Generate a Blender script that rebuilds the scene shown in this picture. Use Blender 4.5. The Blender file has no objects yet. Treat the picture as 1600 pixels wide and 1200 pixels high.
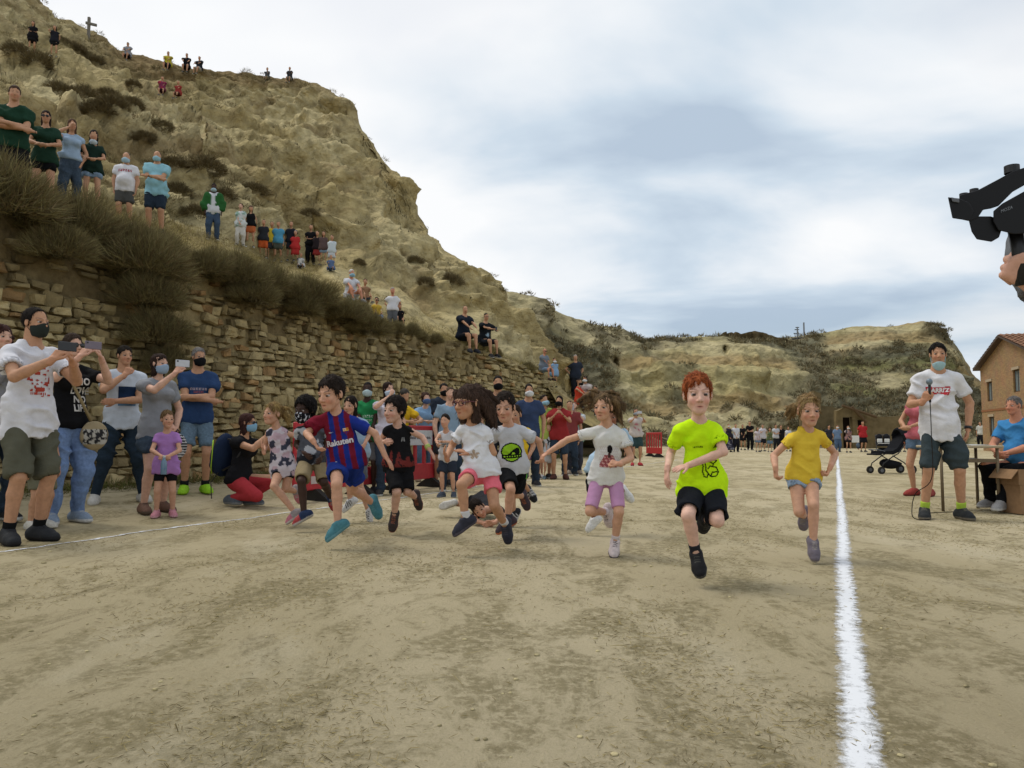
import bpy, bmesh, math, random
import numpy as np
from mathutils import Vector, Matrix
from mathutils.bvhtree import BVHTree
R = math.radians
random.seed(7)
rng = np.random.default_rng(7)
scene = bpy.context.scene
COL = scene.collection

# ------------------------------------------------------------ camera
F = 1200.0                      # focal length in pixels of the 1600 px wide photograph
PITCH = R(4.05)
CAMZ = 0.82
cam_d = bpy.data.cameras.new('camera')
cam_d.sensor_width = 36
cam_d.lens = 27
cam_d.clip_start = 0.05
cam_d.clip_end = 6000
cam = bpy.data.objects.new('camera', cam_d)
COL.objects.link(cam)
cam.location = (0, 0, CAMZ)
cam.rotation_euler = (R(90) + PITCH, 0, 0)
scene.camera = cam

# ------------------------------------------------------------ sky, sun, exposure
SUN_EL, SUN_AZ = R(60), R(-62)          # azimuth measured from +Y towards +X
sun_dir = Vector((math.sin(SUN_AZ) * math.cos(SUN_EL), math.cos(SUN_AZ) * math.cos(SUN_EL), math.sin(SUN_EL)))
world = bpy.data.worlds.new('World')
scene.world = world
world.use_nodes = True
wt = world.node_tree
wt.nodes.clear()
def wn(t, **k):
    n = wt.nodes.new(t)
    for a, b in k.items():
        setattr(n, a, b)
    return n
def wl(a, b): wt.links.new(a, b)
out = wn('ShaderNodeOutputWorld')
tc = wn('ShaderNodeTexCoord')
sky = wn('ShaderNodeTexSky')
sky.sky_type = 'NISHITA'
sky.sun_disc = False
sky.sun_elevation = SUN_EL
sky.sun_rotation = SUN_AZ
sky.dust_density = 2.0
bg1 = wn('ShaderNodeBackground'); bg1.inputs['Strength'].default_value = 0.11
wl(sky.outputs[0], bg1.inputs['Color'])
sep = wn('ShaderNodeSeparateXYZ'); wl(tc.outputs['Generated'], sep.inputs[0])
zab = wn('ShaderNodeMath', operation='MAXIMUM'); wl(sep.outputs['Z'], zab.inputs[0]); zab.inputs[1].default_value = 0.0
zad = wn('ShaderNodeMath', operation='ADD'); wl(zab.outputs[0], zad.inputs[0]); zad.inputs[1].default_value = 0.16
dx_ = wn('ShaderNodeMath', operation='DIVIDE'); wl(sep.outputs['X'], dx_.inputs[0]); wl(zad.outputs[0], dx_.inputs[1])
dy_ = wn('ShaderNodeMath', operation='DIVIDE'); wl(sep.outputs['Y'], dy_.inputs[0]); wl(zad.outputs[0], dy_.inputs[1])
cmb = wn('ShaderNodeCombineXYZ'); wl(dx_.outputs[0], cmb.inputs[0]); wl(dy_.outputs[0], cmb.inputs[1])
mp = wn('ShaderNodeMapping'); wl(cmb.outputs[0], mp.inputs[0])
mp.inputs['Rotation'].default_value = (0, 0, R(20))
mp.inputs['Scale'].default_value = (0.75, 1.05, 1)
mp.inputs['Location'].default_value = (11.7, 1.9, 0)
n1 = wn('ShaderNodeTexNoise'); wl(mp.outputs[0], n1.inputs['Vector'])
n1.inputs['Scale'].default_value = 1.1; n1.inputs['Detail'].default_value = 6; n1.inputs['Roughness'].default_value = 0.48
n1.inputs['Distortion'].default_value = 0.35
n2 = wn('ShaderNodeTexNoise'); wl(mp.outputs[0], n2.inputs['Vector'])
n2.inputs['Scale'].default_value = 0.62; n2.inputs['Detail'].default_value = 5; n2.inputs['Roughness'].default_value = 0.5
# thin veil of light near the sun (sun behind cloud)
sd = wn('ShaderNodeVectorMath', operation='DOT_PRODUCT'); wl(tc.outputs['Generated'], sd.inputs[0]); sd.inputs[1].default_value = sun_dir
gl = wn('ShaderNodeMapRange'); wl(sd.outputs['Value'], gl.inputs[0])
gl.inputs[1].default_value = 0.25; gl.inputs[2].default_value = 1.0; gl.inputs[3].default_value = 0.0; gl.inputs[4].default_value = 0.16
addg = wn('ShaderNodeMath', operation='ADD'); wl(n1.outputs['Fac'], addg.inputs[0]); wl(gl.outputs[0], addg.inputs[1])
ramp = wn('ShaderNodeValToRGB'); wl(addg.outputs[0], ramp.inputs[0])
e = ramp.color_ramp.elements
e[0].position = 0.36; e[0].color = (0.48, 0.58, 0.70, 1)
e[1].position = 0.62; e[1].color = (0.97, 0.98, 0.99, 1)
m = e.new(0.44); m.color = (0.62, 0.72, 0.82, 1)
m = e.new(0.52); m.color = (0.82, 0.87, 0.92, 1)
bg2 = wn('ShaderNodeBackground'); wl(ramp.outputs[0], bg2.inputs['Color']); bg2.inputs['Strength'].default_value = 0.92
cov = wn('ShaderNodeMapRange'); wl(n2.outputs['Fac'], cov.inputs[0])
cov.inputs[1].default_value = 0.34; cov.inputs[2].default_value = 0.52; cov.inputs[3].default_value = 0.62; cov.inputs[4].default_value = 0.98
mxs = wn('ShaderNodeMixShader'); wl(cov.outputs[0], mxs.inputs[0]); wl(bg1.outputs[0], mxs.inputs[1]); wl(bg2.outputs[0], mxs.inputs[2])
wl(mxs.outputs[0], out.inputs[0])

sun_l = bpy.data.lights.new('sun', 'SUN')
sun_l.energy = 1.5
sun_l.angle = R(24)
sun_l.color = (1.0, 0.95, 0.86)
sun_o = bpy.data.objects.new('sun', sun_l)
COL.objects.link(sun_o)
sun_o.rotation_euler = (-sun_dir).to_track_quat('-Z', 'Y').to_euler()
sun_o.location = (0, 0, 60)

vs = scene.view_settings
vs.view_transform = 'Standard'
vs.look = 'None'
vs.exposure = 0.14
vs.gamma = 1.0
vs.use_curve_mapping = False

# ------------------------------------------------------------ helpers
def srgb(h):
    if not isinstance(h, str):
        return np.array(h, dtype=float)
    h = h.lstrip('#')
    c = np.array([int(h[i:i+2], 16) for i in (0, 2, 4)]) / 255.0
    return np.where(c <= 0.04045, c / 12.92, ((c + 0.055) / 1.055) ** 2.4)

CP, SP = math.cos(PITCH), math.sin(PITCH)
def ray(px, py):
    dx = (px - 800) / F; dy = (600 - py) / F
    return np.array([dx, CP - dy * SP, SP + dy * CP])
def P(px, py, Y):
    r = ray(px, py)
    return np.array([0, 0, CAMZ]) + r * (Y / r[1])
def proj(p):
    q = np.asarray(p, float) - np.array([0, 0, CAMZ])
    d = q[1] * CP + q[2] * SP
    u = -q[1] * SP + q[2] * CP
    return 800 + F * q[0] / d, 600 - F * u / d
# track coordinates: u runs along the chalk lines, v to the right of them
DU = np.array([0.388, 0.922]); DV = np.array([0.922, -0.388])
def UV(u, v):
    return u * DU + v * DV
def to_v(x, y): return x * DV[0] + y * DV[1]
def to_u(x, y): return x * DU[0] + y * DU[1]

def _hash(ix, iy, iz):
    h = (ix * 374761393 + iy * 668265263 + iz * 1274126177) & 0xffffffff
    h = ((h ^ (h >> 13)) * 1274126177) & 0xffffffff
    return ((h ^ (h >> 16)) & 0xffff) / 65535.0
def vnoise(p):
    p = np.asarray(p, float)
    i = np.floor(p).astype(np.int64); f = p - i
    f = f * f * (3 - 2 * f)
    r = 0
    for a in (0, 1):
        wa = f[..., 0] if a else 1 - f[..., 0]
        for b in (0, 1):
            wb = f[..., 1] if b else 1 - f[..., 1]
            for c in (0, 1):
                wc = f[..., 2] if c else 1 - f[..., 2]
                r = r + wa * wb * wc * _hash(i[..., 0] + a, i[..., 1] + b, i[..., 2] + c)
    return r * 2 - 1
def fbm(p, o=4, gain=0.5):
    s = 0; a = 1; t = 0
    p = np.asarray(p, float)
    for k in range(o):
        s = s + a * vnoise(p + k * 17.3); t += a
        a *= gain; p = p * 2.03
    return s / t
def sstep(a, b, x):
    t = np.clip((x - a) / (b - a), 0, 1)
    return t * t * (3 - 2 * t)

def mk_mesh(name, V, Fc, cols=None, smooth=True, mat=None, mats=None, midx=None):
    """V (n,3); Fc (m,k) array or a list of arrays of different k"""
    me = bpy.data.meshes.new(name)
    V = np.ascontiguousarray(V, dtype=np.float32)
    me.vertices.add(len(V)); me.vertices.foreach_set('co', V.ravel())
    fl = Fc if isinstance(Fc, list) else [Fc]
    fl = [np.asarray(f, dtype=np.int32) for f in fl if len(f)]
    li = np.concatenate([f.ravel() for f in fl]) if fl else np.zeros(0, np.int32)
    tot = np.concatenate([np.full(len(f), f.shape[1], np.int32) for f in fl]) if fl else np.zeros(0, np.int32)
    st = np.concatenate([[0], np.cumsum(tot)[:-1]]).astype(np.int32) if len(tot) else tot
    me.loops.add(len(li)); me.loops.foreach_set('vertex_index', li)
    me.polygons.add(len(tot)); me.polygons.foreach_set('loop_start', st); me.polygons.foreach_set('loop_total', tot)
    me.polygons.foreach_set('use_smooth', np.full(len(tot), smooth, dtype=bool))
    if cols is not None:
        c = np.ones((len(V), 4), np.float32); c[:, :3] = cols
        at = me.color_attributes.new('Col', 'FLOAT_COLOR', 'POINT')
        at.data.foreach_set('color', c.ravel())
    for mm in ([mat] if mat else []) + (mats or []):
        me.materials.append(mm)
    if midx is not None:
        me.polygons.foreach_set('material_index', np.asarray(midx, np.int32))
    me.update(calc_edges=True)
    return me

def link(name, me, parent=None, loc=None, label=None, cat=None, group=None, kind=None):
    o = bpy.data.objects.new(name, me)
    COL.objects.link(o)
    if parent is not None: o.parent = parent
    if loc is not None: o.location = loc
    if label: o['label'] = label
    if cat: o['category'] = cat
    if group: o['group'] = group
    if kind: o['kind'] = kind
    return o

class MB:
    """collects simple solids into one mesh"""
    def __init__(s): s.v = []; s.f = []; s.n = 0
    def add(s, V, Fc):
        s.v.append(np.asarray(V, float))
        for f in Fc: s.f.append([i + s.n for i in f])
        s.n += len(V)
        return s
    def box(s, lo, hi, M=None, bev=0.0):
        lo = np.asarray(lo, float); hi = np.asarray(hi, float)
        if bev > 0:
            b = min(bev, 0.45 * float(np.min(hi - lo)))
            V = []; idx = {}
            for sx in (0, 1):
                for sy in (0, 1):
                    for sz in (0, 1):
                        c = np.array([hi[0] if sx else lo[0], hi[1] if sy else lo[1], hi[2] if sz else lo[2]])
                        sg = np.array([-1 if sx else 1, -1 if sy else 1, -1 if sz else 1])
                        for ax in range(3):
                            q = c + sg * b; q[ax] = c[ax]
                            idx[(sx, sy, sz, ax)] = len(V); V.append(q)
            Fc = []
            for ax in range(3):
                o1, o2 = (ax + 1) % 3, (ax + 2) % 3
                for side in (0, 1):
                    loop = []
                    for a, c in ((0, 0), (1, 0), (1, 1), (0, 1)):
                        k = [0, 0, 0]; k[ax] = side; k[o1] = a; k[o2] = c
                        loop.append(idx[(k[0], k[1], k[2], ax)])
                    Fc.append(loop if side else loop[::-1])
                for a in (0, 1):
                    for c in (0, 1):
                        k0 = [0, 0, 0]; k1 = [0, 0, 0]
                        k0[o1] = k1[o1] = a; k0[o2] = k1[o2] = c; k1[ax] = 1
                        q = [idx[(*k0, o1)], idx[(*k1, o1)], idx[(*k1, o2)], idx[(*k0, o2)]]
                        Fc.append(q if (a == c) else q[::-1])
            for kx in (0, 1):
                for ky in (0, 1):
                    for kz in (0, 1):
                        t = [idx[(kx, ky, kz, 0)], idx[(kx, ky, kz, 1)], idx[(kx, ky, kz, 2)]]
                        Fc.append(t if (kx + ky + kz) % 2 else t[::-1])
            V = np.array(V)
        else:
            V = np.array([[x, y, z] for x in (lo[0], hi[0]) for y in (lo[1], hi[1]) for z in (lo[2], hi[2])])
            Fc = [(0, 1, 3, 2), (4, 6, 7, 5), (0, 4, 5, 1), (2, 3, 7, 6), (0, 2, 6, 4), (1, 5, 7, 3)]
        if M is not None:
            V = V @ np.array(M[0]).T + np.array(M[1])
        s.add(V, Fc); return s
    def tube(s, pts, r, n=8, cap=True):
        pts = [np.asarray(p, float) for p in pts]
        rr = r if hasattr(r, '__len__') else [r] * len(pts)
        V = []; Fc = []
        up = None
        for i, p in enumerate(pts):
            a = pts[max(i - 1, 0)]; b = pts[min(i + 1, len(pts) - 1)]
            t = (b - a) / (np.linalg.norm(b - a) + 1e-9)
            if up is None:
                up = np.array([0, 0, 1.]) if abs(t[2]) < 0.9 else np.array([1., 0, 0])
            x = np.cross(up, t); x /= np.linalg.norm(x) + 1e-9
            up = np.cross(t, x)
            for k in range(n):
                an = 2 * math.pi * k / n
                V.append(p + rr[i] * (math.cos(an) * x + math.sin(an) * up))
        for i in range(len(pts) - 1):
            for k in range(n):
                k2 = (k + 1) % n
                Fc.append((i * n + k, i * n + k2, (i + 1) * n + k2, (i + 1) * n + k))
        if cap:
            Fc.append(tuple(range(n))[::-1]); Fc.append(tuple((len(pts) - 1) * n + k for k in range(n)))
        s.add(V, Fc); return s
    def prism(s, poly, M, depth):
        """poly in local XY of M=(3x3,origin), extruded along local Z by depth"""
        n = len(poly); A = np.array(M[0]); o = np.array(M[1])
        V = [A @ np.array([p[0], p[1], 0]) + o for p in poly] + [A @ np.array([p[0], p[1], depth]) + o for p in poly]
        Fc = [tuple(range(n))[::-1], tuple(range(n, 2 * n))]
        for k in range(n):
            k2 = (k + 1) % n
            Fc.append((k, k2, n + k2, n + k))
        s.add(V, Fc); return s
    def sphere(s, c, r, nu=10, nv=7, sc=(1, 1, 1)):
        V = []; Fc = []
        c = np.asarray(c, float); sc = np.asarray(sc, float)
        for j in range(nv + 1):
            th = math.pi * j / nv
            for i in range(nu):
                ph = 2 * math.pi * i / nu
                V.append(c + r * sc * np.array([math.sin(th) * math.cos(ph), math.sin(th) * math.sin(ph), math.cos(th)]))
        for j in range(nv):
            for i in range(nu):
                i2 = (i + 1) % nu
                Fc.append((j * nu + i, (j + 1) * nu + i, (j + 1) * nu + i2, j * nu + i2))
        s.add(V, Fc); return s
    def me(s, name, mat, smooth=False, col=None):
        V = np.concatenate(s.v)
        me = bpy.data.meshes.new(name)
        me.from_pydata(V.tolist(), [], s.f)
        me.materials.append(mat)
        if smooth:
            me.polygons.foreach_set('use_smooth', np.ones(len(me.polygons), dtype=bool))
        if col is not None:
            c = np.ones((len(V), 4), np.float32); c[:, :3] = col
            at = me.color_attributes.new('Col', 'FLOAT_COLOR', 'POINT'); at.data.foreach_set('color', c.ravel())
        me.update()
        return me
    def obj(s, name, mat, parent=None, smooth=False, col=None, **k):
        return link(name, s.me(name, mat, smooth, col), parent, **k)

def rotz(a):
    c, s_ = math.cos(a), math.sin(a)
    return np.array([[c, -s_, 0], [s_, c, 0], [0, 0, 1.]])

# ------------------------------------------------------------ materials
def mat_new(name):
    m = bpy.data.materials.new(name); m.use_nodes = True
    return m, m.node_tree, m.node_tree.nodes['Principled BSDF']
def col_mat(name, rough=0.9, spec=0.2, var=0.15, vscale=30, bump=0.0, bscale=60, stretch=None, sss=0.0, sheen=0.0, base=None, metal=0.0, detail=4):
    """colour from the Col attribute (or base), broken up by noise, with bump"""
    m, nt, b = mat_new(name)
    L = nt.links.new
    tcn = nt.nodes.new('ShaderNodeTexCoord')
    vec = tcn.outputs['Object']
    if stretch:
        mpn = nt.nodes.new('ShaderNodeMapping'); mpn.inputs['Scale'].default_value = stretch
        L(vec, mpn.inputs[0]); vec = mpn.outputs[0]
    if base is None:
        src = nt.nodes.new('ShaderNodeAttribute'); src.attribute_name = 'Col'; cs = src.outputs['Color']
    else:
        src = nt.nodes.new('ShaderNodeRGB'); src.outputs[0].default_value = (*base, 1); cs = src.outputs[0]
    nz = nt.nodes.new('ShaderNodeTexNoise'); nz.inputs['Scale'].default_value = vscale; nz.inputs['Detail'].default_value = detail
    L(vec, nz.inputs['Vector'])
    mr = nt.nodes.new('ShaderNodeMapRange'); L(nz.outputs['Fac'], mr.inputs[0])
    mr.inputs[1].default_value = 0.25; mr.inputs[2].default_value = 0.75
    mr.inputs[3].default_value = 1 - var; mr.inputs[4].default_value = 1 + var
    mx = nt.nodes.new('ShaderNodeVectorMath'); mx.operation = 'SCALE'
    L(cs, mx.inputs[0]); L(mr.outputs[0], mx.inputs['Scale'])
    L(mx.outputs[0], b.inputs['Base Color'])
    b.inputs['Roughness'].default_value = rough
    b.inputs['Specular IOR Level'].default_value = spec
    b.inputs['Metallic'].default_value = metal
    if sss:
        b.inputs['Subsurface Weight'].default_value = sss
        b.inputs['Subsurface Radius'].default_value = (0.012, 0.004, 0.002)
        b.inputs['Subsurface Scale'].default_value = 0.6
    if sheen: b.inputs['Sheen Weight'].default_value = sheen
    if bump:
        n3 = nt.nodes.new('ShaderNodeTexNoise'); n3.inputs['Scale'].default_value = bscale; n3.inputs['Detail'].default_value = 5
        L(vec, n3.inputs['Vector'])
        bp = nt.nodes.new('ShaderNodeBump'); bp.inputs['Strength'].default_value = 1.0; bp.inputs['Distance'].default_value = bump
        L(n3.outputs['Fac'], bp.inputs['Height']); L(bp.outputs[0], b.inputs['Normal'])
    return m
def flat(name, c, rough=0.6, spec=0.3, metal=0.0, var=0.08, vscale=20):
    return col_mat(name, rough, spec, var, vscale, base=srgb(c), metal=metal)

M_SKIN = col_mat('skin', 0.6, 0.22, 0.13, 38, bump=0.0012, bscale=120, detail=6)
M_FAB = col_mat('cotton_fabric', 0.95, 0.08, 0.09, 14, bump=0.007, bscale=26)
M_DENIM = col_mat('denim_fabric', 0.95, 0.1, 0.22, 40, bump=0.0012, bscale=160)
M_HAIR = col_mat('hair', 0.75, 0.12, 0.45, 120, bump=0.003, bscale=190, stretch=(1, 1, 0.25))
M_SHOE = col_mat('shoe_textile', 0.8, 0.25, 0.18, 60, bump=0.002, bscale=120)
M_PLAST = col_mat('plastic', 0.45, 0.4, 0.08, 25)
M_EYE = col_mat('eye_surface', 0.2, 0.5, 0.0, 10)
M_MASK = col_mat('mask_fabric', 0.9, 0.1, 0.05, 40, bump=0.001, bscale=60)
M_TERR = col_mat('clay_cliff', 0.97, 0.08, 0.38, 2.2, bump=0.35, bscale=2.6, detail=10)
M_FAR = col_mat('far_clay_hill', 0.97, 0.08, 0.36, 0.9, bump=0.7, bscale=1.1, detail=10)
M_STONE = col_mat('sandstone', 0.95, 0.12, 0.30, 9, bump=0.025, bscale=22, detail=8)
M_TWIG = col_mat('dry_twigs', 0.95, 0.1, 0.2, 8)
M_BLACK = flat('black_plastic', '1b1b1d', 0.45, 0.4)
M_GREY = flat('grey_plastic', '5a5d62', 0.5, 0.4)
M_GLASSY = flat('dark_lens', '0e0f12', 0.12, 0.6)
M_WHITE = flat('white_paint', 'd9d9d6', 0.6, 0.3)
M_METAL = flat('grey_metal', '7c7f82', 0.45, 0.5, 0.6)
# ------------------------------------------------------------ ground
V_LEFT, V_RIGHT, V_WALL = -5.57, 0.03, -9.5
def ground_h(x, y):
    v = to_v(x, y)
    return 0.13 * sstep(-5.9, -8.6, v) 
def ground_hn(x, y):
    x = np.asarray(x, float); y = np.asarray(y, float)
    p = np.stack([x, y, np.zeros_like(x)], -1)
    d = np.hypot(x, y)
    return ground_h(x, y) + (0.014 * fbm(p * 1.3, 3) + 0.007 * fbm(p * 7, 2)) * sstep(60, 10, d)

def build_ground():
    rad = np.concatenate([[0.0], np.geomspace(0.35, 30, 160), np.geomspace(31, 4000, 50)])
    ang = np.concatenate([np.linspace(R(-44), R(44), 190), np.linspace(R(46), R(314), 50)])
    RR, AA = np.meshgrid(rad, ang, indexing='ij')
    X = RR * np.sin(AA); Y = RR * np.cos(AA)
    Z = ground_hn(X, Y)
    n, k = X.shape
    V = np.stack([X, Y, Z], -1).reshape(-1, 3)
    I = np.arange(n * k).reshape(n, k)
    I2 = np.roll(I, -1, 1)
    Fq = np.stack([I[:-1], I[1:], I2[1:], I2[:-1]], -1).reshape(-1, 4)[:, ::-1]
    m, nt, b = mat_new('packed_earth')
    L = nt.links.new
    N = nt.nodes.new
    tcn = N('ShaderNodeTexCoord')
    def noise(s, d=6, r=0.6, vec=None, dist=0.0):
        q = N('ShaderNodeTexNoise'); q.inputs['Scale'].default_value = s; q.inputs['Detail'].default_value = d
        q.inputs['Roughness'].default_value = r; q.inputs['Distortion'].default_value = dist
        L(vec or tcn.outputs['Object'], q.inputs['Vector']); return q.outputs['Fac']
    def rng_(x, a, b_, c=0.0, d=1.0):
        q = N('ShaderNodeMapRange'); q.interpolation_type = 'SMOOTHSTEP'
        L(x, q.inputs[0])
        for i, t in enumerate((a, b_, c, d)): q.inputs[i + 1].default_value = t
        return q.outputs[0]
    def mix(f, a, b_):
        q = N('ShaderNodeMix'); q.data_type = 'RGBA'
        L(f, q.inputs['Factor'])
        for nm, v_ in (('A', a), ('B', b_)):
            i = [s for s in q.inputs if s.name == nm and s.type == 'RGBA'][0]
            if isinstance(v_, tuple): i.default_value = (*v_, 1)
            else: L(v_, i)
        return [s for s in q.outputs if s.type == 'RGBA'][0]
    def math_(op, a, b_):
        q = N('ShaderNodeMath'); q.operation = op
        for i, v_ in enumerate((a, b_)):
            if isinstance(v_, (int, float)): q.inputs[i].default_value = v_
            else: L(v_, q.inputs[i])
        return q.outputs[0]
    mpn = N('ShaderNodeMapping'); mpn.inputs['Rotation'].default_value = (0, 0, R(22)); mpn.inputs['Scale'].default_value = (1.0, 0.5, 1)
    L(tcn.outputs['Object'], mpn.inputs[0]); mv = mpn.outputs[0]
    big = noise(0.35, 4, 0.6, mv); mid = noise(2.3, 9, 0.72, mv, 0.5); fine = noise(22, 8, 0.75); grit = noise(120, 5, 0.8)
    c = mix(rng_(big, 0.38, 0.62), tuple(srgb('c5b89a')), tuple(srgb('b4a788')))
    patch = math_('MULTIPLY', rng_(mid, 0.46, 0.57), rng_(fine, 0.38, 0.55))
    c = mix(math_('MULTIPLY', patch, 0.74), c, tuple(srgb('7f7557')))
    pale = rng_(noise(0.8, 6, 0.65, mv, 0.2), 0.54, 0.68)
    c = mix(math_('MULTIPLY', pale, 0.55), c, tuple(srgb('d0c5aa')))
    dk = math_('MULTIPLY', rng_(noise(4.2, 9, 0.8, mv, 0.6), 0.54, 0.63), rng_(grit, 0.40, 0.55))
    c = mix(math_('MULTIPLY', dk, 0.62), c, tuple(srgb('6a6049')))
    c = mix(rng_(grit, 0.25, 0.8, 0.0, 0.35), c, tuple(srgb('8d835b')))
    L(c, b.inputs['Base Color'])
    b.inputs['Roughness'].default_value = 1.0; b.inputs['Specular IOR Level'].default_value = 0.05
    bp = N('ShaderNodeBump'); bp.inputs['Distance'].default_value = 0.02; bp.inputs['Strength'].default_value = 1.0
    hsum = math_('ADD', math_('MULTIPLY', fine, 0.7), math_('ADD', math_('MULTIPLY', grit, 0.22), math_('MULTIPLY', mid, 0.8)))
    L(hsum, bp.inputs['Height']); L(bp.outputs[0], b.inputs['Normal'])
    bp.inputs['Distance'].default_value = .035
    link('ground', mk_mesh('ground', V, Fq, mat=m), kind='structure')
build_ground()

def chalk_mat():
    m, nt, b = mat_new('chalk')
    L = nt.links.new; N = nt.nodes.new
    at = N('ShaderNodeAttribute'); at.attribute_name = 'Col'
    tcn = N('ShaderNodeTexCoord')
    nz = N('ShaderNodeTexNoise'); nz.inputs['Scale'].default_value = 17; nz.inputs['Detail'].default_value = 10; nz.inputs['Roughness'].default_value = 0.82
    L(tcn.outputs['Object'], nz.inputs['Vector'])
    ad = N('ShaderNodeMath'); ad.operation = 'ADD'; L(nz.outputs['Fac'], ad.inputs[0]); L(at.outputs['Fac'], ad.inputs[1])
    mr = N('ShaderNodeMapRange'); L(ad.outputs[0], mr.inputs[0]); mr.inputs[1].default_value = 0.90; mr.inputs[2].default_value = 1.10
    tr = N('ShaderNodeBsdfTransparent'); mx = N('ShaderNodeMixShader')
    b.inputs['Base Color'].default_value = (0.68, 0.70, 0.73, 1); b.inputs['Roughness'].default_value = 1.0
    L(mr.outputs[0], mx.inputs[0]); L(tr.outputs[0], mx.inputs[1]); L(b.outputs[0], mx.inputs[2])
    L(mx.outputs[0], nt.nodes['Material Output'].inputs[0])
    return m
M_CHALK = chalk_mat()
def chalk(v0, u0, u1, w, strength):
    us = np.concatenate([np.arange(u0, 14, 0.06), np.arange(14, u1, 0.5)])
    ws = np.linspace(-1, 1, 9)
    V = []; C = []
    for u in us:
        wob = 0.006 * math.sin(u * .9) + 0.003 * math.sin(u * 3.1)
        for t in ws:
            p = UV(u, v0 + wob + t * w)
            V.append((p[0], p[1], float(ground_hn(p[0], p[1])) + 0.005))
            s = strength * (1 - abs(t) ** 1.5)
            C.append((s, s, s))
    n, k = len(us), len(ws)
    I = np.arange(n * k).reshape(n, k)
    Fq = np.stack([I[:-1, :-1], I[:-1, 1:], I[1:, 1:], I[1:, :-1]], -1).reshape(-1, 4)
    link('chalk_line', mk_mesh('chalk_line', np.array(V), Fq, cols=np.array(C), mat=M_CHALK), kind='structure')
chalk(V_RIGHT, 0.9, 46, 0.105, 0.66)
chalk(V_LEFT, 0.5, 30, 0.075, 0.56)

# ------------------------------------------------------------ lofted hills
def loft(cols, dpx, nsub):
    """cols: list of (px, [(py,Y),...]) -> grid of points (rows, columns, 3) and row parameter"""
    px0 = np.array([c[0] for c in cols], float)
    px = np.arange(px0[0], px0[-1] + 1, dpx)
    K = len(cols[0][1])
    ctrl = np.zeros((K, len(px), 3))
    for k in range(K):
        pts = np.array([P(c[0], *c[1][k]) for c in cols])
        for a in range(3):
            ctrl[k, :, a] = np.interp(px, px0, pts[:, a])
    rows = []; par = []
    for k in range(K - 1):
        for t in np.linspace(0, 1, nsub[k], endpoint=False):
            a = ctrl[k]; b_ = ctrl[k + 1]
            m0 = (ctrl[k + 1] - ctrl[max(k - 1, 0)]) * 0.35
            m1 = (ctrl[min(k + 2, K - 1)] - ctrl[k]) * 0.35
            h = (2*t**3-3*t**2+1)*a + (t**3-2*t**2+t)*m0 + (-2*t**3+3*t**2)*b_ + (t**3-t**2)*m1
            rows.append(h); par.append(k + t)
    rows.append(ctrl[-1]); par.append(K - 1.0)
    return np.array(rows), np.array(par), px
def grid_normals(G):
    du = np.gradient(G, axis=1); dv = np.gradient(G, axis=0)
    n = np.cross(du, dv); n /= np.linalg.norm(n, axis=-1, keepdims=True) + 1e-9
    flip = (np.sum(n * (np.array([0, 0, CAMZ]) - G), -1) < 0) & (n[..., 2] < 0.2)
    if np.mean(n[..., 2]) < 0: n = -n
    return n
def grid_mesh(name, G, cols, mat):
    r, c = G.shape[:2]
    I = np.arange(r * c).reshape(r, c)
    Fq = np.stack([I[:-1, :-1], I[:-1, 1:], I[1:, 1:], I[1:, :-1]], -1).reshape(-1, 4)
    return mk_mesh(name, G.reshape(-1, 3), Fq, cols=cols.reshape(-1, 3), mat=mat), Fq

def wall_Y(px, v=-9.95):
    return v / ((px - 800) / F * DV[0] + DV[1])
def wall_top(u):
    u = np.asarray(u, float)
    return np.interp(u, [3, 8, 14, 18, 21, 24, 27, 29, 30], [3.75, 3.65, 3.5, 3.45, 3.45, 3.3, 2.95, 2.1, 1.2])
def wall_row(px):
    Y = wall_Y(px); x = (px - 800) / F * Y
    u = to_u(x, Y)
    z = float(wall_top(u)) + ground_h(x, Y) - 0.12
    # pixel row of that point
    return proj((x, Y, z))[1], Y

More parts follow.
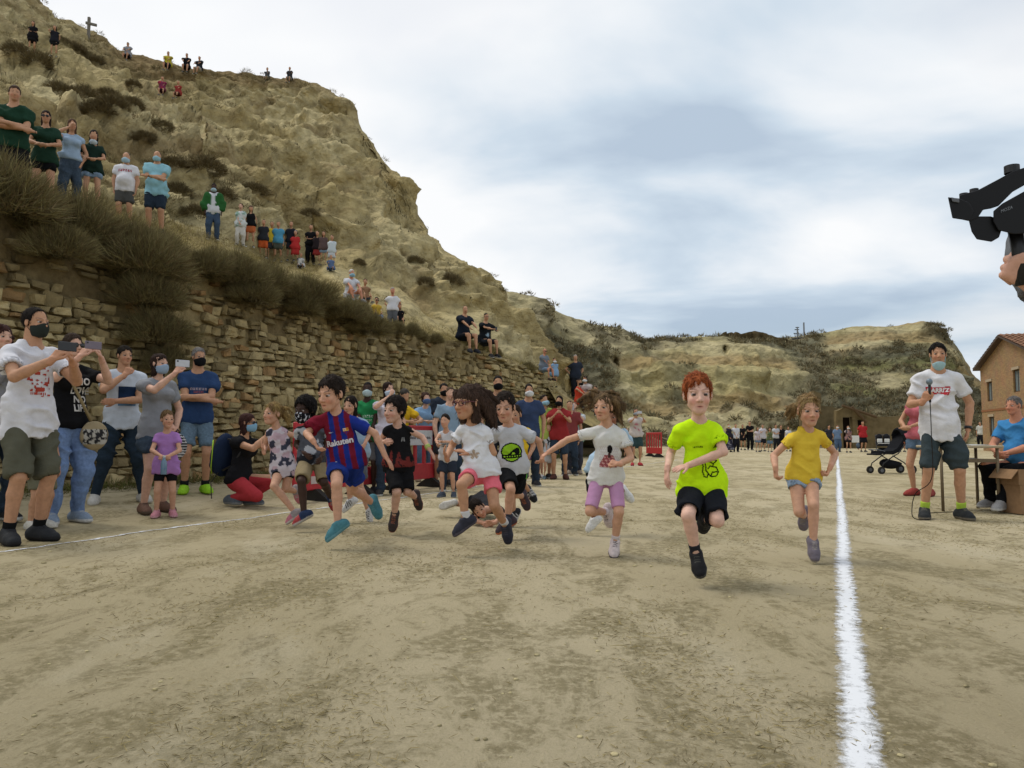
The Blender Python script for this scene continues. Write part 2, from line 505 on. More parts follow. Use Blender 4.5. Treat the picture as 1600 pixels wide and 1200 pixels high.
NEAR = [(-700, [(300, 8.5), (250, 11), (60, 19), (-100, 32), (-350, 46)]),
        (-250, [(312, 9.9), (272, 12), (130, 20), (-20, 34), (-200, 48)]),
        (0, [(335, 11.6), (297, 14), (180, 22), (70, 36), (-55, 47)]),
        (55, [(332, 12.2), (295, 14.7), (185, 23), (75, 38), (0, 48)]),
        (80, [(330, 12.4), (294, 15.2), (190, 24), (80, 40), (26, 49)]),
        (130, [(327, 13.2), (292, 16.5), (200, 25), (97, 41), (51, 50)]),
        (200, [(352, 15), (320, 18), (222, 27), (130, 41), (93, 47)]),
        (310, [(374, 20), (340, 23), (245, 31), (155, 42), (119, 46)]),
        (420, [(412, 25), (375, 27), (250, 34), (165, 42), (128, 45)]),
        (490, [(422, 26), (385, 29), (260, 35), (172, 41), (139, 43)]),
        (540, [(465, 20.5), (405, 28), (280, 35), (195, 40), (163, 42)]),
        (575, [(485, 21), (420, 29), (310, 35), (245, 39), (211, 41)]),
        (610, [(503, 21), (440, 29), (350, 34), (300, 37), (264, 39)]),
        (640, [(515, 21.5), (460, 29), (380, 33), (330, 36), (302, 38)]),
        (658, [(520, 22), (470, 29), (412, 33), (382, 35), (364, 37)]),
        (700, [(530, 23), (490, 29), (450, 32), (425, 34), (406, 36)]),
        (740, [(546, 24), (512, 29), (475, 32), (450, 34), (428, 36)]),
        (765, [(555, 25), (527, 29), (495, 32), (470, 34), (450, 36)]),
        (800, [(570, 27.3), (548, 30), (525, 32), (505, 33.5), (490, 35)]),
        (830, [(583, 28.6), (568, 31), (552, 32), (535, 33), (520, 34)]),
        (848, [(600, 29), (592, 31.5), (580, 32.5), (570, 33.5), (562, 34.5)]),
        (880, [(622, 29.5), (619, 31.5), (615, 33), (612, 34), (610, 35)]),
        (935, [(650, 30), (649, 32), (648, 34), (647, 35), (646, 36)]),
        (985, [(688, 31), (690, 33), (691, 35), (692, 36), (692, 37)]),
        (1010, [(722, 31), (720, 33), (718, 35), (716, 36), (715, 37)])]
cols = []
for px, prof in NEAR:
    if px <= 860:
        w = wall_row(px)
    else:
        w = (prof[0][0] + 22, prof[0][1] - 2.0) if px < 940 else (prof[0][0] + 14, prof[0][1] - 1.5)
    E = prof[-1]
    top = P(px, *E)
    drop = 0.5 if px < 860 else 0.6
    q = top + np.array([top[0] * 0.12, 9, 0.2 if px < 300 else -0.4]); q2 = top + np.array([top[0] * 0.5, 40, -9.0])
    if px > 860: q[2] = min(q[2], top[2] - drop); q2[2] = -2
    cols.append((px, [w] + list(prof) + [(proj(q)[1], q[1]), (proj(q2)[1], q2[1])]))
G, par, pxs = loft(cols, 3.4, [14, 14, 52, 52, 52, 6, 6])
N_ = grid_normals(G)
parg = par[:, None] + np.zeros(G.shape[:2])
pxg = pxs[None, :] + np.zeros(G.shape[:2])
amp = np.interp(parg, [0, 0.4, 1.0, 1.6, 2.0, 3, 4.4, 4.85, 5.0, 5.6, 7], [0, 0.10, 0.10, 0.5, 1, 1, 1, 0.5, 0.22, 0.3, 0.5])
amp *= np.interp(pxg, [840, 900, 1000], [1, 0.25, 0.1])
hz = to_u(G[..., 0], G[..., 1])
gul = vnoise(np.stack([hz * 0.42 + 1.2 * fbm(G * 0.16, 2), G[..., 2] * 0.10, hz * 0], -1))
gul = -np.abs(gul) * 2 + 0.9
gul2 = -np.abs(vnoise(np.stack([hz * 1.15, G[..., 2] * 0.28, hz * 0 + 5], -1))) * 2 + 0.8
strat = vnoise(np.stack([hz * 0.05, hz * 0, G[..., 2] * 1.5 + 0.5 * fbm(G * 0.2, 2)], -1))
upper = sstep(3.7, 4.5, parg)
def ridged(p, o=4):
    s_ = 0; a_ = 1; t_ = 0; w_ = 1
    for k_ in range(o):
        n_ = (1 - np.abs(vnoise(p + 11.7 * k_))) ** 2
        s_ = s_ + a_ * n_ * w_; t_ += a_; w_ = np.clip(n_ * 1.6, 0, 1); a_ *= .55; p = p * 2.07
    return s_ / t_ * 2 - .9
warp = G + .9 * np.stack([fbm(G * .35 + 3, 2), fbm(G * .35 + 13, 2), fbm(G * .35 + 23, 2)], -1)
disp = amp * (0.95 * fbm(G * 0.17, 3) + 0.95 * gul * (1 - 0.6 * upper) + 0.42 * gul2 + 0.75 * ridged(warp * 0.42, 5) + 0.34 * ridged(warp * np.array([1.1, 1.1, .7]) + 5, 4) + .16 * fbm(G * 2.6, 3) + strat * (0.20 + 0.45 * upper))
# the ledge with its dark undercut half way up
led = np.exp(-((parg - 2.93) / 0.16) ** 2) * sstep(430, 330, pxg) * 0.8
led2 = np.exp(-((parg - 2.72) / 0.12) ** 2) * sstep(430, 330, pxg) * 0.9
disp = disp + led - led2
lip = np.exp(-((parg - 4.93) / 0.07) ** 2) * sstep(560, 480, pxg) * 0.45
disp = disp + lip
dirn = N_.copy(); dirn[..., 2] *= 0.45
G2 = G + dirn * disp[..., None]
N2 = grid_normals(G2)
slope = N2[..., 2]
clay = srgb('a09168'); clay2 = srgb('b0a37c'); brown = srgb('7f6c4c'); dark = srgb('625238'); scr = srgb('736b4c'); soil = srgb('948259')
t1 = sstep(-0.25, 0.35, fbm(G2 * 0.22, 4))[..., None]
C = clay * (1 - t1) + clay2 * t1
crust = (sstep(0.05, 0.45, fbm(G2 * np.array([0.5, 0.5, 0.9]) + 9, 5)) * 0.55)[..., None]
C = C * (1 - crust) + brown * crust
sband = (upper * np.maximum(sstep(-0.1, 0.5, strat + 0.2), .75 * sstep(4.3, 4.75, parg)) * sstep(600, 480, pxg) * sstep(60, 220, pxg) * 0.9)[..., None]
C = C * (1 - sband) + (0.6 * brown + 0.4 * dark) * sband
undercut_shade = (np.clip(led2 * 1.0, 0, 0.7))[..., None]  # shade under the ledge, put into the colour as a brown tone
C = C * (1 - undercut_shade) + brown * undercut_shade
flatm = sstep(0.42, 0.72, slope + 0.25 * fbm(G2 * 0.5 + 3, 3))
scrub = np.clip(sstep(0.0, 0.5, fbm(G2 * 0.33 + 30, 4) + 0.6 * (flatm - 0.45)) * 0.95, 0, 1)
lowleft = sstep(560, 420, pxg) * sstep(3.3, 2.6, parg)
scrub = np.maximum(scrub * np.interp(pxg, [300, 520], [1, 0.45]), 0.35 * lowleft * flatm)
lowl2 = sstep(380, 250, pxg) * sstep(2.9, 2.2, parg) * sstep(1.0, 1.6, parg) * sstep(-.25, .2, fbm(G2 * .5 + 70, 3)); scrub = np.maximum(scrub, .8 * lowl2)
terr_m = (sstep(1.5, 1.0, parg))
C = C * (1 - 0.45 * scrub[..., None]) + (0.6 * scr + 0.4 * soil) * 0.45 * scrub[..., None]
C = C * (1 - 0.5 * terr_m[..., None]) + srgb('8c7c4c') * 0.5 * terr_m[..., None]
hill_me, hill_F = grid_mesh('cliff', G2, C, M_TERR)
link('cliff', hill_me, kind='structure')
HILL = BVHTree.FromPolygons([tuple(v) for v in G2.reshape(-1, 3)], [tuple(f) for f in hill_F])

FAR = [(640, [(700, 58), (665, 62), (610, 68), (540, 74), (455, 82)]),
       (760, [(700, 58), (665, 62), (610, 68), (540, 74), (455, 82)]),
       (830, [(700, 60), (668, 64), (615, 70), (545, 76), (466, 84)]),
       (900, [(700, 62), (672, 66), (625, 73), (560, 80), (500, 90)]),
       (960, [(700, 64), (674, 68), (640, 76), (570, 84), (516, 96)]),
       (1010, [(700, 64), (675, 68), (640, 78), (575, 86), (530, 102)]),
       (1080, [(700, 64), (676, 69), (636, 78), (570, 88), (529, 106)]),
       (1118, [(700, 64), (676, 70), (636, 78), (566, 88), (527, 108)]),
       (1160, [(700, 65), (676, 70), (632, 78), (560, 88), (530, 110)]),
       (1220, [(700, 66), (676, 71), (640, 79), (575, 92), (530, 112)]),
       (1280, [(700, 66), (674, 72), (640, 82), (575, 98), (523, 112)]),
       (1330, [(700, 66), (670, 74), (625, 86), (560, 102), (514, 112)]),
       (1400, [(699, 68), (668, 76), (620, 88), (550, 104), (511, 112)]),
       (1440, [(698, 70), (665, 80), (618, 90), (545, 104), (506, 110)]),
       (1478, [(697, 72), (665, 82), (620, 92), (552, 104), (514, 108)]),
       (1497, [(697, 74), (668, 84), (630, 94), (580, 102), (542, 106)]),
       (1510, [(697, 76), (670, 86), (640, 95), (606, 101), (574, 105)]),
       (1524, [(697, 76), (672, 86), (648, 95), (622, 101), (594, 105)]),
       (1550, [(697, 76), (675, 86), (655, 95), (640, 101), (622, 105)]),
       (1620, [(697, 76), (680, 86), (668, 95), (655, 101), (645, 105)]),
       (1800, [(697, 76), (683, 86), (676, 95), (668, 101), (660, 105)])]
cols = []
for px, prof in FAR:
    w = (prof[0][0] + 6.5, prof[0][1] - 14)
    top = P(px, *prof[-1])
    q = top + np.array([top[0] * 0.15, 16, -1.2]); q2 = top + np.array([top[0] * 0.8, 90, -16])
    cols.append((px, [w] + list(prof) + [(proj(q)[1], q[1]), (proj(q2)[1], q2[1])]))
FG, fpar, fpx = loft(cols, 2.2, [6, 16, 50, 52, 50, 6, 5])
FN = grid_normals(FG)
parg = fpar[:, None] + np.zeros(FG.shape[:2]); pxg = fpx[None, :] + np.zeros(FG.shape[:2])
amp = np.interp(parg, [0, 0.9, 1.5, 2, 3, 4, 4.85, 5, 6, 7], [0, 0.1, 0.7, 1, 1.1, 1.1, 0.6, 0.3, 0.5, 0.5])
hz = FG[..., 0]
cliffy = sstep(920, 980, pxg) * sstep(1262, 1215, pxg + 12 * fbm(FG * 0.1, 3)) * sstep(2.0, 2.5, parg) * sstep(4.5, 4.1, parg + 0.5 * fbm(FG * 0.12 + 4, 3))
topcl = sstep(1270, 1300, pxg) * sstep(3.9, 4.3, parg + 0.2 * fbm(FG * 0.12 + 4, 3))
strat = vnoise(np.stack([hz * 0.02, hz * 0, FG[..., 2] * 0.8 + 0.8 * fbm(FG * 0.06, 2)], -1))
step_ = np.sin(FG[..., 2] * 1.15 + 1.6 * fbm(FG * 0.07, 3))
gul = -np.abs(vnoise(np.stack([hz * 0.16 + fbm(FG * 0.06, 2), FG[..., 2] * 0.05, hz * 0], -1))) * 2 + 0.8
fwarp = FG + 2.2 * np.stack([fbm(FG * .12 + 3, 2), fbm(FG * .12 + 13, 2), fbm(FG * .12 + 23, 2)], -1)
disp = amp * (1.9 * fbm(FG * 0.07, 4) + 1.5 * gul + 1.35 * ridged(fwarp * .16, 5) + .5 * ridged(fwarp * .5, 3) + 0.35 * fbm(FG * 0.4, 4) + (0.3 + 0.7 * np.clip(cliffy + topcl, 0, 1)) * (0.75 * strat + 0.70 * step_))
dirn = FN.copy(); dirn[..., 2] *= 0.4
FG2 = FG + dirn * disp[..., None]
# cave mouths
for cx_, cy_, cr in ((1136, 548, 1.0), (960, 567, 1.2), (955, 640, 0.9)):
    pc = None
    d2 = (pxg - cx_) ** 2
    rowp = np.array([[proj(FG2[i, j])[1] for j in range(0, 1)] for i in range(1)])
    PY = 600 - F * ((-FG2[..., 1] * SP + (FG2[..., 2] - CAMZ) * CP) / (FG2[..., 1] * CP + (FG2[..., 2] - CAMZ) * SP))
    PXX = 800 + F * FG2[..., 0] / (FG2[..., 1] * CP + (FG2[..., 2] - CAMZ) * SP)
    w = np.exp(-(((PXX - cx_ - .3 * (PY - cy_)) / (4.5 * cr)) ** 2 + ((PY - cy_) / (8 * cr)) ** 2) ** 1.2)
    FG2 = FG2 + np.array([0.15, 1, 0.1]) * (w * 2.4)[..., None]
FN2 = grid_normals(FG2); slope = FN2[..., 2]
clay = srgb('9f946b'); clay2 = srgb('afa47f'); scr = srgb('6a6753'); scr2 = srgb('7a725a'); ochre = srgb('a3875b'); dark = srgb('4a4232')
cl = np.clip(cliffy * 1.0 + topcl * 0.75, 0, 1)
cl = cl * sstep(-0.30, 0.12, fbm(FG2 * 0.16 + 50, 4) + 0.18) 
cl = np.maximum(cl, 0.85 * sstep(0.02, 0.30, fbm(FG2 * 0.11 + 77, 4)) * sstep(1200, 1120, pxg))
cl = np.maximum(cl, 0.6 * sstep(0.12, 0.40, fbm(FG2 * 0.13 + 17, 4)))
t1 = sstep(-0.3, 0.3, fbm(FG2 * 0.2, 3))[..., None]
base = scr * (1 - t1) + scr2 * t1
gr = sstep(0.1, 0.5, fbm(FG2 * np.array([0.1, 0.1, 0.3]) + 61, 3))[..., None] * sstep(1250, 1330, pxg)[..., None] * 0.5
base = base * (1 - gr) + srgb('77763f') * gr
cc = clay * (1 - t1) + clay2 * t1
oc = (topcl * 0.6 * sstep(-0.2, 0.4, strat))[..., None]
cc = cc * (1 - oc) + ochre * oc
dk = (sstep(0.2, 0.8, -step_) * 0.6 * np.clip(cliffy + topcl, 0, 1))[..., None]
cc = cc * (1 - dk) + ochre * 0.7 * dk
FC = base * (1 - cl[..., None]) + cc * cl[..., None]
far_me, far_F = grid_mesh('far_hill', FG2, FC, M_FAR)
link('far_hill', far_me, kind='structure')
FARH = BVHTree.FromPolygons([tuple(v) for v in FG2.reshape(-1, 3)], [tuple(f) for f in far_F])

def hit(px, py, trees=(HILL,)):
    r = Vector(ray(px, py)).normalized(); best = None
    for t in trees:
        h = t.ray_cast(Vector((0, 0, CAMZ)), r)
        if h[0] is not None and (best is None or h[3] < best[3]): best = h
    return best

# ------------------------------------------------------------ shrubs
def blades(n, rad, hgt, seed, width=0.012, droop=0.25, spread=1.0, c0='4f4a30', c1='716941', dead=0.25, tri=False):
    g = np.random.default_rng(seed)
    az = g.uniform(0, 2 * math.pi, n); el = np.arccos(g.uniform(0.02, 1.0, n)) * spread
    b0 = np.stack([g.normal(0, rad * 0.32, n), g.normal(0, rad * 0.32, n), np.abs(g.normal(0, hgt * 0.18, n))], -1)
    d = np.stack([np.sin(el) * np.cos(az), np.sin(el) * np.sin(az), np.cos(el)], -1)
    ln = g.uniform(0.45, 1.0, n)
    s = np.array([rad, rad, hgt])
    mid = b0 + d * s * (ln * 0.55)[:, None]
    tip = b0 + d * s * ln[:, None] + np.stack([g.normal(0, 0.06, n) * rad, g.normal(0, 0.06, n) * rad, -droop * hgt * ln * np.sin(el) ** 2], -1)
    side = np.cross(d, g.normal(0, 1, (n, 3))); side /= np.linalg.norm(side, axis=1, keepdims=True) + 1e-9
    w = (width * g.uniform(0.6, 1.5, n))[:, None]
    a, b_ = srgb(c0), srgb(c1)
    t = g.uniform(0, 1, n)[:, None]
    c = a * (1 - t) + b_ * t
    dd = g.uniform(0, 1, n) < dead
    c[dd] = srgb('6b5b3c') * g.uniform(0.6, 1.1, (dd.sum(), 1))
    if tri:
        V = np.stack([b0 * .4 + mid * .6 - side * w, b0 * .4 + mid * .6 + side * w, tip], 1).reshape(-1, 3)
        return V, np.arange(n)[:, None] * 3 + np.arange(3), np.repeat(c, 3, axis=0)
    V = np.stack([b0 - side * w * 0.6, b0 + side * w * 0.6, mid + side * w, tip, mid - side * w], 1).reshape(-1, 3)
    I = np.arange(n)[:, None] * 5 + np.arange(5)
    Cc = np.repeat(c, 5, axis=0)
    return V, I, Cc
def dome(n, seed, ln=(.14, .30), width=.006, c0='5f583d', c1='8b8259', dead=.28, flat_=1.0):
    """rounded bush of short twigs growing through a dome, unit radius"""
    g = np.random.default_rng(seed)
    az = g.uniform(0, 2 * math.pi, n); el = np.arccos(g.uniform(0.0, 1.0, n)); r = g.uniform(.25, 1, n) ** .5
    lump = 1 + .22 * vnoise(np.stack([np.cos(az) * np.sin(el) * 2.2, np.sin(az) * np.sin(el) * 2.2, np.cos(el) * 2.2 + seed], -1)) + .12 * vnoise(np.stack([np.cos(az) * np.sin(el) * 6, np.sin(az) * np.sin(el) * 6, np.cos(el) * 6 + seed], -1))
    d = np.stack([np.sin(el) * np.cos(az), np.sin(el) * np.sin(az), np.cos(el)], -1)
    p = d * (r * lump * .86)[:, None] * np.array([1, 1, flat_])
    gd = nrm2_(d + np.array([0, 0, .35]) + g.normal(0, .42, (n, 3)))
    L_ = g.uniform(*ln, n)[:, None]
    sd = nrm2_(np.cross(gd, g.normal(0, 1, (n, 3)))) * (width * g.uniform(.6, 1.5, n))[:, None]
    V = np.stack([p - sd, p + sd, p + gd * L_], 1).reshape(-1, 3)
    a, b_ = srgb(c0), srgb(c1); t = g.uniform(0, 1, n)[:, None]
    c = a * (1 - t) + b_ * t; dd = g.uniform(0, 1, n) < dead
    c[dd] = srgb('75664a') * g.uniform(.7, 1.2, (dd.sum(), 1))
    return V, np.arange(n)[:, None] * 3 + np.arange(3), np.repeat(c, 3, axis=0)
def nrm2_(A): return A / (np.linalg.norm(A, axis=1, keepdims=True) + 1e-9)
SHRUB_ME = []
for k in range(5):
    V, I, Cc = dome(7500, 40 + k, (.16, .42), .0065)
    SHRUB_ME.append(mk_mesh('shrub', V, I, cols=Cc, mat=M_TWIG, smooth=False))
HSHRUB_ME = []
for k in range(4):
    V, I, Cc = dome(2600, 60 + k, (.14, .34), .014, '574f3a', '7b7052')
    HSHRUB_ME.append(mk_mesh('hill_shrub', V, I, cols=Cc, mat=M_TWIG, smooth=False))
def add_shrub(p, r, h, label, group, lib=SHRUB_ME, name='shrub', tilt=0.0):
    o = link(name, random.choice(lib), label=label, cat='shrub', group=group)
    o.location = p; o.scale = (r, r * random.uniform(0.85, 1.15), h)
    o.rotation_euler = (random.uniform(-.1, .1) + tilt, random.uniform(-.1, .1), random.uniform(0, 6.28))
    return o

# the broom bushes along the wall top
def wall_pt(u, back, dz):
    p = UV(u, V_WALL - back)
    return (p[0], p[1], float(wall_top(u)) + ground_h(p[0], p[1]) + dz)
LANDM = [(14, 'young man in dark green'), (66, 'woman with sunglasses and long hair'), (107, 'woman in the short pale blue top'), (142, 'woman with long black hair'), (194, 'heavy man in white'), (242, 'heavy man in light blue'), (332, 'man in the green jacket'), (376, 'woman in the white patterned top'), (411, 'boy in orange shorts'), (434, 'boy in light blue'), (461, 'boy in red'), (485, 'tall boy in black'), (518, 'boy in white')]
_used = set()
def by_landmark(p, fmt, fallback, maxd=26, key=''):
    px = proj(p)[0]
    for lx, nm in sorted(LANDM, key=lambda q_: abs(q_[0] - px)):
        if abs(lx - px) < maxd and (key, nm) not in _used:
            _used.add((key, nm)); return fmt % nm
    return fallback
wl_lab = 'dry olive broom shrub growing on top of the stone wall'
u = 4.4
while u < 18.2:
    dens = 1.0 if u < 13 else .75 if u < 14.8 else 0.42
    rr = random.uniform(0.42, 0.74) * dens * (1.15 if u < 9 else 1.0)
    q_ = wall_pt(u, random.uniform(0.0, 0.5), -0.22)
    add_shrub(q_, rr, rr * random.uniform(0.9, 1.15), by_landmark(q_, 'broom shrub at the wall edge below the %s', wl_lab), 'broom shrubs along the wall top')
    if random.random() < 0.5:
        add_shrub(wall_pt(u + 0.2, random.uniform(0.8, 1.3), -0.2), rr * 0.85, rr * 0.85, wl_lab, 'broom shrubs along the wall top')
    u += random.uniform(0.46, 0.86)
for u_, dz, rr in ((8.35, -1.0, 0.62), (8.55, -1.5, 0.55), (8.25, -0.55, 0.7), (8.7, -1.9, 0.42), (10.6, -0.5, 0.5), (12.0, -0.45, 0.45), (6.9, -0.6, 0.5), (14.2, -0.5, 0.55), (13.4, -0.35, 0.5)):
    q_ = wall_pt(u_, -0.10, dz); px_ = proj(q_)[0]
    lab_ = {10.6: 'broom shrub hanging over the wall above the woman in the grey t-shirt', 12.0: 'broom shrub hanging over the wall above the man in the navy t-shirt', 6.9: 'broom shrub hanging over the wall above the man at the left edge', 14.2: 'rightmost broom shrub hanging over the wall face', 13.4: 'broom shrub hanging over the wall left of the rightmost hanging one', 8.7: 'lowest broom shrub of the clump hanging far down the wall face'}.get(u_, 'dark broom shrub in the clump hanging far down the wall face')
    add_shrub(q_, rr, rr * 0.9, lab_, 'broom shrubs hanging over the wall face')
add_shrub(wall_pt(8.9, -0.15, -2.75), 0.5, 0.45, 'dry shrub low on the wall above the man with a hand at his chin', None)
for u_ in (20.2, 21.0, 21.8, 22.4, 25.2, 26.0):
    add_shrub(wall_pt(u_, 0.5, -0.1), 0.3, 0.35, 'small dry tuft on the wall top beside the seated men', 'small dry tufts on the wall top')
# shrubs on the cliff one can pick out
LAND2 = [(50, 60, 'woman in the black dress on the slope'), (84, 62, 'woman in the dark top on the slope'), (134, 50, 'wooden cross'), (200, 85, 'boy in grey on the cliff edge'), (266, 140, 'two children in red'), (418, 118, 'left child on the bare cliff top'), (66, 250, 'woman with sunglasses on the terrace'), (142, 250, 'woman with long black hair on the terrace'), (242, 300, 'heavy man in light blue'), (332, 330, 'man in the green jacket'), (391, 350, 'woman in the strapless black top'), (461, 385, 'boy in red'), (518, 390, 'boy in white'), (548, 445, 'white haired man in white'), (613, 480, 'man in the white polo shirt'), (724, 505, 'bald man in navy')]
spots = [(705, 443, 0.62), (665, 445, 0.42), (648, 410, 0.38), (488, 332, 0.5), (395, 298, 0.75), (322, 262, 0.9), (205, 165, 0.85), (205, 133, 0.6),
         (100, 145, 0.8), (60, 100, 0.9), (130, 150, 0.9), (155, 175, 0.9), (345, 305, 0.7), (280, 300, 0.7), (560, 412, 0.35), (170, 150, 0.7),
         (90, 65, 0.9), (120, 80, 1.0), (150, 98, 0.9), (30, 80, 0.8), (270, 262, 0.8), (300, 330, 0.6), (250, 200, 0.6), (225, 215, 0.6), (180, 165, 0.8)]
for i, (px, py, rr) in enumerate(spots):
    h = hit(px, py)
    if h is None: continue
    if i == 0: lab, grp = 'round brown bush standing alone low on the cliff right of the others', None
    elif i == 1: lab, grp = 'small round brown bush just left of the largest bush on the lower cliff', None
    elif i == 2: lab, grp = 'small bush on the cliff face under the steep right edge', None
    else:
        lab, grp = 'dry grey brown shrub rooted on the cliff face', 'shrubs rooted on the cliff'
        for lx, ly, nm in sorted(LAND2, key=lambda q_: math.hypot(q_[0] - px, q_[1] - py)):
            if math.hypot(lx - px, ly - py) > 110: break
            if ('c', nm) not in _used:
                _used.add(('c', nm))
                lab = 'grey brown cliff shrub %s the %s' % ('above' if py < ly - abs(px - lx) else 'below' if py > ly + abs(px - lx) else 'left of' if px < lx else 'right of', nm); break
    if i > 2: rr *= .8
    p = h[0] - Vector((0, 0, rr * 0.25)) + h[1] * 0.1
    add_shrub(p, rr, rr * (.9 if i < 3 else .72), lab, grp, HSHRUB_ME)

def tufts(name, BV, Gp, dens, count, rmin, rmax, nb, width, seed, mat, c0, c1):
    g = np.random.default_rng(seed)
    pts = Gp.reshape(-1, 3); w = dens.reshape(-1).copy(); w = np.clip(w, 0, None); w /= w.sum()
    idx = g.choice(len(pts), count, p=w)
    Vs = []; Is = []; Cs = []; n = 0
    lib = [dome(nb, seed * 10 + q, (.3, .6), width, c0, c1, .25, .7) for q in range(6)]
    for j, i in enumerate(idx):
        V, I, Cc = lib[j % 6]
        s = g.uniform(rmin, rmax); a = g.uniform(0, 6.28)
        q = (V * s) @ rotz(a).T + pts[i] + np.array([g.normal(0, .15), g.normal(0, .15), -0.1 * s])
        Vs.append(q); Is.append(I + n); Cs.append(Cc * g.uniform(0.7, 1.25)); n += len(V)
    me = mk_mesh(name, np.concatenate(Vs), np.concatenate(Is), cols=np.concatenate(Cs), mat=mat, smooth=False)
    link(name, me, kind='stuff', label='low dry scrub scattered over the slope', cat='scrub')
parn = par[:, None] + np.zeros(G2.shape[:2]); pxn = pxs[None, :] + np.zeros(G2.shape[:2])
vis = sstep(-120, -20, pxn) * sstep(5.1, 5.0, parn) * sstep(0.9, 1.4, parn)
tufts('cliff_scrub', HILL, G2, (scrub ** 2 * vis * 1.0 + 0.03 * vis * lowleft), 800, 0.12, 0.42, 110, 0.022, 3, M_TWIG, '5d563e', '857a56')
vist = sstep(-120, -20, pxn) * sstep(1.6, 1.2, parn) * sstep(0.02, 0.1, parn) * sstep(900, 800, pxn)
tufts('terrace_grass', HILL, G2, vist, 1800, 0.10, 0.30, 55, 0.013, 5, M_TWIG, '7a7048', 'a0925c')
fvis = sstep(5.05, 4.95, parg) * sstep(0.8, 1.1, parg) * sstep(700, 760, pxg)
tufts('far_scrub', FARH, FG2, (np.clip(1 - cl * 1.25, 0.0, 1) ** 1.5) * fvis, 3300, 0.25, 0.95, 50, 0.065, 4, M_TWIG, '605c48', '857d60')

# grass strip at the wall foot
def foot_grass():
    g = np.random.default_rng(12); Vs = []; Is = []; Cs = []; n = 0
    lib = [blades(40, 0.10, 0.16, 900 + q, width=0.004, tri=True, c0='3e4a22', c1='6c6a3a', dead=0.25) for q in range(6)]
    for j in range(900):
        u_ = g.uniform(3.5, 28); v_ = V_WALL + 0.12 + abs(g.normal(0, 0.42))
        p = UV(u_, v_); V, I, Cc = lib[j % 6]
        s = g.uniform(0.5, 1.3)
        Vs.append((V * s) @ rotz(g.uniform(0, 6.28)).T + np.array([p[0], p[1], ground_h(*p)])); Is.append(I + n); Cs.append(Cc); n += len(V)
    link('grass', mk_mesh('grass', np.concatenate(Vs), np.concatenate(Is), cols=np.concatenate(Cs), mat=M_TWIG, smooth=False), kind='stuff', label='short green grass along the foot of the stone wall', cat='grass')
foot_grass()
def straw():
    g = np.random.default_rng(21); n = 56000
    Y = 1.55 + g.power(0.75, n) * 9.0
    X = g.uniform(-0.72, 0.72, n) * Y
    pn = np.stack([X, Y, 0 * X], -1)
    keep = (fbm(pn * np.array([1.5, 0.8, 1]) , 4) + 0.16 * g.normal(0, 1, n)) > 0.12
    keep &= to_v(X, Y) > V_LEFT
    X, Y = X[keep], Y[keep]; n = len(X)
    a = g.uniform(0, 6.28, n); ln = g.uniform(0.005, 0.030, n) * np.where(g.uniform(0, 1, n) < 0.06, 2.4, 1); w = g.uniform(0.0006, 0.0013, n) * (0.6 + Y * 0.17)
    Z = ground_hn(X, Y) + 0.003
    d = np.stack([np.cos(a), np.sin(a), g.uniform(-0.05, 0.35, n)], -1) * ln[:, None]
    s = np.stack([-np.sin(a), np.cos(a), 0 * a], -1) * w[:, None]
    upv = np.array([0, 0, 1.0]) * w[:, None]
    b0 = np.stack([X, Y, Z], -1)
    V = np.stack([b0 - s, b0 + s, b0 + d + s, b0 + d - s, b0 + d * 0.5 + upv * 1.6], 1).reshape(-1, 3)
    B = np.arange(n)[:, None] * 5
    Ft = np.concatenate([B + np.array([0, 1, 4]), B + np.array([1, 2, 4]), B + np.array([2, 3, 4]), B + np.array([3, 0, 4])])
    t = g.uniform(0, 1, n)[:, None]
    c = srgb('574d33') * (1 - t) + srgb('a09163') * t
    link('straw', mk_mesh('straw', V, Ft, cols=np.repeat(c, 5, 0), mat=M_TWIG, smooth=False), kind='stuff', label='bits of dry straw and trodden grass on the earth', cat='straw')
straw()
def clods():
    g = np.random.default_rng(31); mb = MB(); C_ = []
    for i in range(280):
        Y = 1.7 + g.power(0.6) * 9; X = g.uniform(-0.7, 0.7) * Y
        if to_v(X, Y) < V_LEFT - 2.5: continue
        r = g.uniform(0.003, 0.009) * (2.0 if g.uniform() < 0.03 else 1)
        mb.sphere((X, Y, float(ground_hn(X, Y)) + r * 0.25), r, 6, 4, (g.uniform(.8, 1.5), g.uniform(.8, 1.4), 0.6))
        C_.append(np.tile(srgb('b5a982') * g.uniform(0.75, 1.1), (6 * 5, 1)))
    mb.obj('earth_clods', M_STONE, kind='stuff', smooth=True, col=np.concatenate(C_), label='small clods and pebbles on the earth', cat='pebbles')
clods()

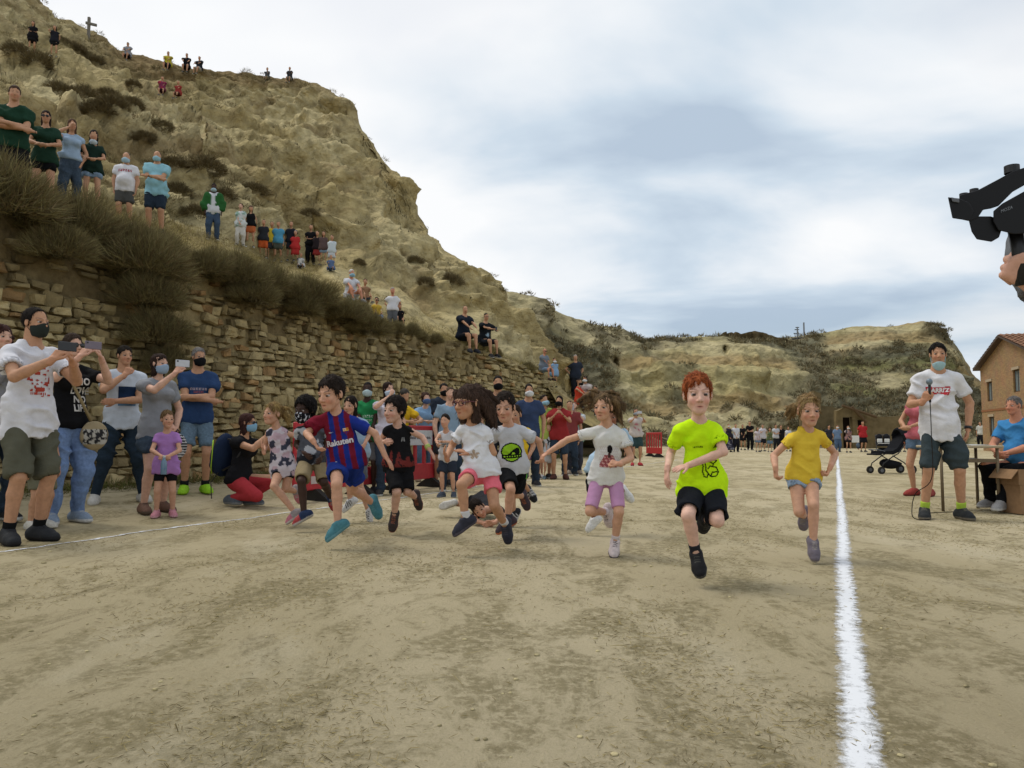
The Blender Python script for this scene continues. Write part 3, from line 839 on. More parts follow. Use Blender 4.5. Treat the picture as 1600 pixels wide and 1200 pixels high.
# ------------------------------------------------------------ dry stone wall
def build_wall():
    us = np.arange(2.6, 30.2, 0.2)
    root = None
    # recessed earth core
    zs = np.linspace(0, 1, 22)
    V = []; C_ = []
    for u_ in us:
        H = float(wall_top(u_))
        for t in zs:
            back = 0.12 + 0.30 * t
            p = UV(u_, V_WALL - back)
            z = t * H + ground_h(*UV(u_, V_WALL))
            V.append((p[0], p[1], z))
        p = UV(u_, V_WALL - 1.0); V.append((p[0], p[1], H - 0.05 + ground_h(*p)))
    V = np.array(V)
    nz = fbm(V * 2.2, 4)
    nd = np.array([DV[0], DV[1], 0])
    V = V + nd * (nz * 0.10)[:, None]
    k = len(zs) + 1; n = len(us)
    I = np.arange(n * k).reshape(n, k)
    Fq = np.stack([I[:-1, :-1], I[1:, :-1], I[1:, 1:], I[:-1, 1:]], -1).reshape(-1, 4)
    cs = srgb('786a4d') + (srgb('998a64') - srgb('786a4d')) * sstep(-0.3, 0.5, fbm(V * 1.1 + 7, 3))[:, None]
    root = link('dry_stone_wall', mk_mesh('dry_stone_wall', V, Fq, cols=cs, mat=M_STONE),
                label='long dry stone retaining wall below the cliff with shrubs on top', cat='wall')
    g = np.random.default_rng(5)
    stones = []
    z0 = 0.0
    while z0 < 3.9:
        hc0 = g.uniform(0.085, 0.185)
        u_ = 2.7 + g.uniform(0, .3)
        while u_ < 29.8:
            thin = 1 if u_ > 20.6 else 0
            L_ = g.uniform(0.24, 0.58) if thin else g.uniform(0.11, 0.34)
            hc = hc0 * g.uniform(0.72, 1.12) * (0.92 if thin else 1)
            H = float(wall_top(u_ + L_ / 2))
            zz = z0 + 0.03 * math.sin(u_ * 1.7 + z0 * 3) + g.normal(0, 0.008)
            if zz + hc < H - 0.02:
                topness = (zz + hc / 2) / H
                worn = 0.5 + 0.5 * math.tanh((topness - 0.80) * 9 + 1.4 * float(vnoise(np.array([u_ * 0.8, zz, 3.0]))))
                if thin: worn *= 0.25
                if g.uniform() > worn * 0.72 + 0.03:
                    stones.append((u_, zz, L_, hc, thin, worn, g.uniform()))
                    if (not thin) and hc > 0.15 and g.uniform() < 0.35:      # two flat stones in place of a tall one
                        s0 = stones.pop(); h2 = hc * g.uniform(0.4, 0.6)
                        stones.append((u_, zz, L_, h2, thin, worn, g.uniform())); stones.append((u_, zz + h2, L_, hc - h2, thin, worn, g.uniform()))
            u_ += L_ + g.uniform(0.0, 0.02)
        z0 += hc0 * 0.97
    protos = []
    big = {'v': [], 'f4': [], 'f3': [], 'c': [], 'n': 0}
    order = []
    for s in stones:
        u_, zz, L_, hc = s[:4]
        p = UV(u_ + L_ / 2, V_WALL); d = math.hypot(p[0], p[1])
        px, py = proj((p[0], p[1], zz + hc / 2))
        vis = -20 < px < 1000 and py < 775
        order.append((-(L_ * hc / d ** 2) if vis else 1.0))
    rank = np.argsort(order); single = set(rank[:290].tolist())
    T = MB(); T.box((-.5, -.5, -.5), (.5, .5, .5), bev=0.13)
    bV = np.concatenate(T.v); bF = T.f
    q4 = np.array([f for f in bF if len(f) == 4]); q3 = np.array([f for f in bF if len(f) == 3])
    A = np.stack([np.array([DU[0], DU[1], 0]), np.array([DV[0], DV[1], 0]), np.array([0, 0, 1.])], 1)
    for i, (u_, zz, L_, hc, thin, worn, rr) in enumerate(stones):
        V = bV.copy()
        V += g.normal(0, 0.055, V.shape)
        key = np.round(bV * 2)           # move whole corners for irregular outlines
        for sx in (-1, 1):
            for sz in (-1, 1):
                mk = (np.sign(bV[:, 0]) == sx) & (np.sign(bV[:, 2]) == sz)
                V[mk] += np.array([g.normal(0, 0.07), 0, g.normal(0, 0.09)])
        dep = 0.34
        V = V * np.array([L_ * 1.0, dep, hc * 0.985])
        t = (zz + hc / 2) / 3.5
        prot = g.normal(0, 0.022) + (0.05 * math.sin(zz * 40) if thin else 0)
        c2 = UV(u_ + L_ / 2, V_WALL - 0.17 - 0.30 * t + prot)
        ctr = np.array([c2[0], c2[1], zz + hc / 2 + ground_h(c2[0], c2[1])])
        a = g.normal(0, 0.035)
        Rr = np.array([[math.cos(a), 0, -math.sin(a)], [0, 1, 0], [math.sin(a), 0, math.cos(a)]])
        W = (V @ Rr.T) @ A.T
        c0 = srgb('9c8c66') if not thin else srgb('978a66')
        pick = g.uniform()
        if pick < 0.07: c0 = srgb('a2845c')
        elif pick < 0.32: c0 = srgb('b0a078')
        elif pick < 0.48: c0 = srgb('857757')
        c0 = c0 * g.uniform(0.72, 1.12) * (1 - 0.3 * worn)
        cc_ = np.tile(c0, (len(W), 1))
        if i in single:
            me = mk_mesh('stone', W, [q4, q3], cols=cc_, mat=M_STONE, smooth=False)
            link('stone', me, root, loc=tuple(ctr))
        else:
            big['v'].append(W + ctr); big['f4'].append(q4 + big['n']); big['f3'].append(q3 + big['n']); big['c'].append(cc_); big['n'] += len(W)
    me = mk_mesh('remaining_stones', np.concatenate(big['v']), [np.concatenate(big['f4']), np.concatenate(big['f3'])], cols=np.concatenate(big['c']), mat=M_STONE, smooth=False)
    link('remaining_stones', me, root, kind='stuff')
build_wall()
# ------------------------------------------------------------ implicit surfaces for figures
f32 = np.float32
class Grid:
    def __init__(s, lo, hi, h):
        s.h = h; s.lo = np.asarray(lo, float) - 2.5 * h
        n = np.ceil((np.asarray(hi, float) + 2.5 * h - s.lo) / h).astype(int) + 1
        s.n = n
        s.D = np.full(n, 1.0, f32)
        s.ax = [(s.lo[i] + h * np.arange(n[i])).astype(f32) for i in range(3)]
    def sub(s, lo, hi, m):
        sl = []
        for i in range(3):
            a = int(max(0, math.floor((lo[i] - m - s.lo[i]) / s.h))); b = int(min(s.n[i], math.ceil((hi[i] + m - s.lo[i]) / s.h) + 1))
            if b <= a: return None
            sl.append(slice(a, b))
        return tuple(sl)
    def xyz(s, sl):
        return s.ax[0][sl[0]][:, None, None], s.ax[1][sl[1]][None, :, None], s.ax[2][sl[2]][None, None, :]
    def put(s, sl, d, k):
        A = s.D[sl]
        if k > 0:
            hh = np.maximum(k - np.abs(A - d), 0) / k
            s.D[sl] = np.minimum(A, d) - hh * hh * (k * 0.25)
        else:
            s.D[sl] = np.minimum(A, d)
    def cut(s, sl, d, k):
        A = s.D[sl]
        if k > 0:
            hh = np.maximum(k - np.abs(A + d), 0) / k
            s.D[sl] = np.maximum(A, -d) + hh * hh * (k * 0.25)
        else:
            s.D[sl] = np.maximum(A, -d)
def cone_d(g, sl, a, b, ra, rb, flat=None, ratio=1.0):
    x, y, z = g.xyz(sl)
    a = np.asarray(a, float); b = np.asarray(b, float)
    px, py, pz = x - f32(a[0]), y - f32(a[1]), z - f32(a[2])
    ba = b - a
    if flat is not None:
        q = 1.0 / ratio - 1.0
        dt = (px * f32(flat[0]) + py * f32(flat[1]) + pz * f32(flat[2])) * f32(q)
        px = px + dt * f32(flat[0]); py = py + dt * f32(flat[1]); pz = pz + dt * f32(flat[2])
        ba = ba + np.asarray(flat) * (np.dot(ba, flat) * q)
    L2 = float(np.dot(ba, ba)) + 1e-9
    t = np.clip((px * f32(ba[0]) + py * f32(ba[1]) + pz * f32(ba[2])) / f32(L2), 0, 1)
    d = np.sqrt((px - t * f32(ba[0])) ** 2 + (py - t * f32(ba[1])) ** 2 + (pz - t * f32(ba[2])) ** 2) - (f32(ra) + t * f32(rb - ra))
    if flat is not None: d = d * f32(0.5 + 0.5 * ratio)
    return d
def cone(g, a, b, ra, rb, k=0.0, flat=None, ratio=1.0, clip=None, cut=False):
    a = np.asarray(a, float); b = np.asarray(b, float); r = max(ra, rb)
    sl = g.sub(np.minimum(a, b) - r, np.maximum(a, b) + r, k + 3 * g.h)
    if sl is None: return
    d = cone_d(g, sl, a, b, ra, rb, flat, ratio)
    if clip is not None:
        x, y, z = g.xyz(sl)
        for (c, n) in clip:                 # keep dot(p-c,n) <= 0
            d = np.maximum(d, (x - f32(c[0])) * f32(n[0]) + (y - f32(c[1])) * f32(n[1]) + (z - f32(c[2])) * f32(n[2]))
    (g.cut if cut else g.put)(sl, d, k)
def ell_d(g, sl, c, A, r):
    """ellipsoid: A rows are the axes"""
    x, y, z = g.xyz(sl)
    px, py, pz = x - f32(c[0]), y - f32(c[1]), z - f32(c[2])
    s0 = 0; s1 = 0
    for i in range(3):
        q = px * f32(A[i][0]) + py * f32(A[i][1]) + pz * f32(A[i][2])
        s0 = s0 + (q / f32(r[i])) ** 2; s1 = s1 + (q / f32(r[i] ** 2)) ** 2
    k0 = np.sqrt(s0); k1 = np.sqrt(s1) + 1e-6
    return k0 * (k0 - 1) / k1
def ell(g, c, A, r, k=0.0, cut=False, fn=None):
    R_ = max(r); c = np.asarray(c, float)
    sl = g.sub(c - R_, c + R_, k + 3 * g.h)
    if sl is None: return
    d = ell_d(g, sl, c, A, r)
    if fn is not None: d = fn(g, sl, d)
    (g.cut if cut else g.put)(sl, d, k)
def clip_plane(g, c, n):
    x, y, z = g.ax[0][:, None, None], g.ax[1][None, :, None], g.ax[2][None, None, :]
    g.D = np.maximum(g.D, ((x - f32(c[0])) * f32(n[0]) + (y - f32(c[1])) * f32(n[1]) + (z - f32(c[2])) * f32(n[2])).astype(f32))
_CO = np.array([[i, j, k] for i in (0, 1) for j in (0, 1) for k in (0, 1)])
_ED = [(a, b) for a in range(8) for b in range(a + 1, 8) if np.abs(_CO[a] - _CO[b]).sum() == 1]
def nets(g):
    D = g.D; S = D < 0
    for ax in range(3):                      # keep the border open space
        sl = [slice(None)] * 3
        for e in (0, -1):
            sl[ax] = e; S[tuple(sl)] = False; D[tuple(sl)] = np.maximum(D[tuple(sl)], 1e-4)
    c = np.zeros(np.array(S.shape) - 1, np.int8)
    n = S.shape
    for o in _CO: c += S[o[0]:n[0] - 1 + o[0], o[1]:n[1] - 1 + o[1], o[2]:n[2] - 1 + o[2]]
    act = (c > 0) & (c < 8)
    idx = np.argwhere(act)
    if len(idx) == 0: return np.zeros((0, 3)), np.zeros((0, 4), int)
    val = np.stack([D[idx[:, 0] + o[0], idx[:, 1] + o[1], idx[:, 2] + o[2]] for o in _CO], 1)
    acc = np.zeros((len(idx), 3)); cnt = np.zeros(len(idx))
    for a, b in _ED:
        va, vb = val[:, a], val[:, b]
        m = (va < 0) != (vb < 0)
        t = np.where(m, va / (va - vb + 1e-12), 0)
        acc += np.where(m[:, None], _CO[a] + t[:, None] * (_CO[b] - _CO[a]), 0); cnt += m
    V = g.lo + g.h * (idx + acc / cnt[:, None])
    vid = np.full(act.shape, -1, np.int32); vid[act] = np.arange(len(idx))
    Q = []
    for ax in range(3):
        o1, o2 = (ax + 1) % 3, (ax + 2) % 3
        s0 = [slice(1, -1)] * 3; s1 = [slice(1, -1)] * 3
        s0[ax] = slice(0, -1); s1[ax] = slice(1, None)
        A, B = S[tuple(s0)], S[tuple(s1)]
        e = np.argwhere(A != B); sg = A[A != B]
        e[:, o1] += 1; e[:, o2] += 1
        q = []
        for d1, d2 in ((-1, -1), (0, -1), (0, 0), (-1, 0)):
            k = e.copy(); k[:, o1] += d1; k[:, o2] += d2
            q.append(vid[k[:, 0], k[:, 1], k[:, 2]])
        q = np.stack(q, 1)
        q[~sg] = q[~sg][:, ::-1]
        Q.append(q)
    Q = np.concatenate(Q); Q = Q[(Q >= 0).all(1)]
    return V, Q
def vnormals(V, Q):
    n = np.cross(V[Q[:, 2]] - V[Q[:, 0]], V[Q[:, 3]] - V[Q[:, 1]])
    N = np.zeros_like(V)
    for k in range(4):
        for a in range(3): N[:, a] += np.bincount(Q[:, k], n[:, a], len(V))
    return N / (np.linalg.norm(N, axis=1, keepdims=True) + 1e-12)
def smoothV(V, Q, it=1, f=0.5):
    for _ in range(it):
        S = np.zeros_like(V); c = np.zeros(len(V))
        for a, b in ((0, 1), (1, 2), (2, 3), (3, 0)):
            for ax in range(3):
                S[:, ax] += np.bincount(Q[:, a], V[Q[:, b], ax], len(V)) + np.bincount(Q[:, b], V[Q[:, a], ax], len(V))
            c += np.bincount(Q[:, a], minlength=len(V)) + np.bincount(Q[:, b], minlength=len(V))
        V = V * (1 - f) + f * S / np.maximum(c, 1)[:, None]
    return V

def nrm2(A): return A / (np.linalg.norm(A, axis=1, keepdims=True) + 1e-9)
def nrm(v):
    v = np.asarray(v, float); return v / (np.linalg.norm(v) + 1e-9)
def ik(a, b, l1, l2, pole):
    a = np.asarray(a, float); b = np.asarray(b, float)
    d = b - a; L_ = np.linalg.norm(d)
    mx = (l1 + l2) * 0.999
    if L_ > mx: b = a + d / L_ * mx; L_ = mx; d = b - a
    u = d / (L_ + 1e-9)
    x = (l1 * l1 - l2 * l2 + L_ * L_) / (2 * L_ + 1e-9)
    h = math.sqrt(max(l1 * l1 - x * x, 0))
    p = np.asarray(pole, float); p = p - u * np.dot(p, u); p = nrm(p)
    return a + u * x + p * h, b

SKINS = {'fair': 'c9a08a', 'tan': 'b5896c', 'kid': 'c2957b', 'ruddy': 'bb8268', 'brown': '8a5f48', 'dark': '3f2c24', 'pale': 'd3ab98'}
def head_frame(yaw, pitch=0.0, roll=0.0):
    """facing -Y at yaw 0, turning towards +X with yaw; returns rows right(x), back(y), up(z)"""
    Rm = rotz(yaw) @ np.array([[1, 0, 0], [0, math.cos(pitch), -math.sin(pitch)], [0, math.sin(pitch), math.cos(pitch)]])
    Ry = np.array([[math.cos(roll), 0, math.sin(roll)], [0, 1, 0], [-math.sin(roll), 0, math.cos(roll)]])
    return (Rm @ Ry).T        # rows are axes
HAIRLINES = {   # hairline height (head units) against y (face at -0.45, back +0.45)
    'short':  [(-.50, 1.05), (-.44, .86), (-.34, .80), (-.22, .66), (-.10, .45), (-.02, .40), (.06, .46), (.16, .30), (.45, .12)],
    'fringe': [(-.50, .72), (-.44, .72), (-.34, .68), (-.24, .55), (-.10, .36), (-.02, .34), (.06, .42), (.16, .25), (.45, .05)],
    'long':   [(-.50, .90), (-.44, .84), (-.36, .76), (-.24, .50), (-.14, .18), (0, .0), (.45, -.1)],
    'bangs':  [(-.50, .70), (-.44, .69), (-.36, .62), (-.24, .34), (-.14, .10), (0, -.05), (.45, -.1)],
    'back':   [(-.50, 1.0), (-.44, .87), (-.34, .80), (-.22, .62), (-.08, .48), (.05, .46), (.16, .34), (.45, .22)],
    'bald':   [(-.50, 1.4), (-.10, 1.2), (-.05, .55), (.06, .50), (.16, .34), (.3, .62), (.45, .7)],
    'receding': [(-.50, 1.2), (-.34, 1.0), (-.20, .86), (-.12, .55), (-.02, .40), (.06, .46), (.16, .30), (.45, .12)],
}
XS = .87
def build_head(g, c, A, hh, detail):
    def w(x, y, z): return c + hh * (x * XS * A[0] + y * A[1] + (z - 0.5) * A[2])
    k = 0.05 * hh
    ell(g, w(0, .06, .63), A, np.array([.345 * XS, .42, .365]) * hh, 0)
    ell(g, w(0, -.14, .38), A, np.array([.285 * XS, .29, .34]) * hh, k * 1.6)
    ell(g, w(0, -.27, .13), A, np.array([.14, .13, .12]) * hh, k * 1.6)
    cone(g, w(-.20, .0, .26), w(-.09, -.26, .12), .07 * hh, .05 * hh, k)
    cone(g, w(.20, .0, .26), w(.09, -.26, .12), .07 * hh, .05 * hh, k)
    for s in (-1, 1):
        ell(g, w(.155 * s, -.29, .36), A, np.array([.10, .09, .10]) * hh, k)          # cheek
        ell(g, w(.36 * s, .03, .47), A, np.array([.035, .08, .12]) * hh, 0.02 * hh)    # ear
        if detail:
            ell(g, w(.150 * s, -.455, .490), A, np.array([.098, .085, .046]) * hh, 0.03 * hh, cut=True)   # eye hollow
            cone(g, w(.05 * s, -.385, .585), w(.23 * s, -.320, .580), .028 * hh, .026 * hh, 0.04 * hh)
    cone(g, w(0, -.40, .52), w(0, -.475, .365), .032 * hh, .05 * hh, 0.035 * hh)
    for s in (-1, 1): ell(g, w(.055 * s, -.43, .345), A, np.array([.042, .05, .035]) * hh, 0.02 * hh)
    if detail:
        cone(g, w(-.085, -.372, .225), w(.085, -.372, .225), .022 * hh, .022 * hh, 0.02 * hh)
        cone(g, w(-.07, -.372, .185), w(.07, -.372, .185), .026 * hh, .026 * hh, 0.02 * hh)
        ell(g, w(0, -.42, .207), A, np.array([.10, .04, .010]) * hh, 0.008 * hh, cut=True)
    return w
def head_colours(V, c, A, hh, skin, brow, lip, smile=0.0):
    q = (V - c) / hh; x = q @ A[0] / XS; y = q @ A[1]; z = q @ A[2] + 0.5
    C_ = np.tile(skin, (len(V), 1))
    front = y < -.18
    m = np.exp(-(((np.abs(x) - .17) / .09) ** 2 + ((z - .33) / .09) ** 2)) * front
    C_ = C_ * (1 - 0.22 * m[:, None] * np.array([0, 1, 0.9]))
    lid = np.exp(-(((np.abs(x) - .15) / .085) ** 4 + ((z - .533 - .12 * (np.abs(x) - .15)) / .013) ** 2)) * front
    zs = z; z = z - smile * 2.2 * x * x
    C_ = C_ * (1 - .55 * lid[:, None])
    m = np.exp(-((x / .095) ** 2 + ((z - .206) / .036) ** 2) ** 1.5) * front
    C_ = C_ * (1 - .75 * m[:, None]) + lip * .75 * m[:, None]
    m = np.exp(-((x / .075) ** 2 + ((z - .207) / .008) ** 2) ** 2) * front
    C_ = C_ * (1 - .8 * m[:, None])
    z = zs
    bz = .598 + .015 * np.cos((np.abs(x) - .16) * 14) + .10 * (np.abs(x) - .15)
    m = np.exp(-(((np.abs(x) - .15) / .095) ** 4 + ((z - bz) / .020) ** 2)) * front
    C_ = C_ * (1 - .7 * m[:, None]) + brow * .7 * m[:, None]
    z = zs
    for s in (-1, 1):
        m = np.exp(-(((x - .035 * s) / .018) ** 2 + ((z - .322) / .014) ** 2)) * (y < -.36)
        C_ = C_ * (1 - .6 * m[:, None])
    return C_

def person(S, ap, label, group=None, vox=0.012):
    """S: joints (world), ap: appearance.  Returns the body object (top level) with its clothing as children"""
    H = S['H']; w = ap.get('w', 1.0); kid = ap.get('kid', H < 1.45); fem = ap.get('fem', False)
    base = np.asarray(S['base'], float)
    J = {k: (np.asarray(v, float) - base) for k, v in S.items() if k in ('pel', 'nb', 'hc', 'shL', 'shR', 'elL', 'elR', 'wrL', 'wrR', 'hiL', 'hiR', 'knL', 'knR', 'anL', 'anR')}
    skin = srgb(SKINS.get(ap.get('skin', 'tan'), ap.get('skin', 'tan')))
    hair_c = srgb(ap.get('hair_c', '2a211b'))
    hvox = vox * (.48 if vox < .0105 else .55 if vox < .0225 else .75)
    near = vox < 0.0105
    mid = vox < 0.0225
    up = nrm(J['nb'] - J['pel'])
    for q_ in ('shL', 'shR'): J[q_] = J[q_] - up * .016 * H
    lat = nrm((J['shL'] - J['shR']) + 0.6 * (J['hiL'] - J['hiR'])); lat = nrm(lat - up * np.dot(lat, up))
    back = np.cross(up, lat)                     # x=left, y=back, z=up is right handed: up x lat = back
    if fem and not kid: rs = dict(neck=.028, sh=.034, ua=.026, ub=.0215, fa=.022, fb=.0148, th=.048, tk=.032, ca=.030, an=.0185, ch=.076, wa=.066, pe=.083)
    elif kid: rs = dict(neck=.029, sh=.032, ua=.0245, ub=.0205, fa=.021, fb=.0155, th=.044, tk=.031, ca=.030, an=.019, ch=.073, wa=.066, pe=.069)
    else: rs = dict(neck=.033, sh=.039, ua=.029, ub=.024, fa=.0245, fb=.0165, th=.047, tk=.032, ca=.031, an=.020, ch=.085, wa=.075, pe=.077)
    rs = {k: v * H * (w if k not in ('neck',) else 1) for k, v in rs.items()}
    for k in ('fb', 'an'): rs[k] /= max(1, w ** .6)
    waist = J['pel'] + (J['nb'] - J['pel']) * 0.36 - back * 0.005
    chest = J['pel'] + (J['nb'] - J['pel']) * 0.72
    hh = S.get('hh', 0.133 * H)
    A = S['hA']
    allp = np.array(list(J.values()))
    lo = allp.min(0) - 0.12 * H - 0.02; hi = allp.max(0) + 0.12 * H + 0.02
    K = 0.022 * H
    def torso(g, t=0.0, k=K, hemx=1.0):
        cone(g, J['pel'], waist, rs['pe'] + t, rs['wa'] + t, k, back, .70)
        cone(g, waist, chest, rs['wa'] + t, rs['ch'] + t, k, back, .68)
        mid_ = J['nb'] * .75 + chest * .25
        for s in 'LR': cone(g, mid_ * .55 + J['sh' + s] * .45 - up * .008 * H, J['sh' + s] - up * .006 * H, rs['sh'] * .72 + t * .6, rs['sh'] * .74 + t * .6, k * .6)
        cone(g, chest, chest + (J['nb'] - chest) * .50, rs['ch'] * .95 + t, rs['ch'] * .66 + t * .8, k * .7, back, .66)
        if ap.get('belly'):
            ell(g, waist - back * rs['wa'] * (.35 + .25 * ap['belly']) - up * .02, np.stack([lat, back, up]), np.array([.08, .075, .09]) * H * (0.8 + 0.3 * ap['belly']) + t, k)
        if fem and not kid:
            for s in (-1, 1):
                ell(g, chest + lat * s * .042 * H - back * .052 * H - up * .008 * H, np.stack([lat, back, up]), np.array([.040, .036, .040]) * H + t * .6, k)
    def arm(g, s, t=0.0, k=K * .6):
        cone(g, J['sh' + s], J['el' + s], rs['ua'] + t, rs['ub'] + t, k)
        m_ = J['el' + s] + (J['wr' + s] - J['el' + s]) * .3
        cone(g, J['el' + s], m_, rs['ub'] * .96 + t, rs['fa'] + t, k * .5)
        cone(g, m_, J['wr' + s], rs['fa'] + t, rs['fb'] + t, k * .5)
    def leg(g, s, t=0.0, k=K * .6):
        cone(g, J['hi' + s], J['kn' + s], rs['th'] + t, rs['tk'] + t, k)
        d = J['an' + s] - J['kn' + s]
        m_ = J['kn' + s] + d * .32
        kb = nrm(np.cross(np.cross(d, J['hi' + s] - J['kn' + s]), d)) if np.linalg.norm(np.cross(d, J['hi' + s] - J['kn' + s])) > 1e-4 * H else back
        if np.dot(kb, back) < 0 and abs(np.dot(nrm(d), nrm(J['hi' + s] - J['kn' + s]))) > .97: kb = back
        m_ = m_ + kb * rs['ca'] * .22
        cone(g, J['kn' + s], m_, rs['tk'] * .95 + t, rs['ca'] + t, k * .6)
        cone(g, m_, J['an' + s], rs['ca'] + t, rs['an'] + t, k * .6)
    # ---- body
    g = Grid(lo, hi, vox * 1.18)
    torso(g)
    for s in 'LR': arm(g, s); leg(g, s)
    cone(g, J['nb'] - up * .03 * H, J['hc'] - A[2] * hh * .18 + A[1] * hh * .06, rs['neck'] * 1.12, rs['neck'], K * .8)
    for s in 'LR':
        cone(g, J['nb'] + (J['hc'] - J['nb']) * .10, J['sh' + s] + (J['nb'] - J['sh' + s]) * .25, rs['neck'] * .62, rs['sh'] * .52, K * .8)
        td, sn = S['ft' + s]
        a = J['an' + s]
        cone(g, a - td * .022 * H - sn * .016 * H, a + td * .085 * H - sn * .026 * H, .019 * H, .016 * H, K * .4)
    hands_fine = vox < 0.0185
    if not hands_fine:
        for s in 'LR':
            hd, hp, cu = S['ha' + s]
            HL = .105 * H
            kn = J['wr' + s] + hd * HL * .48
            cone(g, J['wr' + s], kn, .16 * HL, .21 * HL, K * .3, hp, .62)
            fd = nrm(hd * math.cos(cu * 1.2) + hp * math.sin(cu * 1.2))
            cone(g, kn, kn + fd * HL * .42, .19 * HL, .12 * HL, K * .2, hp, .6)
            sd = np.cross(hd, hp) * (1 if s == 'L' else -1)
            cone(g, J['wr' + s] + hd * HL * .15, J['wr' + s] + hd * HL * .5 + sd * HL * .28 + hp * HL * .12, .11 * HL, .08 * HL, K * .2)
    V, Q = nets(g)
    parts = [(V, Q, np.tile(skin, (len(V), 1)))]
    # head
    hl = J['hc'] - np.array([.6, .6, .62]) * hh; hu_ = J['hc'] + np.array([.6, .6, .62]) * hh
    gh = Grid(hl, hu_, hvox)
    build_head(gh, J['hc'], A, hh, mid)
    cone(gh, J['hc'] - A[2] * hh * .18 + A[1] * hh * .06, J['hc'] + (J['nb'] - J['hc']) * .8, rs['neck'], rs['neck'], .03 * hh)
    V, Q = nets(gh); V = smoothV(V, Q, 1, .35)
    parts.append((V, Q, head_colours(V, J['hc'], A, hh, skin, hair_c * .7 + skin * .12, skin * np.array([.82, .45, .45]) if ap.get('skin') != 'dark' else skin * 1.2, ap.get('smile', 0.0))))
    if hands_fine:
        for s in 'LR':
            hd, hp, cu = S['ha' + s]; HL = .102 * H
            sd = nrm(np.cross(hd, hp)) * (1 if s == 'L' else -1)
            gc = J['wr' + s] + hd * HL * .4
            gg = Grid(gc - HL * .85, gc + HL * .85, max(.0036, min(vox * .52, .0062)))
            W = J['wr' + s]
            cone(gg, W - hd * HL * .12, W + hd * HL * .05, rs['fb'], rs['fb'] * .98, 0)
            for i, (ln, off) in enumerate(((.40, .145), (.45, .05), (.42, -.05), (.33, -.14))):
                kn = W + hd * HL * (.47 - .03 * abs(i - 1)) + sd * HL * off
                cone(gg, W + sd * HL * off * .45, kn, .085 * HL, .075 * HL, .05 * HL, hp, .8)
                sp = sd * off * S.get('spread', .5)
                c1 = cu * (1.0 + .08 * i)
                d1 = nrm(hd * math.cos(c1) + hp * math.sin(c1) + sp)
                c2 = c1 + cu * 1.1
                d2 = nrm(hd * math.cos(c2) + hp * math.sin(c2) + sp * .5)
                m_ = kn + d1 * HL * ln * .52
                cone(gg, kn, m_, .062 * HL, .055 * HL, .012 * HL)
                cone(gg, m_, m_ + d2 * HL * ln * .48, .055 * HL, .043 * HL, .008 * HL)
            tb = W + hd * HL * .14 + sd * HL * .10
            t1 = tb + nrm(hd * .75 + sd * .6 + hp * .25) * HL * .28
            t2 = t1 + nrm(hd * .9 + sd * (.35 - .5 * min(cu, 1)) + hp * .35) * HL * .22
            cone(gg, tb, t1, .085 * HL, .065 * HL, .04 * HL); cone(gg, t1, t2, .062 * HL, .05 * HL, .01 * HL)
            V, Q = nets(gg)
            parts.append((V, Q, np.tile(skin * np.array([1.0, .93, .92]), (len(V), 1))))
    n = 0; VV = []; QQ = []; CC = []
    for V, Q, C_ in parts:
        VV.append(V); QQ.append(Q + n); CC.append(C_); n += len(V)
    VV = np.concatenate(VV); CC = np.concatenate(CC)
    CC = CC * (1 + 0.06 * fbm(VV * 9, 2))[:, None]
    body = link('person', mk_mesh('person', VV, np.concatenate(QQ), cols=CC, mat=M_SKIN), loc=tuple(base), label=label, cat='person', group=group)
    seed = float(abs(hash(label)) % 97) if False else float(sum(map(ord, label)) % 97)

    def cloth(name, g, colour, fold=0.006, mat=M_FAB, pat=None, smooth=1, gap=.006):
        V, Q = nets(g)
        if len(V) == 0: return None
        if smooth: V = smoothV(V, Q, smooth, .5)
        N = vnormals(V, Q)
        sc = 1.0 / H
        q = V - J['pel']
        T = np.stack([q @ lat, q @ back, q @ up], -1)
        if fold:
            f = fbm(np.stack([T[:, 0] * 9 + T[:, 2] * 5, T[:, 1] * 7, T[:, 2] * 15 - T[:, 0] * 4], -1) * sc * 1.1 + seed, 3)
            f2 = 1 - 3.0 * np.abs(vnoise(np.stack([T[:, 0] * 8 - T[:, 2] * 9, T[:, 1] * 6, T[:, 2] * 15 + T[:, 0] * 9], -1) * sc + seed + 5)); f2 = np.maximum(f2, -.4)
            f2 = f2 * sstep(-.2, .5, fbm(T * 6 * sc + seed + 9, 2))
            hemw = sstep(.06, -.10, T[:, 2] / H) if name != 'hair' else 0
            wv = np.sin(np.arctan2(T[:, 1], T[:, 0]) * 7 + 3 * fbm(T * 4 * sc + seed, 1))
            dv = fold * (.25 + f * 1.6 + f2 * 2.2 + .8 * wv * hemw)
            lowlim = -.30 * gap
            dv = np.where(dv < lowlim, lowlim + (dv - lowlim) * .08, dv)
            V = V + N * dv[:, None]
        C_ = np.tile(srgb(colour), (len(V), 1)) if pat is None else pat(T, srgb(colour), N @ np.stack([lat, back, up], 1))
        o = link(name, mk_mesh(name, V, Q, cols=C_, mat=mat), body)
        return o
    fr = {'c': J['pel'], 'lat': lat, 'back': back, 'up': up, 'H': H, 'J': J, 'rs': rs, 'chest': chest, 'hh': hh, 'A': A, 'waist': waist}
    # ---- lower garment
    lg = ap.get('legs', ('shorts', '30343c', .7, .02))
    kind, lcol, lfrac, loose = lg[:4]
    sh = ap.get('top', ('t_shirt', 'c8c8c8', .62, .007, -.03))
    under = sh[0] is not None
    loose0 = loose * H
    lmat = M_DENIM if 'jean' in kind or 'denim' in kind else M_FAB
    lname = {'denim': 'denim_shorts', 'jeans': 'jeans'}.get(kind, kind)
    loose = loose * H
    minl = max(.006, vox * .55)
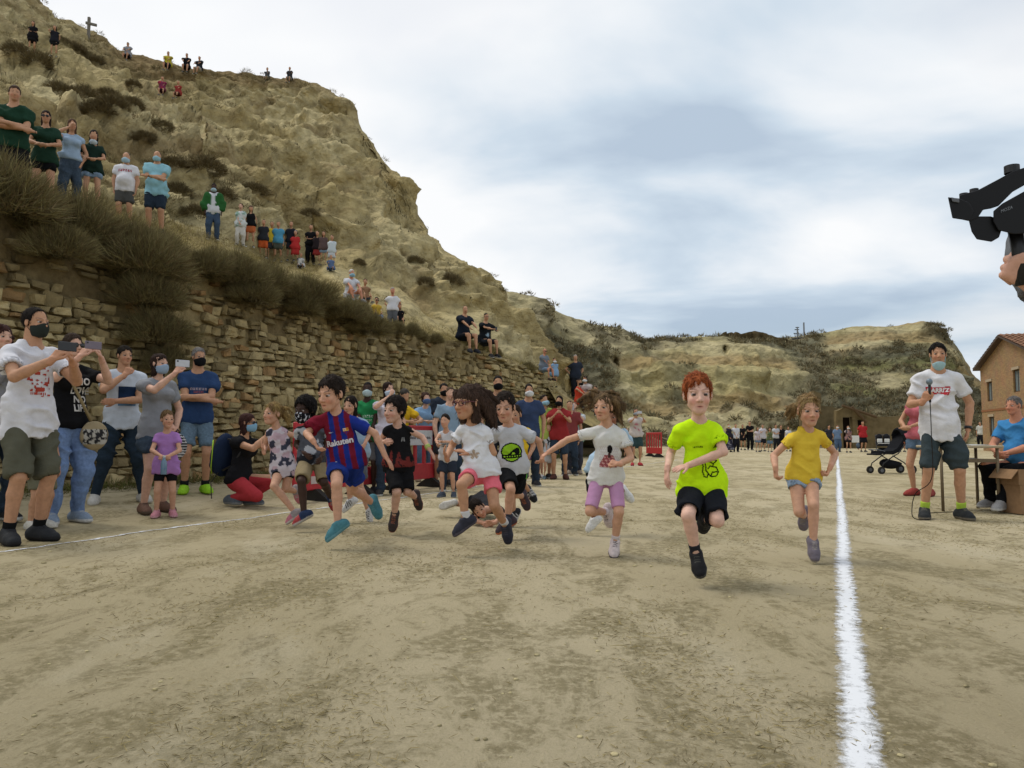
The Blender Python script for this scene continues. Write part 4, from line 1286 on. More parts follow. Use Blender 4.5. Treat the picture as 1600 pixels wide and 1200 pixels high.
    if kind in ('shorts', 'denim', 'jeans', 'trousers', 'leggings', 'bike_shorts'):
        g = Grid(lo, hi, vox)
        lo_t = max(loose * .6, minl)
        cone(g, J['pel'] - up * .0 * H, waist, rs['pe'] + lo_t, rs['wa'] + lo_t * .8, K, back, .72)
        cone(g, J['hiL'], J['hiR'], rs['th'] * .92 + lo_t, rs['th'] * .92 + lo_t, K)
        full = kind in ('jeans', 'trousers') or lfrac > 1
        for s in 'LR':
            a, b = J['hi' + s], J['kn' + s]
            d = nrm(b - a)
            if full:
                leg(g, s, max(loose * .7, minl))
                cone(g, a, b, rs['th'] + lo_t, rs['tk'] + max(loose, minl), K * .8)
                c_ = J['an' + s]; d2 = nrm(c_ - b)
                fr_ = (lfrac - 1) if lfrac > 1 else .97
                e_ = b + (c_ - b) * fr_
                cone(g, b, e_ + d2 * .02, rs['ca'] * .98 + max(loose, minl), rs['an'] + max(loose * 1.1, minl), K * .5, clip=[(e_, d2)])
            else:
                e_ = a + (b - a) * lfrac
                rk = rs['th'] + (rs['tk'] - rs['th']) * lfrac
                cone(g, a - d * .02 * H, e_ + d * .06, rs['th'] + lo_t, rk + max(loose, minl) * 1.15, K * .7, clip=[(e_, d)])
                if near and loose > vox * 1.6:
                    cone(g, e_ - d * .03, e_ + d * .08, rk + loose * .35, rk + loose * .35, 0, cut=True)
        wz = max(min(.075, sh[4] + .035), .03) if under else .075
        top = J['pel'] + up * (wz * H)
        clip_plane(g, top, up)
        fold = .0 if kind in ('leggings', 'bike_shorts') else (.008 if near else .01) * H / 1.2
        fr['lower'] = cloth(lname, g, lcol, fold, lmat, ap.get('legpat'), gap=lo_t)
    elif kind in ('skirt', 'dress'):
        g = Grid(lo, hi, vox)
        kn = (J['knL'] + J['knR']) / 2; an = (J['anL'] + J['anR']) / 2
        e_ = J['pel'] + (kn - J['pel']) * lfrac if lfrac <= 1 else kn + (an - kn) * (lfrac - 1)
        d = nrm(e_ - J['pel'])
        cone(g, waist, J['pel'], rs['wa'] + minl, rs['pe'] + minl * 1.4, K, back, .75)
        cone(g, J['pel'], e_ + d * .05, rs['pe'] + minl * 1.4, rs['pe'] + loose + .02, K, back, .85, clip=[(e_, d)])
        clip_plane(g, J['pel'] + up * (min(.08, sh[4] + .035) if under else .08) * H, up)
        fr['lower'] = cloth('skirt', g, lcol, .012, M_FAB, ap.get('legpat'))
    # ---- upper garment
    kind, scol, sleeve, loose, hem = sh[:5]
    loose = loose * H
    t = max(loose, vox * .75, .006)
    if kind:
        g = Grid(lo, hi, vox * (1 if near else 1.15))
        torso(g, t, K)
        hemp = J['pel'] + up * hem * H
        lt = (max(loose0 * .6, vox * .55) if under else 0)
        flare = ap.get('flare', 1.0)
        hipw = np.linalg.norm(J['hiL'] - J['hiR']) * .5 + rs['th'] * .92 + lt
        hr_ = (max(rs['pe'] + lt, hipw) + t + .004) * flare
        cone(g, hemp - up * .05, J['pel'] + up * .01 * H, hr_, hr_, K, back, .72)
        cone(g, J['pel'] + up * .01 * H, waist, hr_, rs['wa'] + t * 1.1 + lt * .3, K, back, .70)
        for s in 'LR':
            cone(g, J['nb'] - up * .012 * H + back * .004 * H, J['sh' + s] + (J['nb'] - J['sh' + s]) * .2, rs['neck'] * .8 + t, rs['sh'] * .72 + t * .8, K * .7)
        if sleeve > 0:
            for s in 'LR':
                a, b, c_ = J['sh' + s], J['el' + s], J['wr' + s]
                d = nrm(b - a)
                if sleeve <= 1:
                    e_ = a + (b - a) * sleeve
                    cone(g, a, e_ + d * .04, rs['ua'] * 1.02 + t * .8, rs['ua'] * .96 + t * 1.15 + .003, K * .5, clip=[(e_, d)])
                    if near:
                        cone(g, e_ - d * .02, e_ + d * .06, rs['ua'] * .96 + t * .5, rs['ua'] * .96 + t * .5, 0, cut=True)
                else:
                    d2 = nrm(c_ - b); e_ = b + (c_ - b) * (sleeve - 1)
                    cone(g, a, b, rs['ua'] * 1.1 + t, rs['ub'] * 1.05 + t, K)
                    cone(g, b, e_ + d2 * .03, rs['fa'] + t, rs['fb'] + t * 1.4, K * .5, clip=[(e_, d2)])
        elif kind in ('tank_top', 'vest'):
            for s, sg in (('L', 1), ('R', -1)):
                clip_plane(g, J['nb'] + lat * sg * (ap.get('strap', .085) * H), nrm(lat * sg + up * .25))
        clip_plane(g, hemp, -up)
        nr = rs['neck'] + ap.get('collar', .010) * H
        nbk = J['nb'] + up * .005 * H - back * .004
        ndir = nrm(J['hc'] - J['nb'])
        cone(g, nbk + ndir * ap.get('collar_drop', .018) * H - back * .014 * H, nbk + ndir * .15 * H, nr, nr * 1.15, 0.004, cut=True)
        o = cloth(kind, g, scol, (.009 if mid else .012) * H / 1.2 * ap.get('fold', 1.0), M_FAB, ap.get('pat'), gap=t)
        fr['top'] = o
        if ap.get('jacket'):
            gj = Grid(lo, hi, vox)
            tj = t + .014
            torso(gj, tj, K * 1.3)
            cone(gj, hemp - up * .08, waist, rs['pe'] + tj * 1.4, rs['wa'] + tj * 1.15, K, back, .73)
            for s in 'LR':
                a, b, c_ = J['sh' + s], J['el' + s], J['wr' + s]; d2 = nrm(c_ - b); e_ = b + (c_ - b) * .8
                cone(gj, a, b, rs['ua'] * 1.1 + tj, rs['ub'] + tj, K); cone(gj, b, e_ + d2 * .03, rs['fa'] + tj, rs['fb'] + tj * 1.3, K * .5, clip=[(e_, d2)])
            clip_plane(gj, hemp - up * .04, -up)
            cone(gj, nbk - back * .02, nbk + ndir * .2, nr * 1.5, nr * 1.8, 0, cut=True)
            f_ = J['pel'] - back * .16 * H
            cone(gj, f_ - up * .2 * H, f_ + up * .5 * H, .055 * H, .055 * H, 0, cut=True)
            cloth('jacket', gj, ap['jacket'], .012, M_FAB, ap.get('jpat'))
    # ---- socks and shoes
    so = ap.get('socks')
    for s in 'LR':
        td, sn = S['ft' + s]; a = J['an' + s]
        if so:
            g = Grid(a - .09 * H, a + .12 * H, max(vox * .7, .004))
            kd = nrm(J['kn' + s] - a); e_ = a + kd * so[1] * H
            m_ = max(.004, vox * .4)
            cone(g, a - td * .01 - sn * .01 * H, e_ + kd * .03, rs['an'] * 1.08 + m_, rs['an'] * 1.25 + m_, K * .3, clip=[(e_, kd)])
            V, Q = nets(g)
            if len(V): link('sock', mk_mesh('sock', V, Q, cols=np.tile(srgb(so[0]), (len(V), 1)), mat=M_FAB), body)
        sc = ap.get('shoes', ('2a2a2c', 'c8c8c4'))
        sr = (ap.get('shoesR') or sc) if s == 'R' else sc
        if sr is None: continue
        k = 1.04 if mid else 1.1
        hv = max(vox * .8, .0052)
        g = Grid(a - .14 * H, a + .16 * H, hv)
        hl_, bl, tp = a - td * .028 * H - sn * .018 * H, a + td * .054 * H - sn * .024 * H, a + td * .082 * H - sn * .029 * H
        sd_ = np.cross(sn, td)
        cone(g, a + sn * .006 * H, hl_, .027 * H * k, .029 * H * k, 0.01)
        cone(g, hl_, bl, .028 * H * k, .030 * H * k, 0.012)
        cone(g, a + td * .006 * H, bl, .026 * H * k, .027 * H * k, 0.014)
        cone(g, bl, tp, .029 * H * k, .022 * H * k, 0.012)
        for q_ in (-1, 1): cone(g, bl + sd_ * q_ * .007 * H - sn * .004 * H, tp + sd_ * q_ * .006 * H - sn * .002 * H, .024 * H * k, .020 * H * k, 0.01)
        ea = a + sn * .024 * H
        clip_plane(g, ea, sn)
        sole_z = -.046 * H
        clip_plane(g, a + sn * sole_z, -sn)
        V, Q = nets(g)
        if not len(V): continue
        V = smoothV(V, Q, 1, .4)
        z = (V - a) @ sn; y_ = (V - a) @ td
        up_c, so_c = srgb(sr[0]), srgb(sr[1])
        mk = (z < sole_z + .016 * H + .003 * H * np.clip(y_ / (.08 * H), -.5, 1))[:, None]
        fl_ = (z < sole_z + .015 * H); V = V + (np.where(fl_, .003, 0) * np.ones(len(V)))[:, None] * nrm2((V - a) - np.outer((V - a) @ sn, sn) - td * .03 * H)
        C_ = np.where(mk, so_c, up_c)
        if len(sr) > 2:
            lat_s = np.cross(sn, td); x_ = (V - a) @ lat_s
            st = ((np.abs(((y_ / H) * 55 + (z / H) * 18) % 1.0 - .5) < .22) & (y_ > -.01 * H) & (y_ < .06 * H) & (np.abs(x_) > .012 * H) & (z > sole_z + .022 * H))[:, None] if sr[2][0] != '!' else ((y_ > .03 * H))[:, None]
            C_ = np.where(st & ~mk, srgb(sr[2].lstrip('!')), C_)
        if mid:     # laces
            lz = ((np.abs(((y_ / H) * 90) % 1.0 - .5) < .2) & (y_ > .0) & (y_ < .055 * H) & (z > -.012 * H - .25 * y_) & (np.abs((V - a) @ np.cross(sn, td)) < .014 * H))[:, None]
            C_ = np.where(lz & ~mk, srgb(sr[1]) * .8, C_)
        link('shoe', mk_mesh('shoe', V, Q, cols=C_, mat=M_SHOE), body)
    # ---- hair
    hs = ap.get('hair', 'short')
    def hw(x, y, z): return J['hc'] + hh * (x * XS * A[0] + y * A[1] + (z - .5) * A[2])
    if hs:
        ext = ap.get('strands', [])
        pts = [hw(*p) for st in ext for p, r in st]
        hl = J['hc'] - .75 * hh; hu_ = J['hc'] + .75 * hh
        if hs in ('long', 'bangs', 'loose'): hl = hl - np.array([.1, .1, .75]) * hh; hu_ = hu_ + .15 * hh
        if pts:
            hl = np.minimum(hl, np.min(pts, 0) - .15 * hh); hu_ = np.maximum(hu_, np.max(pts, 0) + .15 * hh)
        g = Grid(hl, hu_, hvox * 1.3)
        line = HAIRLINES.get(ap.get('line') or ('long' if hs in ('long', 'curly', 'loose') else 'back' if hs == 'pony' else hs), HAIRLINES['short'])
        ly, lz_ = [p[0] for p in line], [p[1] for p in line]
        vol = ap.get('vol', .035) * .72
        def fn(g, sl, d):
            x, y, z = g.xyz(sl)
            px, py, pz = x - f32(J['hc'][0]), y - f32(J['hc'][1]), z - f32(J['hc'][2])
            yy = (px * f32(A[1][0]) + py * f32(A[1][1]) + pz * f32(A[1][2])) / hh
            zz = (px * f32(A[2][0]) + py * f32(A[2][1]) + pz * f32(A[2][2])) / hh + .5
            xx = (px * f32(A[0][0]) + py * f32(A[0][1]) + pz * f32(A[0][2])) / hh
            lim = np.interp(yy, ly, lz_) - .05 * np.clip(np.abs(xx) - .1, 0, 1) * (yy < -.2)
            lim = lim + .05 * np.sin(xx * 31 + yy * 17 + seed) * np.sin(xx * 13 - yy * 23) + .03 * np.sin(xx * 57 + yy * 41)
            return np.maximum(d, ((lim - zz) * hh * .6).astype(f32))
        ell(g, hw(0, .065, .645), A, (np.array([.345 * XS, .415, .365]) + vol * np.array([.8, .8, 1])) * hh, 0, fn=fn)
        if vol > .05 and not kid or hs in ('fringe', 'bangs', 'long', 'curly'):
            ell(g, hw(0, .10, .58), A, (np.array([.35 * XS, .39, .42]) + vol * .7) * hh, .03 * hh, fn=fn)
        if hs in ('long', 'bangs'):
            ln = ap.get('hlen', .55)
            for s in (-1, 1):
                cone(g, hw(.27 * s, .10, .45), hw(.26 * s, .06, .0), .12 * hh, .12 * hh, .05 * hh)
                cone(g, hw(.26 * s, .06, .0), hw(.24 * s, -.02 if ap.get('front') else .12, -ln), .12 * hh, .07 * hh, .05 * hh)
            cone(g, hw(0, .30, .45), hw(0, .26, -.1), .20 * hh, .20 * hh, .05 * hh, A[1], .7)
            cone(g, hw(0, .26, -.1), hw(0, .24, -ln), .20 * hh, .12 * hh, .05 * hh, A[1], .6)
        if hs == 'curly':
            gg = np.random.default_rng(int(seed))
            for i in range(26):
                an = gg.uniform(-2.5, 2.5); zz = gg.uniform(.05, .95)
                rr = .40 * math.sqrt(max(.1, 1 - ((zz - .6) / .55) ** 2))
                x, y = rr * math.sin(an), .08 + rr * math.cos(an)
                if y < -.12 and zz < .8: continue
                ell(g, hw(x, y, zz), A, np.full(3, gg.uniform(.10, .15)) * hh, .03 * hh)
        if hs == 'pony':
            tail = ap.get('tail', [((0, .50, .62), .09), ((0, .62, .45), .10), ((0, .60, .1), .07), ((0, .55, -.1), .03)])
            ext = ext + [tail]
        for st in ext:
            for (p, r0), (q, r1) in zip(st[:-1], st[1:]):
                cone(g, hw(*p), hw(*q), r0 * hh, r1 * hh, .02 * hh)
        V, Q = nets(g)
        if len(V):
            N = vnormals(V, Q)
            q = (V - J['hc']) / hh
            qq = np.stack([q @ A[0], q @ A[1], q @ A[2]], -1)
            rid = fbm(np.stack([qq[:, 0] * 15, qq[:, 1] * 9, qq[:, 2] * 3.5], -1) + seed, 3)
            cl_ = fbm(qq * np.array([6, 4.5, 2.6]) + seed + 3, 2)
            fin = fbm(np.stack([qq[:, 0] * 34, qq[:, 1] * 22, qq[:, 2] * 7], -1) + seed + 8, 2)
            V = V + N * ((rid * .030 + cl_ * .022 + fin * .035) * (1 if hs not in ('bald', 'receding', 'buzz') else .3) * hh)[:, None]
            C_ = hair_c * (1 + .35 * rid + .5 * fin)[:, None]
            if ap.get('hair_c2') is not None:
                t_ = sstep(-.2, .3, fbm(qq * np.array([9, 9, 2.5]) + seed, 2))[:, None]
                C_ = C_ * (1 - t_) + srgb(ap['hair_c2']) * t_
            fl = [Q]
            if mid and hs not in ('bald', 'buzz'):
                g_ = np.random.default_rng(int(seed) + 3)
                ns = 1100 if near else 400
                ii = g_.choice(len(V), ns)
                frontm = qq[ii, 1] < -.12
                longh = hs in ('long', 'bangs', 'loose', 'pony', 'curly')
                flow = np.where(frontm[:, None], -A[2] * 1.0 - A[1] * .35, -A[2] * .9 + A[1] * .55) + g_.normal(0, .55 if not longh else .35, (ns, 3))
                flow += A[0] * np.where(frontm, np.sign(qq[ii, 0]) * .5, 0)[:, None]
                n_ = N[ii]; d_ = flow - n_ * np.sum(flow * n_, 1)[:, None]; d_ = nrm2(d_)
                Ls = g_.uniform(.08, .18, ns)[:, None] * hh * (1.7 if longh else 1.0)
                lift = np.abs(g_.normal(0, .022, ns))[:, None] * hh
                sdv = nrm2(np.cross(d_, n_)) * g_.uniform(.005, .011, ns)[:, None] * hh
                p0 = V[ii] - n_ * .008 * hh; p1 = p0 + d_ * Ls * .5 + n_ * (lift + .012 * hh); p2 = p0 + d_ * Ls + n_ * lift * .8
                SV = np.stack([p0 - sdv, p0 + sdv, p1 + sdv * .8, p1 - sdv * .8, p2], 1).reshape(-1, 3)
                B_ = np.arange(ns)[:, None] * 5 + len(V)
                fl += [B_ + np.array([0, 1, 2, 3]), B_ + np.array([3, 2, 4])]
                sc_ = np.repeat(C_[ii] * g_.uniform(.6, 1.5, ns)[:, None], 5, 0)
                V = np.concatenate([V, SV]); C_ = np.concatenate([C_, sc_])
            link('hair', mk_mesh('hair', V, fl, cols=np.maximum(C_, .001), mat=M_HAIR), body)
    # ---- eyes, mask, glasses
    if mid:
        for s in (-1, 1):
            mb = MB(); r_ = .066 * hh
            mb.sphere((0, 0, 0), r_, 12, 10)
            V = np.concatenate(mb.v)
            ii = np.zeros(3)
            gz = nrm(np.array(ap.get('gaze', (0, -1, 0)), float))
            cz = (V / r_) @ gz
            C_ = np.where((cz > .80)[:, None], srgb(ap.get('iris', '3a2416')), srgb('a59b95'))
            C_ = np.where((cz > .965)[:, None], 0.004, C_)
            C_ = np.where((V[:, 2] > r_ * .42)[:, None], skin * .85, C_); C_ = np.where((V[:, 2] < -r_ * .46)[:, None], skin * .9, C_)
            W = V @ A + hw(.150 * s, -.332, .490)
            q4 = np.array(mb.f)
            link('eye', mk_mesh('eye', W, q4, cols=C_, mat=M_EYE), body)
    mk = ap.get('mask')
    if mk:
        mc, drop = (mk, 0.0) if isinstance(mk, str) else mk
        g = Grid(J['hc'] - .8 * hh, J['hc'] + .7 * hh, hvox)
        t_ = max(.022, 1.1 * hvox / hh)
        def fm(g, sl, d):
            x, y, z = g.xyz(sl)
            px, py, pz = x - f32(J['hc'][0]), y - f32(J['hc'][1]), z - f32(J['hc'][2])
            yy = (px * f32(A[1][0]) + py * f32(A[1][1]) + pz * f32(A[1][2])) / hh
            zz = (px * f32(A[2][0]) + py * f32(A[2][1]) + pz * f32(A[2][2])) / hh + .5 + drop
            xx = np.abs((px * f32(A[0][0]) + py * f32(A[0][1]) + pz * f32(A[0][2])) / hh)
            m = np.maximum(zz - (.44 - .45 * np.clip(xx - .1, 0, 1)), (-.02 + .25 * xx) - zz)
            m = np.maximum(m, yy + .06)
            return np.maximum(d, (m * hh).astype(f32))
        ell(g, hw(0, -.16, .30 - drop * .5), A, np.array([.285 * XS + t_, .31 + t_ * 1.4 - drop * .2, .36 + t_]) * hh, .0, fn=fm)
        if not drop: cone(g, hw(0, -.42, .40), hw(0, -.42, .12), .06 * hh, .05 * hh, .08 * hh)
        V, Q = nets(g)
        if len(V):
            C_ = np.tile(srgb(mc), (len(V), 1))
            if ap.get('maskpat') is not None:
                C_ = np.where((vnoise(V * 90) > .25)[:, None], srgb(ap['maskpat']), C_)
            mo = link('face_mask', mk_mesh('face_mask', V, Q, cols=C_, mat=M_MASK), body)
            if mid:
                mb = MB()
                for s in (-1, 1):
                    mb.tube([hw(.27 * s, -.10, .40 - drop * .8), hw(.345 * s, -.02, .50 - drop * .3), hw(.365 * s, .09, .54)], .008 * hh, 5)
                    mb.tube([hw(.24 * s, -.10, .14 - drop * .8), hw(.34 * s, .02, .34 - drop * .3), hw(.365 * s, .09, .50)], .008 * hh, 5)
                mb.obj('ear_loop', M_MASK, mo, col=srgb(mc))
    gl_ = ap.get('glasses')
    if gl_:
        mb = MB(); ln = MB()
        ax = np.stack([A[0], A[2], -A[1]], 1)
        for s in (-1, 1):
            cc = [hw(.15 * s + .105 * math.cos(a), -.455 + .03 * abs(math.cos(a)) * (1 if s * math.cos(a) > 0 else .2), .495 + (.075 if gl_ != 'sun' else .085) * math.sin(a)) for a in np.linspace(0, 2 * math.pi, 15)]
            mb.tube(cc, .013 * hh, 5)
            mb.tube([hw(.255 * s, -.42, .52), hw(.365 * s, -.22, .53), hw(.375 * s, .05, .50)], .014 * hh, 5)
            if gl_ == 'sun':
                ln.sphere((0, 0, 0), 1, 12, 6)
                k_ = ln.v[-1]
                ln.v[-1] = (k_ * np.array([.115, .02, .085]) * hh) @ A + hw(.15 * s, -.44, .495)
        mb.tube([hw(-.05, -.46, .52), hw(.05, -.46, .52)], .012 * hh, 5)
        fo = mb.obj('glasses', flat('glasses_frame_red', '5c1f2a', .3, .5) if gl_ == 'red' else M_BLACK, body, smooth=True)
        if gl_ == 'sun': ln.obj('lens', M_GLASSY, fo, smooth=True)
    return body, fr

# ------------------------------------------------------------ prints on garments
def bvh_of(o):
    me = o.data
    return BVHTree.FromPolygons([tuple(v.co) for v in me.vertices], [tuple(p.vertices) for p in me.polygons])
_bv = {}
def project(o, fr, pts2, zc, xoff=0.0, lift=.003):
    """pts2: (n,2) in metres on the chest, zc height above the pelvis"""
    if o.name not in _bv: _bv[o.name] = bvh_of(o)
    t = _bv[o.name]; res = []
    fwd = -fr['back']
    for a, b in pts2:
        p = fr['c'] + fr['lat'] * (a + xoff) + fr['up'] * (b + zc) + fwd * 0.6
        h = t.ray_cast(Vector(p), Vector(-fwd))
        if h[0] is None: res.append(fr['c'] + fr['lat'] * (a + xoff) + fr['up'] * (b + zc) + fwd * fr['rs']['ch'] * .5)
        else: res.append(np.array(h[0]) + np.array(h[1]) * lift * (1 if h[1].dot(Vector(fwd)) > 0 else -1))
    return np.array(res)
def print_grid(o, fr, fn, wdt, hgt, n, zc, xoff=0.0, name='print', lift=.003):
    """fn(a,b) in -1..1 -> hex colour or None"""
    m = max(2, int(n * hgt / wdt))
    P2 = np.array([[(i / n - .5) * wdt, (j / m - .5) * hgt] for j in range(m + 1) for i in range(n + 1)])
    W = project(o, fr, P2, zc, xoff, lift)
    Fq = []; C_ = []; V = []
    for j in range(m):
        for i in range(n):
            c = fn((i + .5) / n * 2 - 1, (j + .5) / m * 2 - 1)
            if c is None: continue
            b = len(V)
            V += [W[j * (n + 1) + i], W[j * (n + 1) + i + 1], W[(j + 1) * (n + 1) + i + 1], W[(j + 1) * (n + 1) + i]]
            Fq.append((b, b + 1, b + 2, b + 3)); C_ += [srgb(c)] * 4
    if V: return link(name, mk_mesh(name, np.array(V), np.array(Fq), cols=np.array(C_), mat=M_FAB, smooth=False), o)
def text_mesh(txt, size, shear=0.0, bold=0.0):
    cu = bpy.data.curves.new('lettering', 'FONT'); cu.body = txt; cu.size = size; cu.shear = shear; cu.offset = bold
    cu.align_x = 'CENTER'; cu.align_y = 'CENTER'; cu.resolution_u = 3
    ob = bpy.data.objects.new('lettering', cu); COL.objects.link(ob)
    bpy.context.view_layer.update()
    me = bpy.data.meshes.new_from_object(ob.evaluated_get(bpy.context.evaluated_depsgraph_get()))
    bpy.data.objects.remove(ob); bpy.data.curves.remove(cu)
    return me
def print_text(o, fr, txt, size, colour, zc, xoff=0.0, bold=.002, sx=1.0, rot=0.0, lift=.0036):
    me = text_mesh(txt, size, bold=bold)
    bm = bmesh.new(); bm.from_mesh(me)
    bmesh.ops.triangulate(bm, faces=bm.faces[:])
    bmesh.ops.subdivide_edges(bm, edges=[e for e in bm.edges if e.calc_length() > size * .35], cuts=1)
    bmesh.ops.triangulate(bm, faces=bm.faces[:])
    c, s_ = math.cos(rot), math.sin(rot)
    p2 = np.array([[(v.co.x * sx) * c - v.co.y * s_, (v.co.x * sx) * s_ + v.co.y * c] for v in bm.verts])
    W = project(o, fr, p2, zc, xoff, lift)
    T = np.array([[v.index for v in f.verts] for f in bm.faces])
    bm.free()
    return link('lettering', mk_mesh('lettering', W, T, cols=np.tile(srgb(colour), (len(W), 1)), mat=M_FAB, smooth=False), o)
# ------------------------------------------------------------ poses
def props(H):
    k = min(max((H - 1.05) / 0.65, 0), 1)
    L_ = lambda a, b: (a + (b - a) * k) * H
    return dict(hip=L_(.475, .525), sh=L_(.765, .81), nb=L_(.785, .835), hh=L_(.178, .128), ua=L_(.168, .172), fa=L_(.145, .152),
                th=L_(.225, .245), sk=L_(.205, .240), an=.045 * H, shw=L_(.086, .099), hiw=.046 * H)
def default_feet(H, yaw):
    R_ = rotz(yaw)
    return {'ftL': (R_ @ np.array([.25, -.97, 0]), np.array([0, 0, 1.])), 'ftR': (R_ @ np.array([-.25, -.97, 0]), np.array([0, 0, 1.]))}

def stand(base, H, yaw=0.0, pose='stand', hy=None, hp=0.0, lean=0.0, w=1.0, fem=False, armsdata=None, stance=.09, seatH=None):
    """joints of a figure on its base point; yaw 0 faces the camera side (-Y), + turns towards +X"""
    p = props(H); R_ = rotz(yaw)
    base = np.asarray(base, float)
    W = lambda x, y, z: base + R_ @ np.array([x, y, z])
    S = {'H': H, 'base': base, 'hh': p['hh']}
    sw = p['shw'] * (.92 if fem else 1) * (1 + (w - 1) * .6)
    down = np.array([0, 0, -1.]); fwd = R_ @ np.array([0, -1., 0])
    loc = {}
    py = 0.0; pz = p['hip'] + .0 * H
    if pose in ('sit', 'sit_knees', 'sit_chair'): pz = .085 * H
    if pose == 'crouch': pz = .19 * H
    loc['pel'] = np.array([0, py, pz])
    tl = p['nb'] - p['hip']
    ly = -math.sin(lean) * tl; lz = math.cos(lean) * tl
    loc['nb'] = loc['pel'] + np.array([0, ly, lz])
    shz = loc['pel'] + np.array([0, ly * .94, lz * (p['sh'] - p['hip']) / tl])
    loc['shL'] = shz + np.array([sw, 0, 0]); loc['shR'] = shz + np.array([-sw, 0, 0])
    neck = .5 * (H - p['hh'] - p['nb'])
    hz = H - p['hh'] * .5 - p['hip']
    loc['hc'] = loc['pel'] + np.array([0, -math.sin(lean) * hz * .98 - .02 * H, math.cos(lean * .8) * hz])
    loc['hiL'] = loc['pel'] + np.array([p['hiw'], 0, -.01 * H]); loc['hiR'] = loc['pel'] + np.array([-p['hiw'], 0, -.01 * H])
    # legs
    st = stance * H / 2 + p['hiw'] * .4
    if pose == 'sit':           # on an edge, shanks hanging
        an = {'L': (p['hiw'] * 1.3, -.27 * H, -.17 * H), 'R': (-p['hiw'] * 1.3, -.25 * H, -.17 * H)}; pole = np.array([0, -1, .9])
    elif pose == 'sit_chair':
        an = {'L': (p['hiw'] * 1.6, -.30 * H, -.165 * H), 'R': (-p['hiw'] * 1.6, -.20 * H, -.165 * H)}; pole = np.array([0, -1, .9])
    elif pose == 'sit_knees':   # on the ground, knees up
        an = {'L': (p['hiw'] * 1.6, -.33 * H, -.02 * H), 'R': (-p['hiw'] * 1.6, -.30 * H, -.02 * H)}; pole = np.array([0, -.3, 1.])
    elif pose == 'crouch':
        an = {'L': (p['hiw'] * 1.6, -.05 * H, .046 * H), 'R': (-p['hiw'] * 1.5, .02 * H, .06 * H)}; pole = np.array([0, -1, .25])
    else:
        an = {'L': (st, .01 * H, p['an']), 'R': (-st, -.01 * H, p['an'])}; pole = np.array([0, -1, 0])
    if armsdata and 'legs' in armsdata: an = {k: tuple(np.array(v) * H) for k, v in armsdata['legs'].items()}
    for s in 'LR':
        k, a = ik(loc['hi' + s], np.array(an[s]), p['th'], p['sk'], pole + np.array([.15 if s == 'L' else -.15, 0, 0]))
        loc['kn' + s], loc['an' + s] = k, a
    # arms: wrist targets in fractions of H relative to the shoulder centre, elbow poles
    c = shz
    T = {'stand': ((.135, -.03, -.31), (-.135, -.03, -.31), (1, .6, 0), (-1, .6, 0)),
         'crossed': ((-.055, -.145, -.155), (.055, -.130, -.175), (1, .1, -.7), (-1, .1, -.7)),
         'phone': ((.055, -.235, .045), (-.055, -.235, .045), (.7, .0, -1), (-.7, .0, -1)),
         'phone_low': ((.045, -.22, -.05), (-.045, -.22, -.05), (.7, .1, -1), (-.7, .1, -1)),
         'phone1': ((.10, -.06, -.29), (-.03, -.24, .05), (1, .5, 0), (-.7, 0, -1)),
         'clasp': ((.025, -.17, -.20), (-.025, -.17, -.20), (1, .3, -.5), (-1, .3, -.5)),
         'front': ((.02, -.13, -.30), (-.02, -.13, -.30), (1, .4, -.2), (-1, .4, -.2)),
         'hips': ((.105, -.01, -.24), (-.105, -.01, -.24), (1, .45, 0), (-1, .45, 0)),
         'behind': ((.06, .11, -.28), (-.06, .11, -.28), (1, .2, 0), (-1, .2, 0)),
         'chin': ((-.05, -.135, -.17), (-.01, -.125, -.005), (1, .1, -.7), (-1, 0, -.8)),
         'face': ((.10, -.04, -.29), (-.03, -.16, .06), (1, .6, 0), (-1, 0, -.8)),
         'knees': ((.07, -.26, -.20), (-.07, -.26, -.20), (1, .2, -.3), (-1, .2, -.3)),
         'lap': ((.02, -.20, -.24), (-.02, -.20, -.24), (1, .3, -.3), (-1, .3, -.3)),
         'lean': ((.06, -.22, -.13), (-.06, -.22, -.13), (1, .1, -.5), (-1, .1, -.5)),
         'bag': ((.11, -.09, -.25), (-.13, -.02, -.30), (1, .5, 0), (-1, .6, 0)),
         'mic': ((.145, .0, -.30), (-.125, -.17, -.15), (1, .6, 0), (-.5, .8, -.9)),
         'point': ((.05, -.20, -.10), (-.03, -.28, -.12), (1, .1, -.5), (-1, .1, -.5))}
    ak = (armsdata or {}).get('arms', 'stand')
    if isinstance(ak, str): t = T[ak]
    else: t = ak
    for i, s in enumerate('LR'):
        el, wr = ik(loc['sh' + s], c + np.array(t[i]) * H, p['ua'], p['fa'], np.array(t[2 + i]))
        loc['el' + s], loc['wr' + s] = el, wr
        fd = nrm(wr - el)
        sg = 1 if s == 'L' else -1
        if ak in ('crossed',): hd = nrm(fd + np.array([0, .1, .0])); hp_ = np.array([0, 1., 0]); cu = .35
        elif ak in ('phone', 'phone1', 'phone_low'): hd = nrm(fd * .5 + np.array([-.3 * sg, -.1, .7])); hp_ = np.array([-1. * sg, .2, 0]); cu = .75
        elif ak in ('clasp', 'front', 'lap', 'point'): hd = nrm(fd + np.array([-.5 * sg, -.2, 0])); hp_ = np.array([-.3 * sg, .8, .2]); cu = .6
        elif ak in ('chin', 'face', 'mic') and s == 'R': hd = nrm(fd * .4 + np.array([.3, .1, .8])); hp_ = np.array([.3, .9, 0]); cu = .8
        elif ak == 'hips': hd = nrm(np.array([-.6 * sg, -.5, -.3])); hp_ = np.array([-.5 * sg, .5, -.5]); cu = .4
        else: hd = fd; hp_ = np.array([-1. * sg, .2, 0]); cu = .35
        hp_ = nrm(hp_ - hd * np.dot(hd, hp_))
        S['ha' + s] = (R_ @ hd, R_ @ hp_, cu)
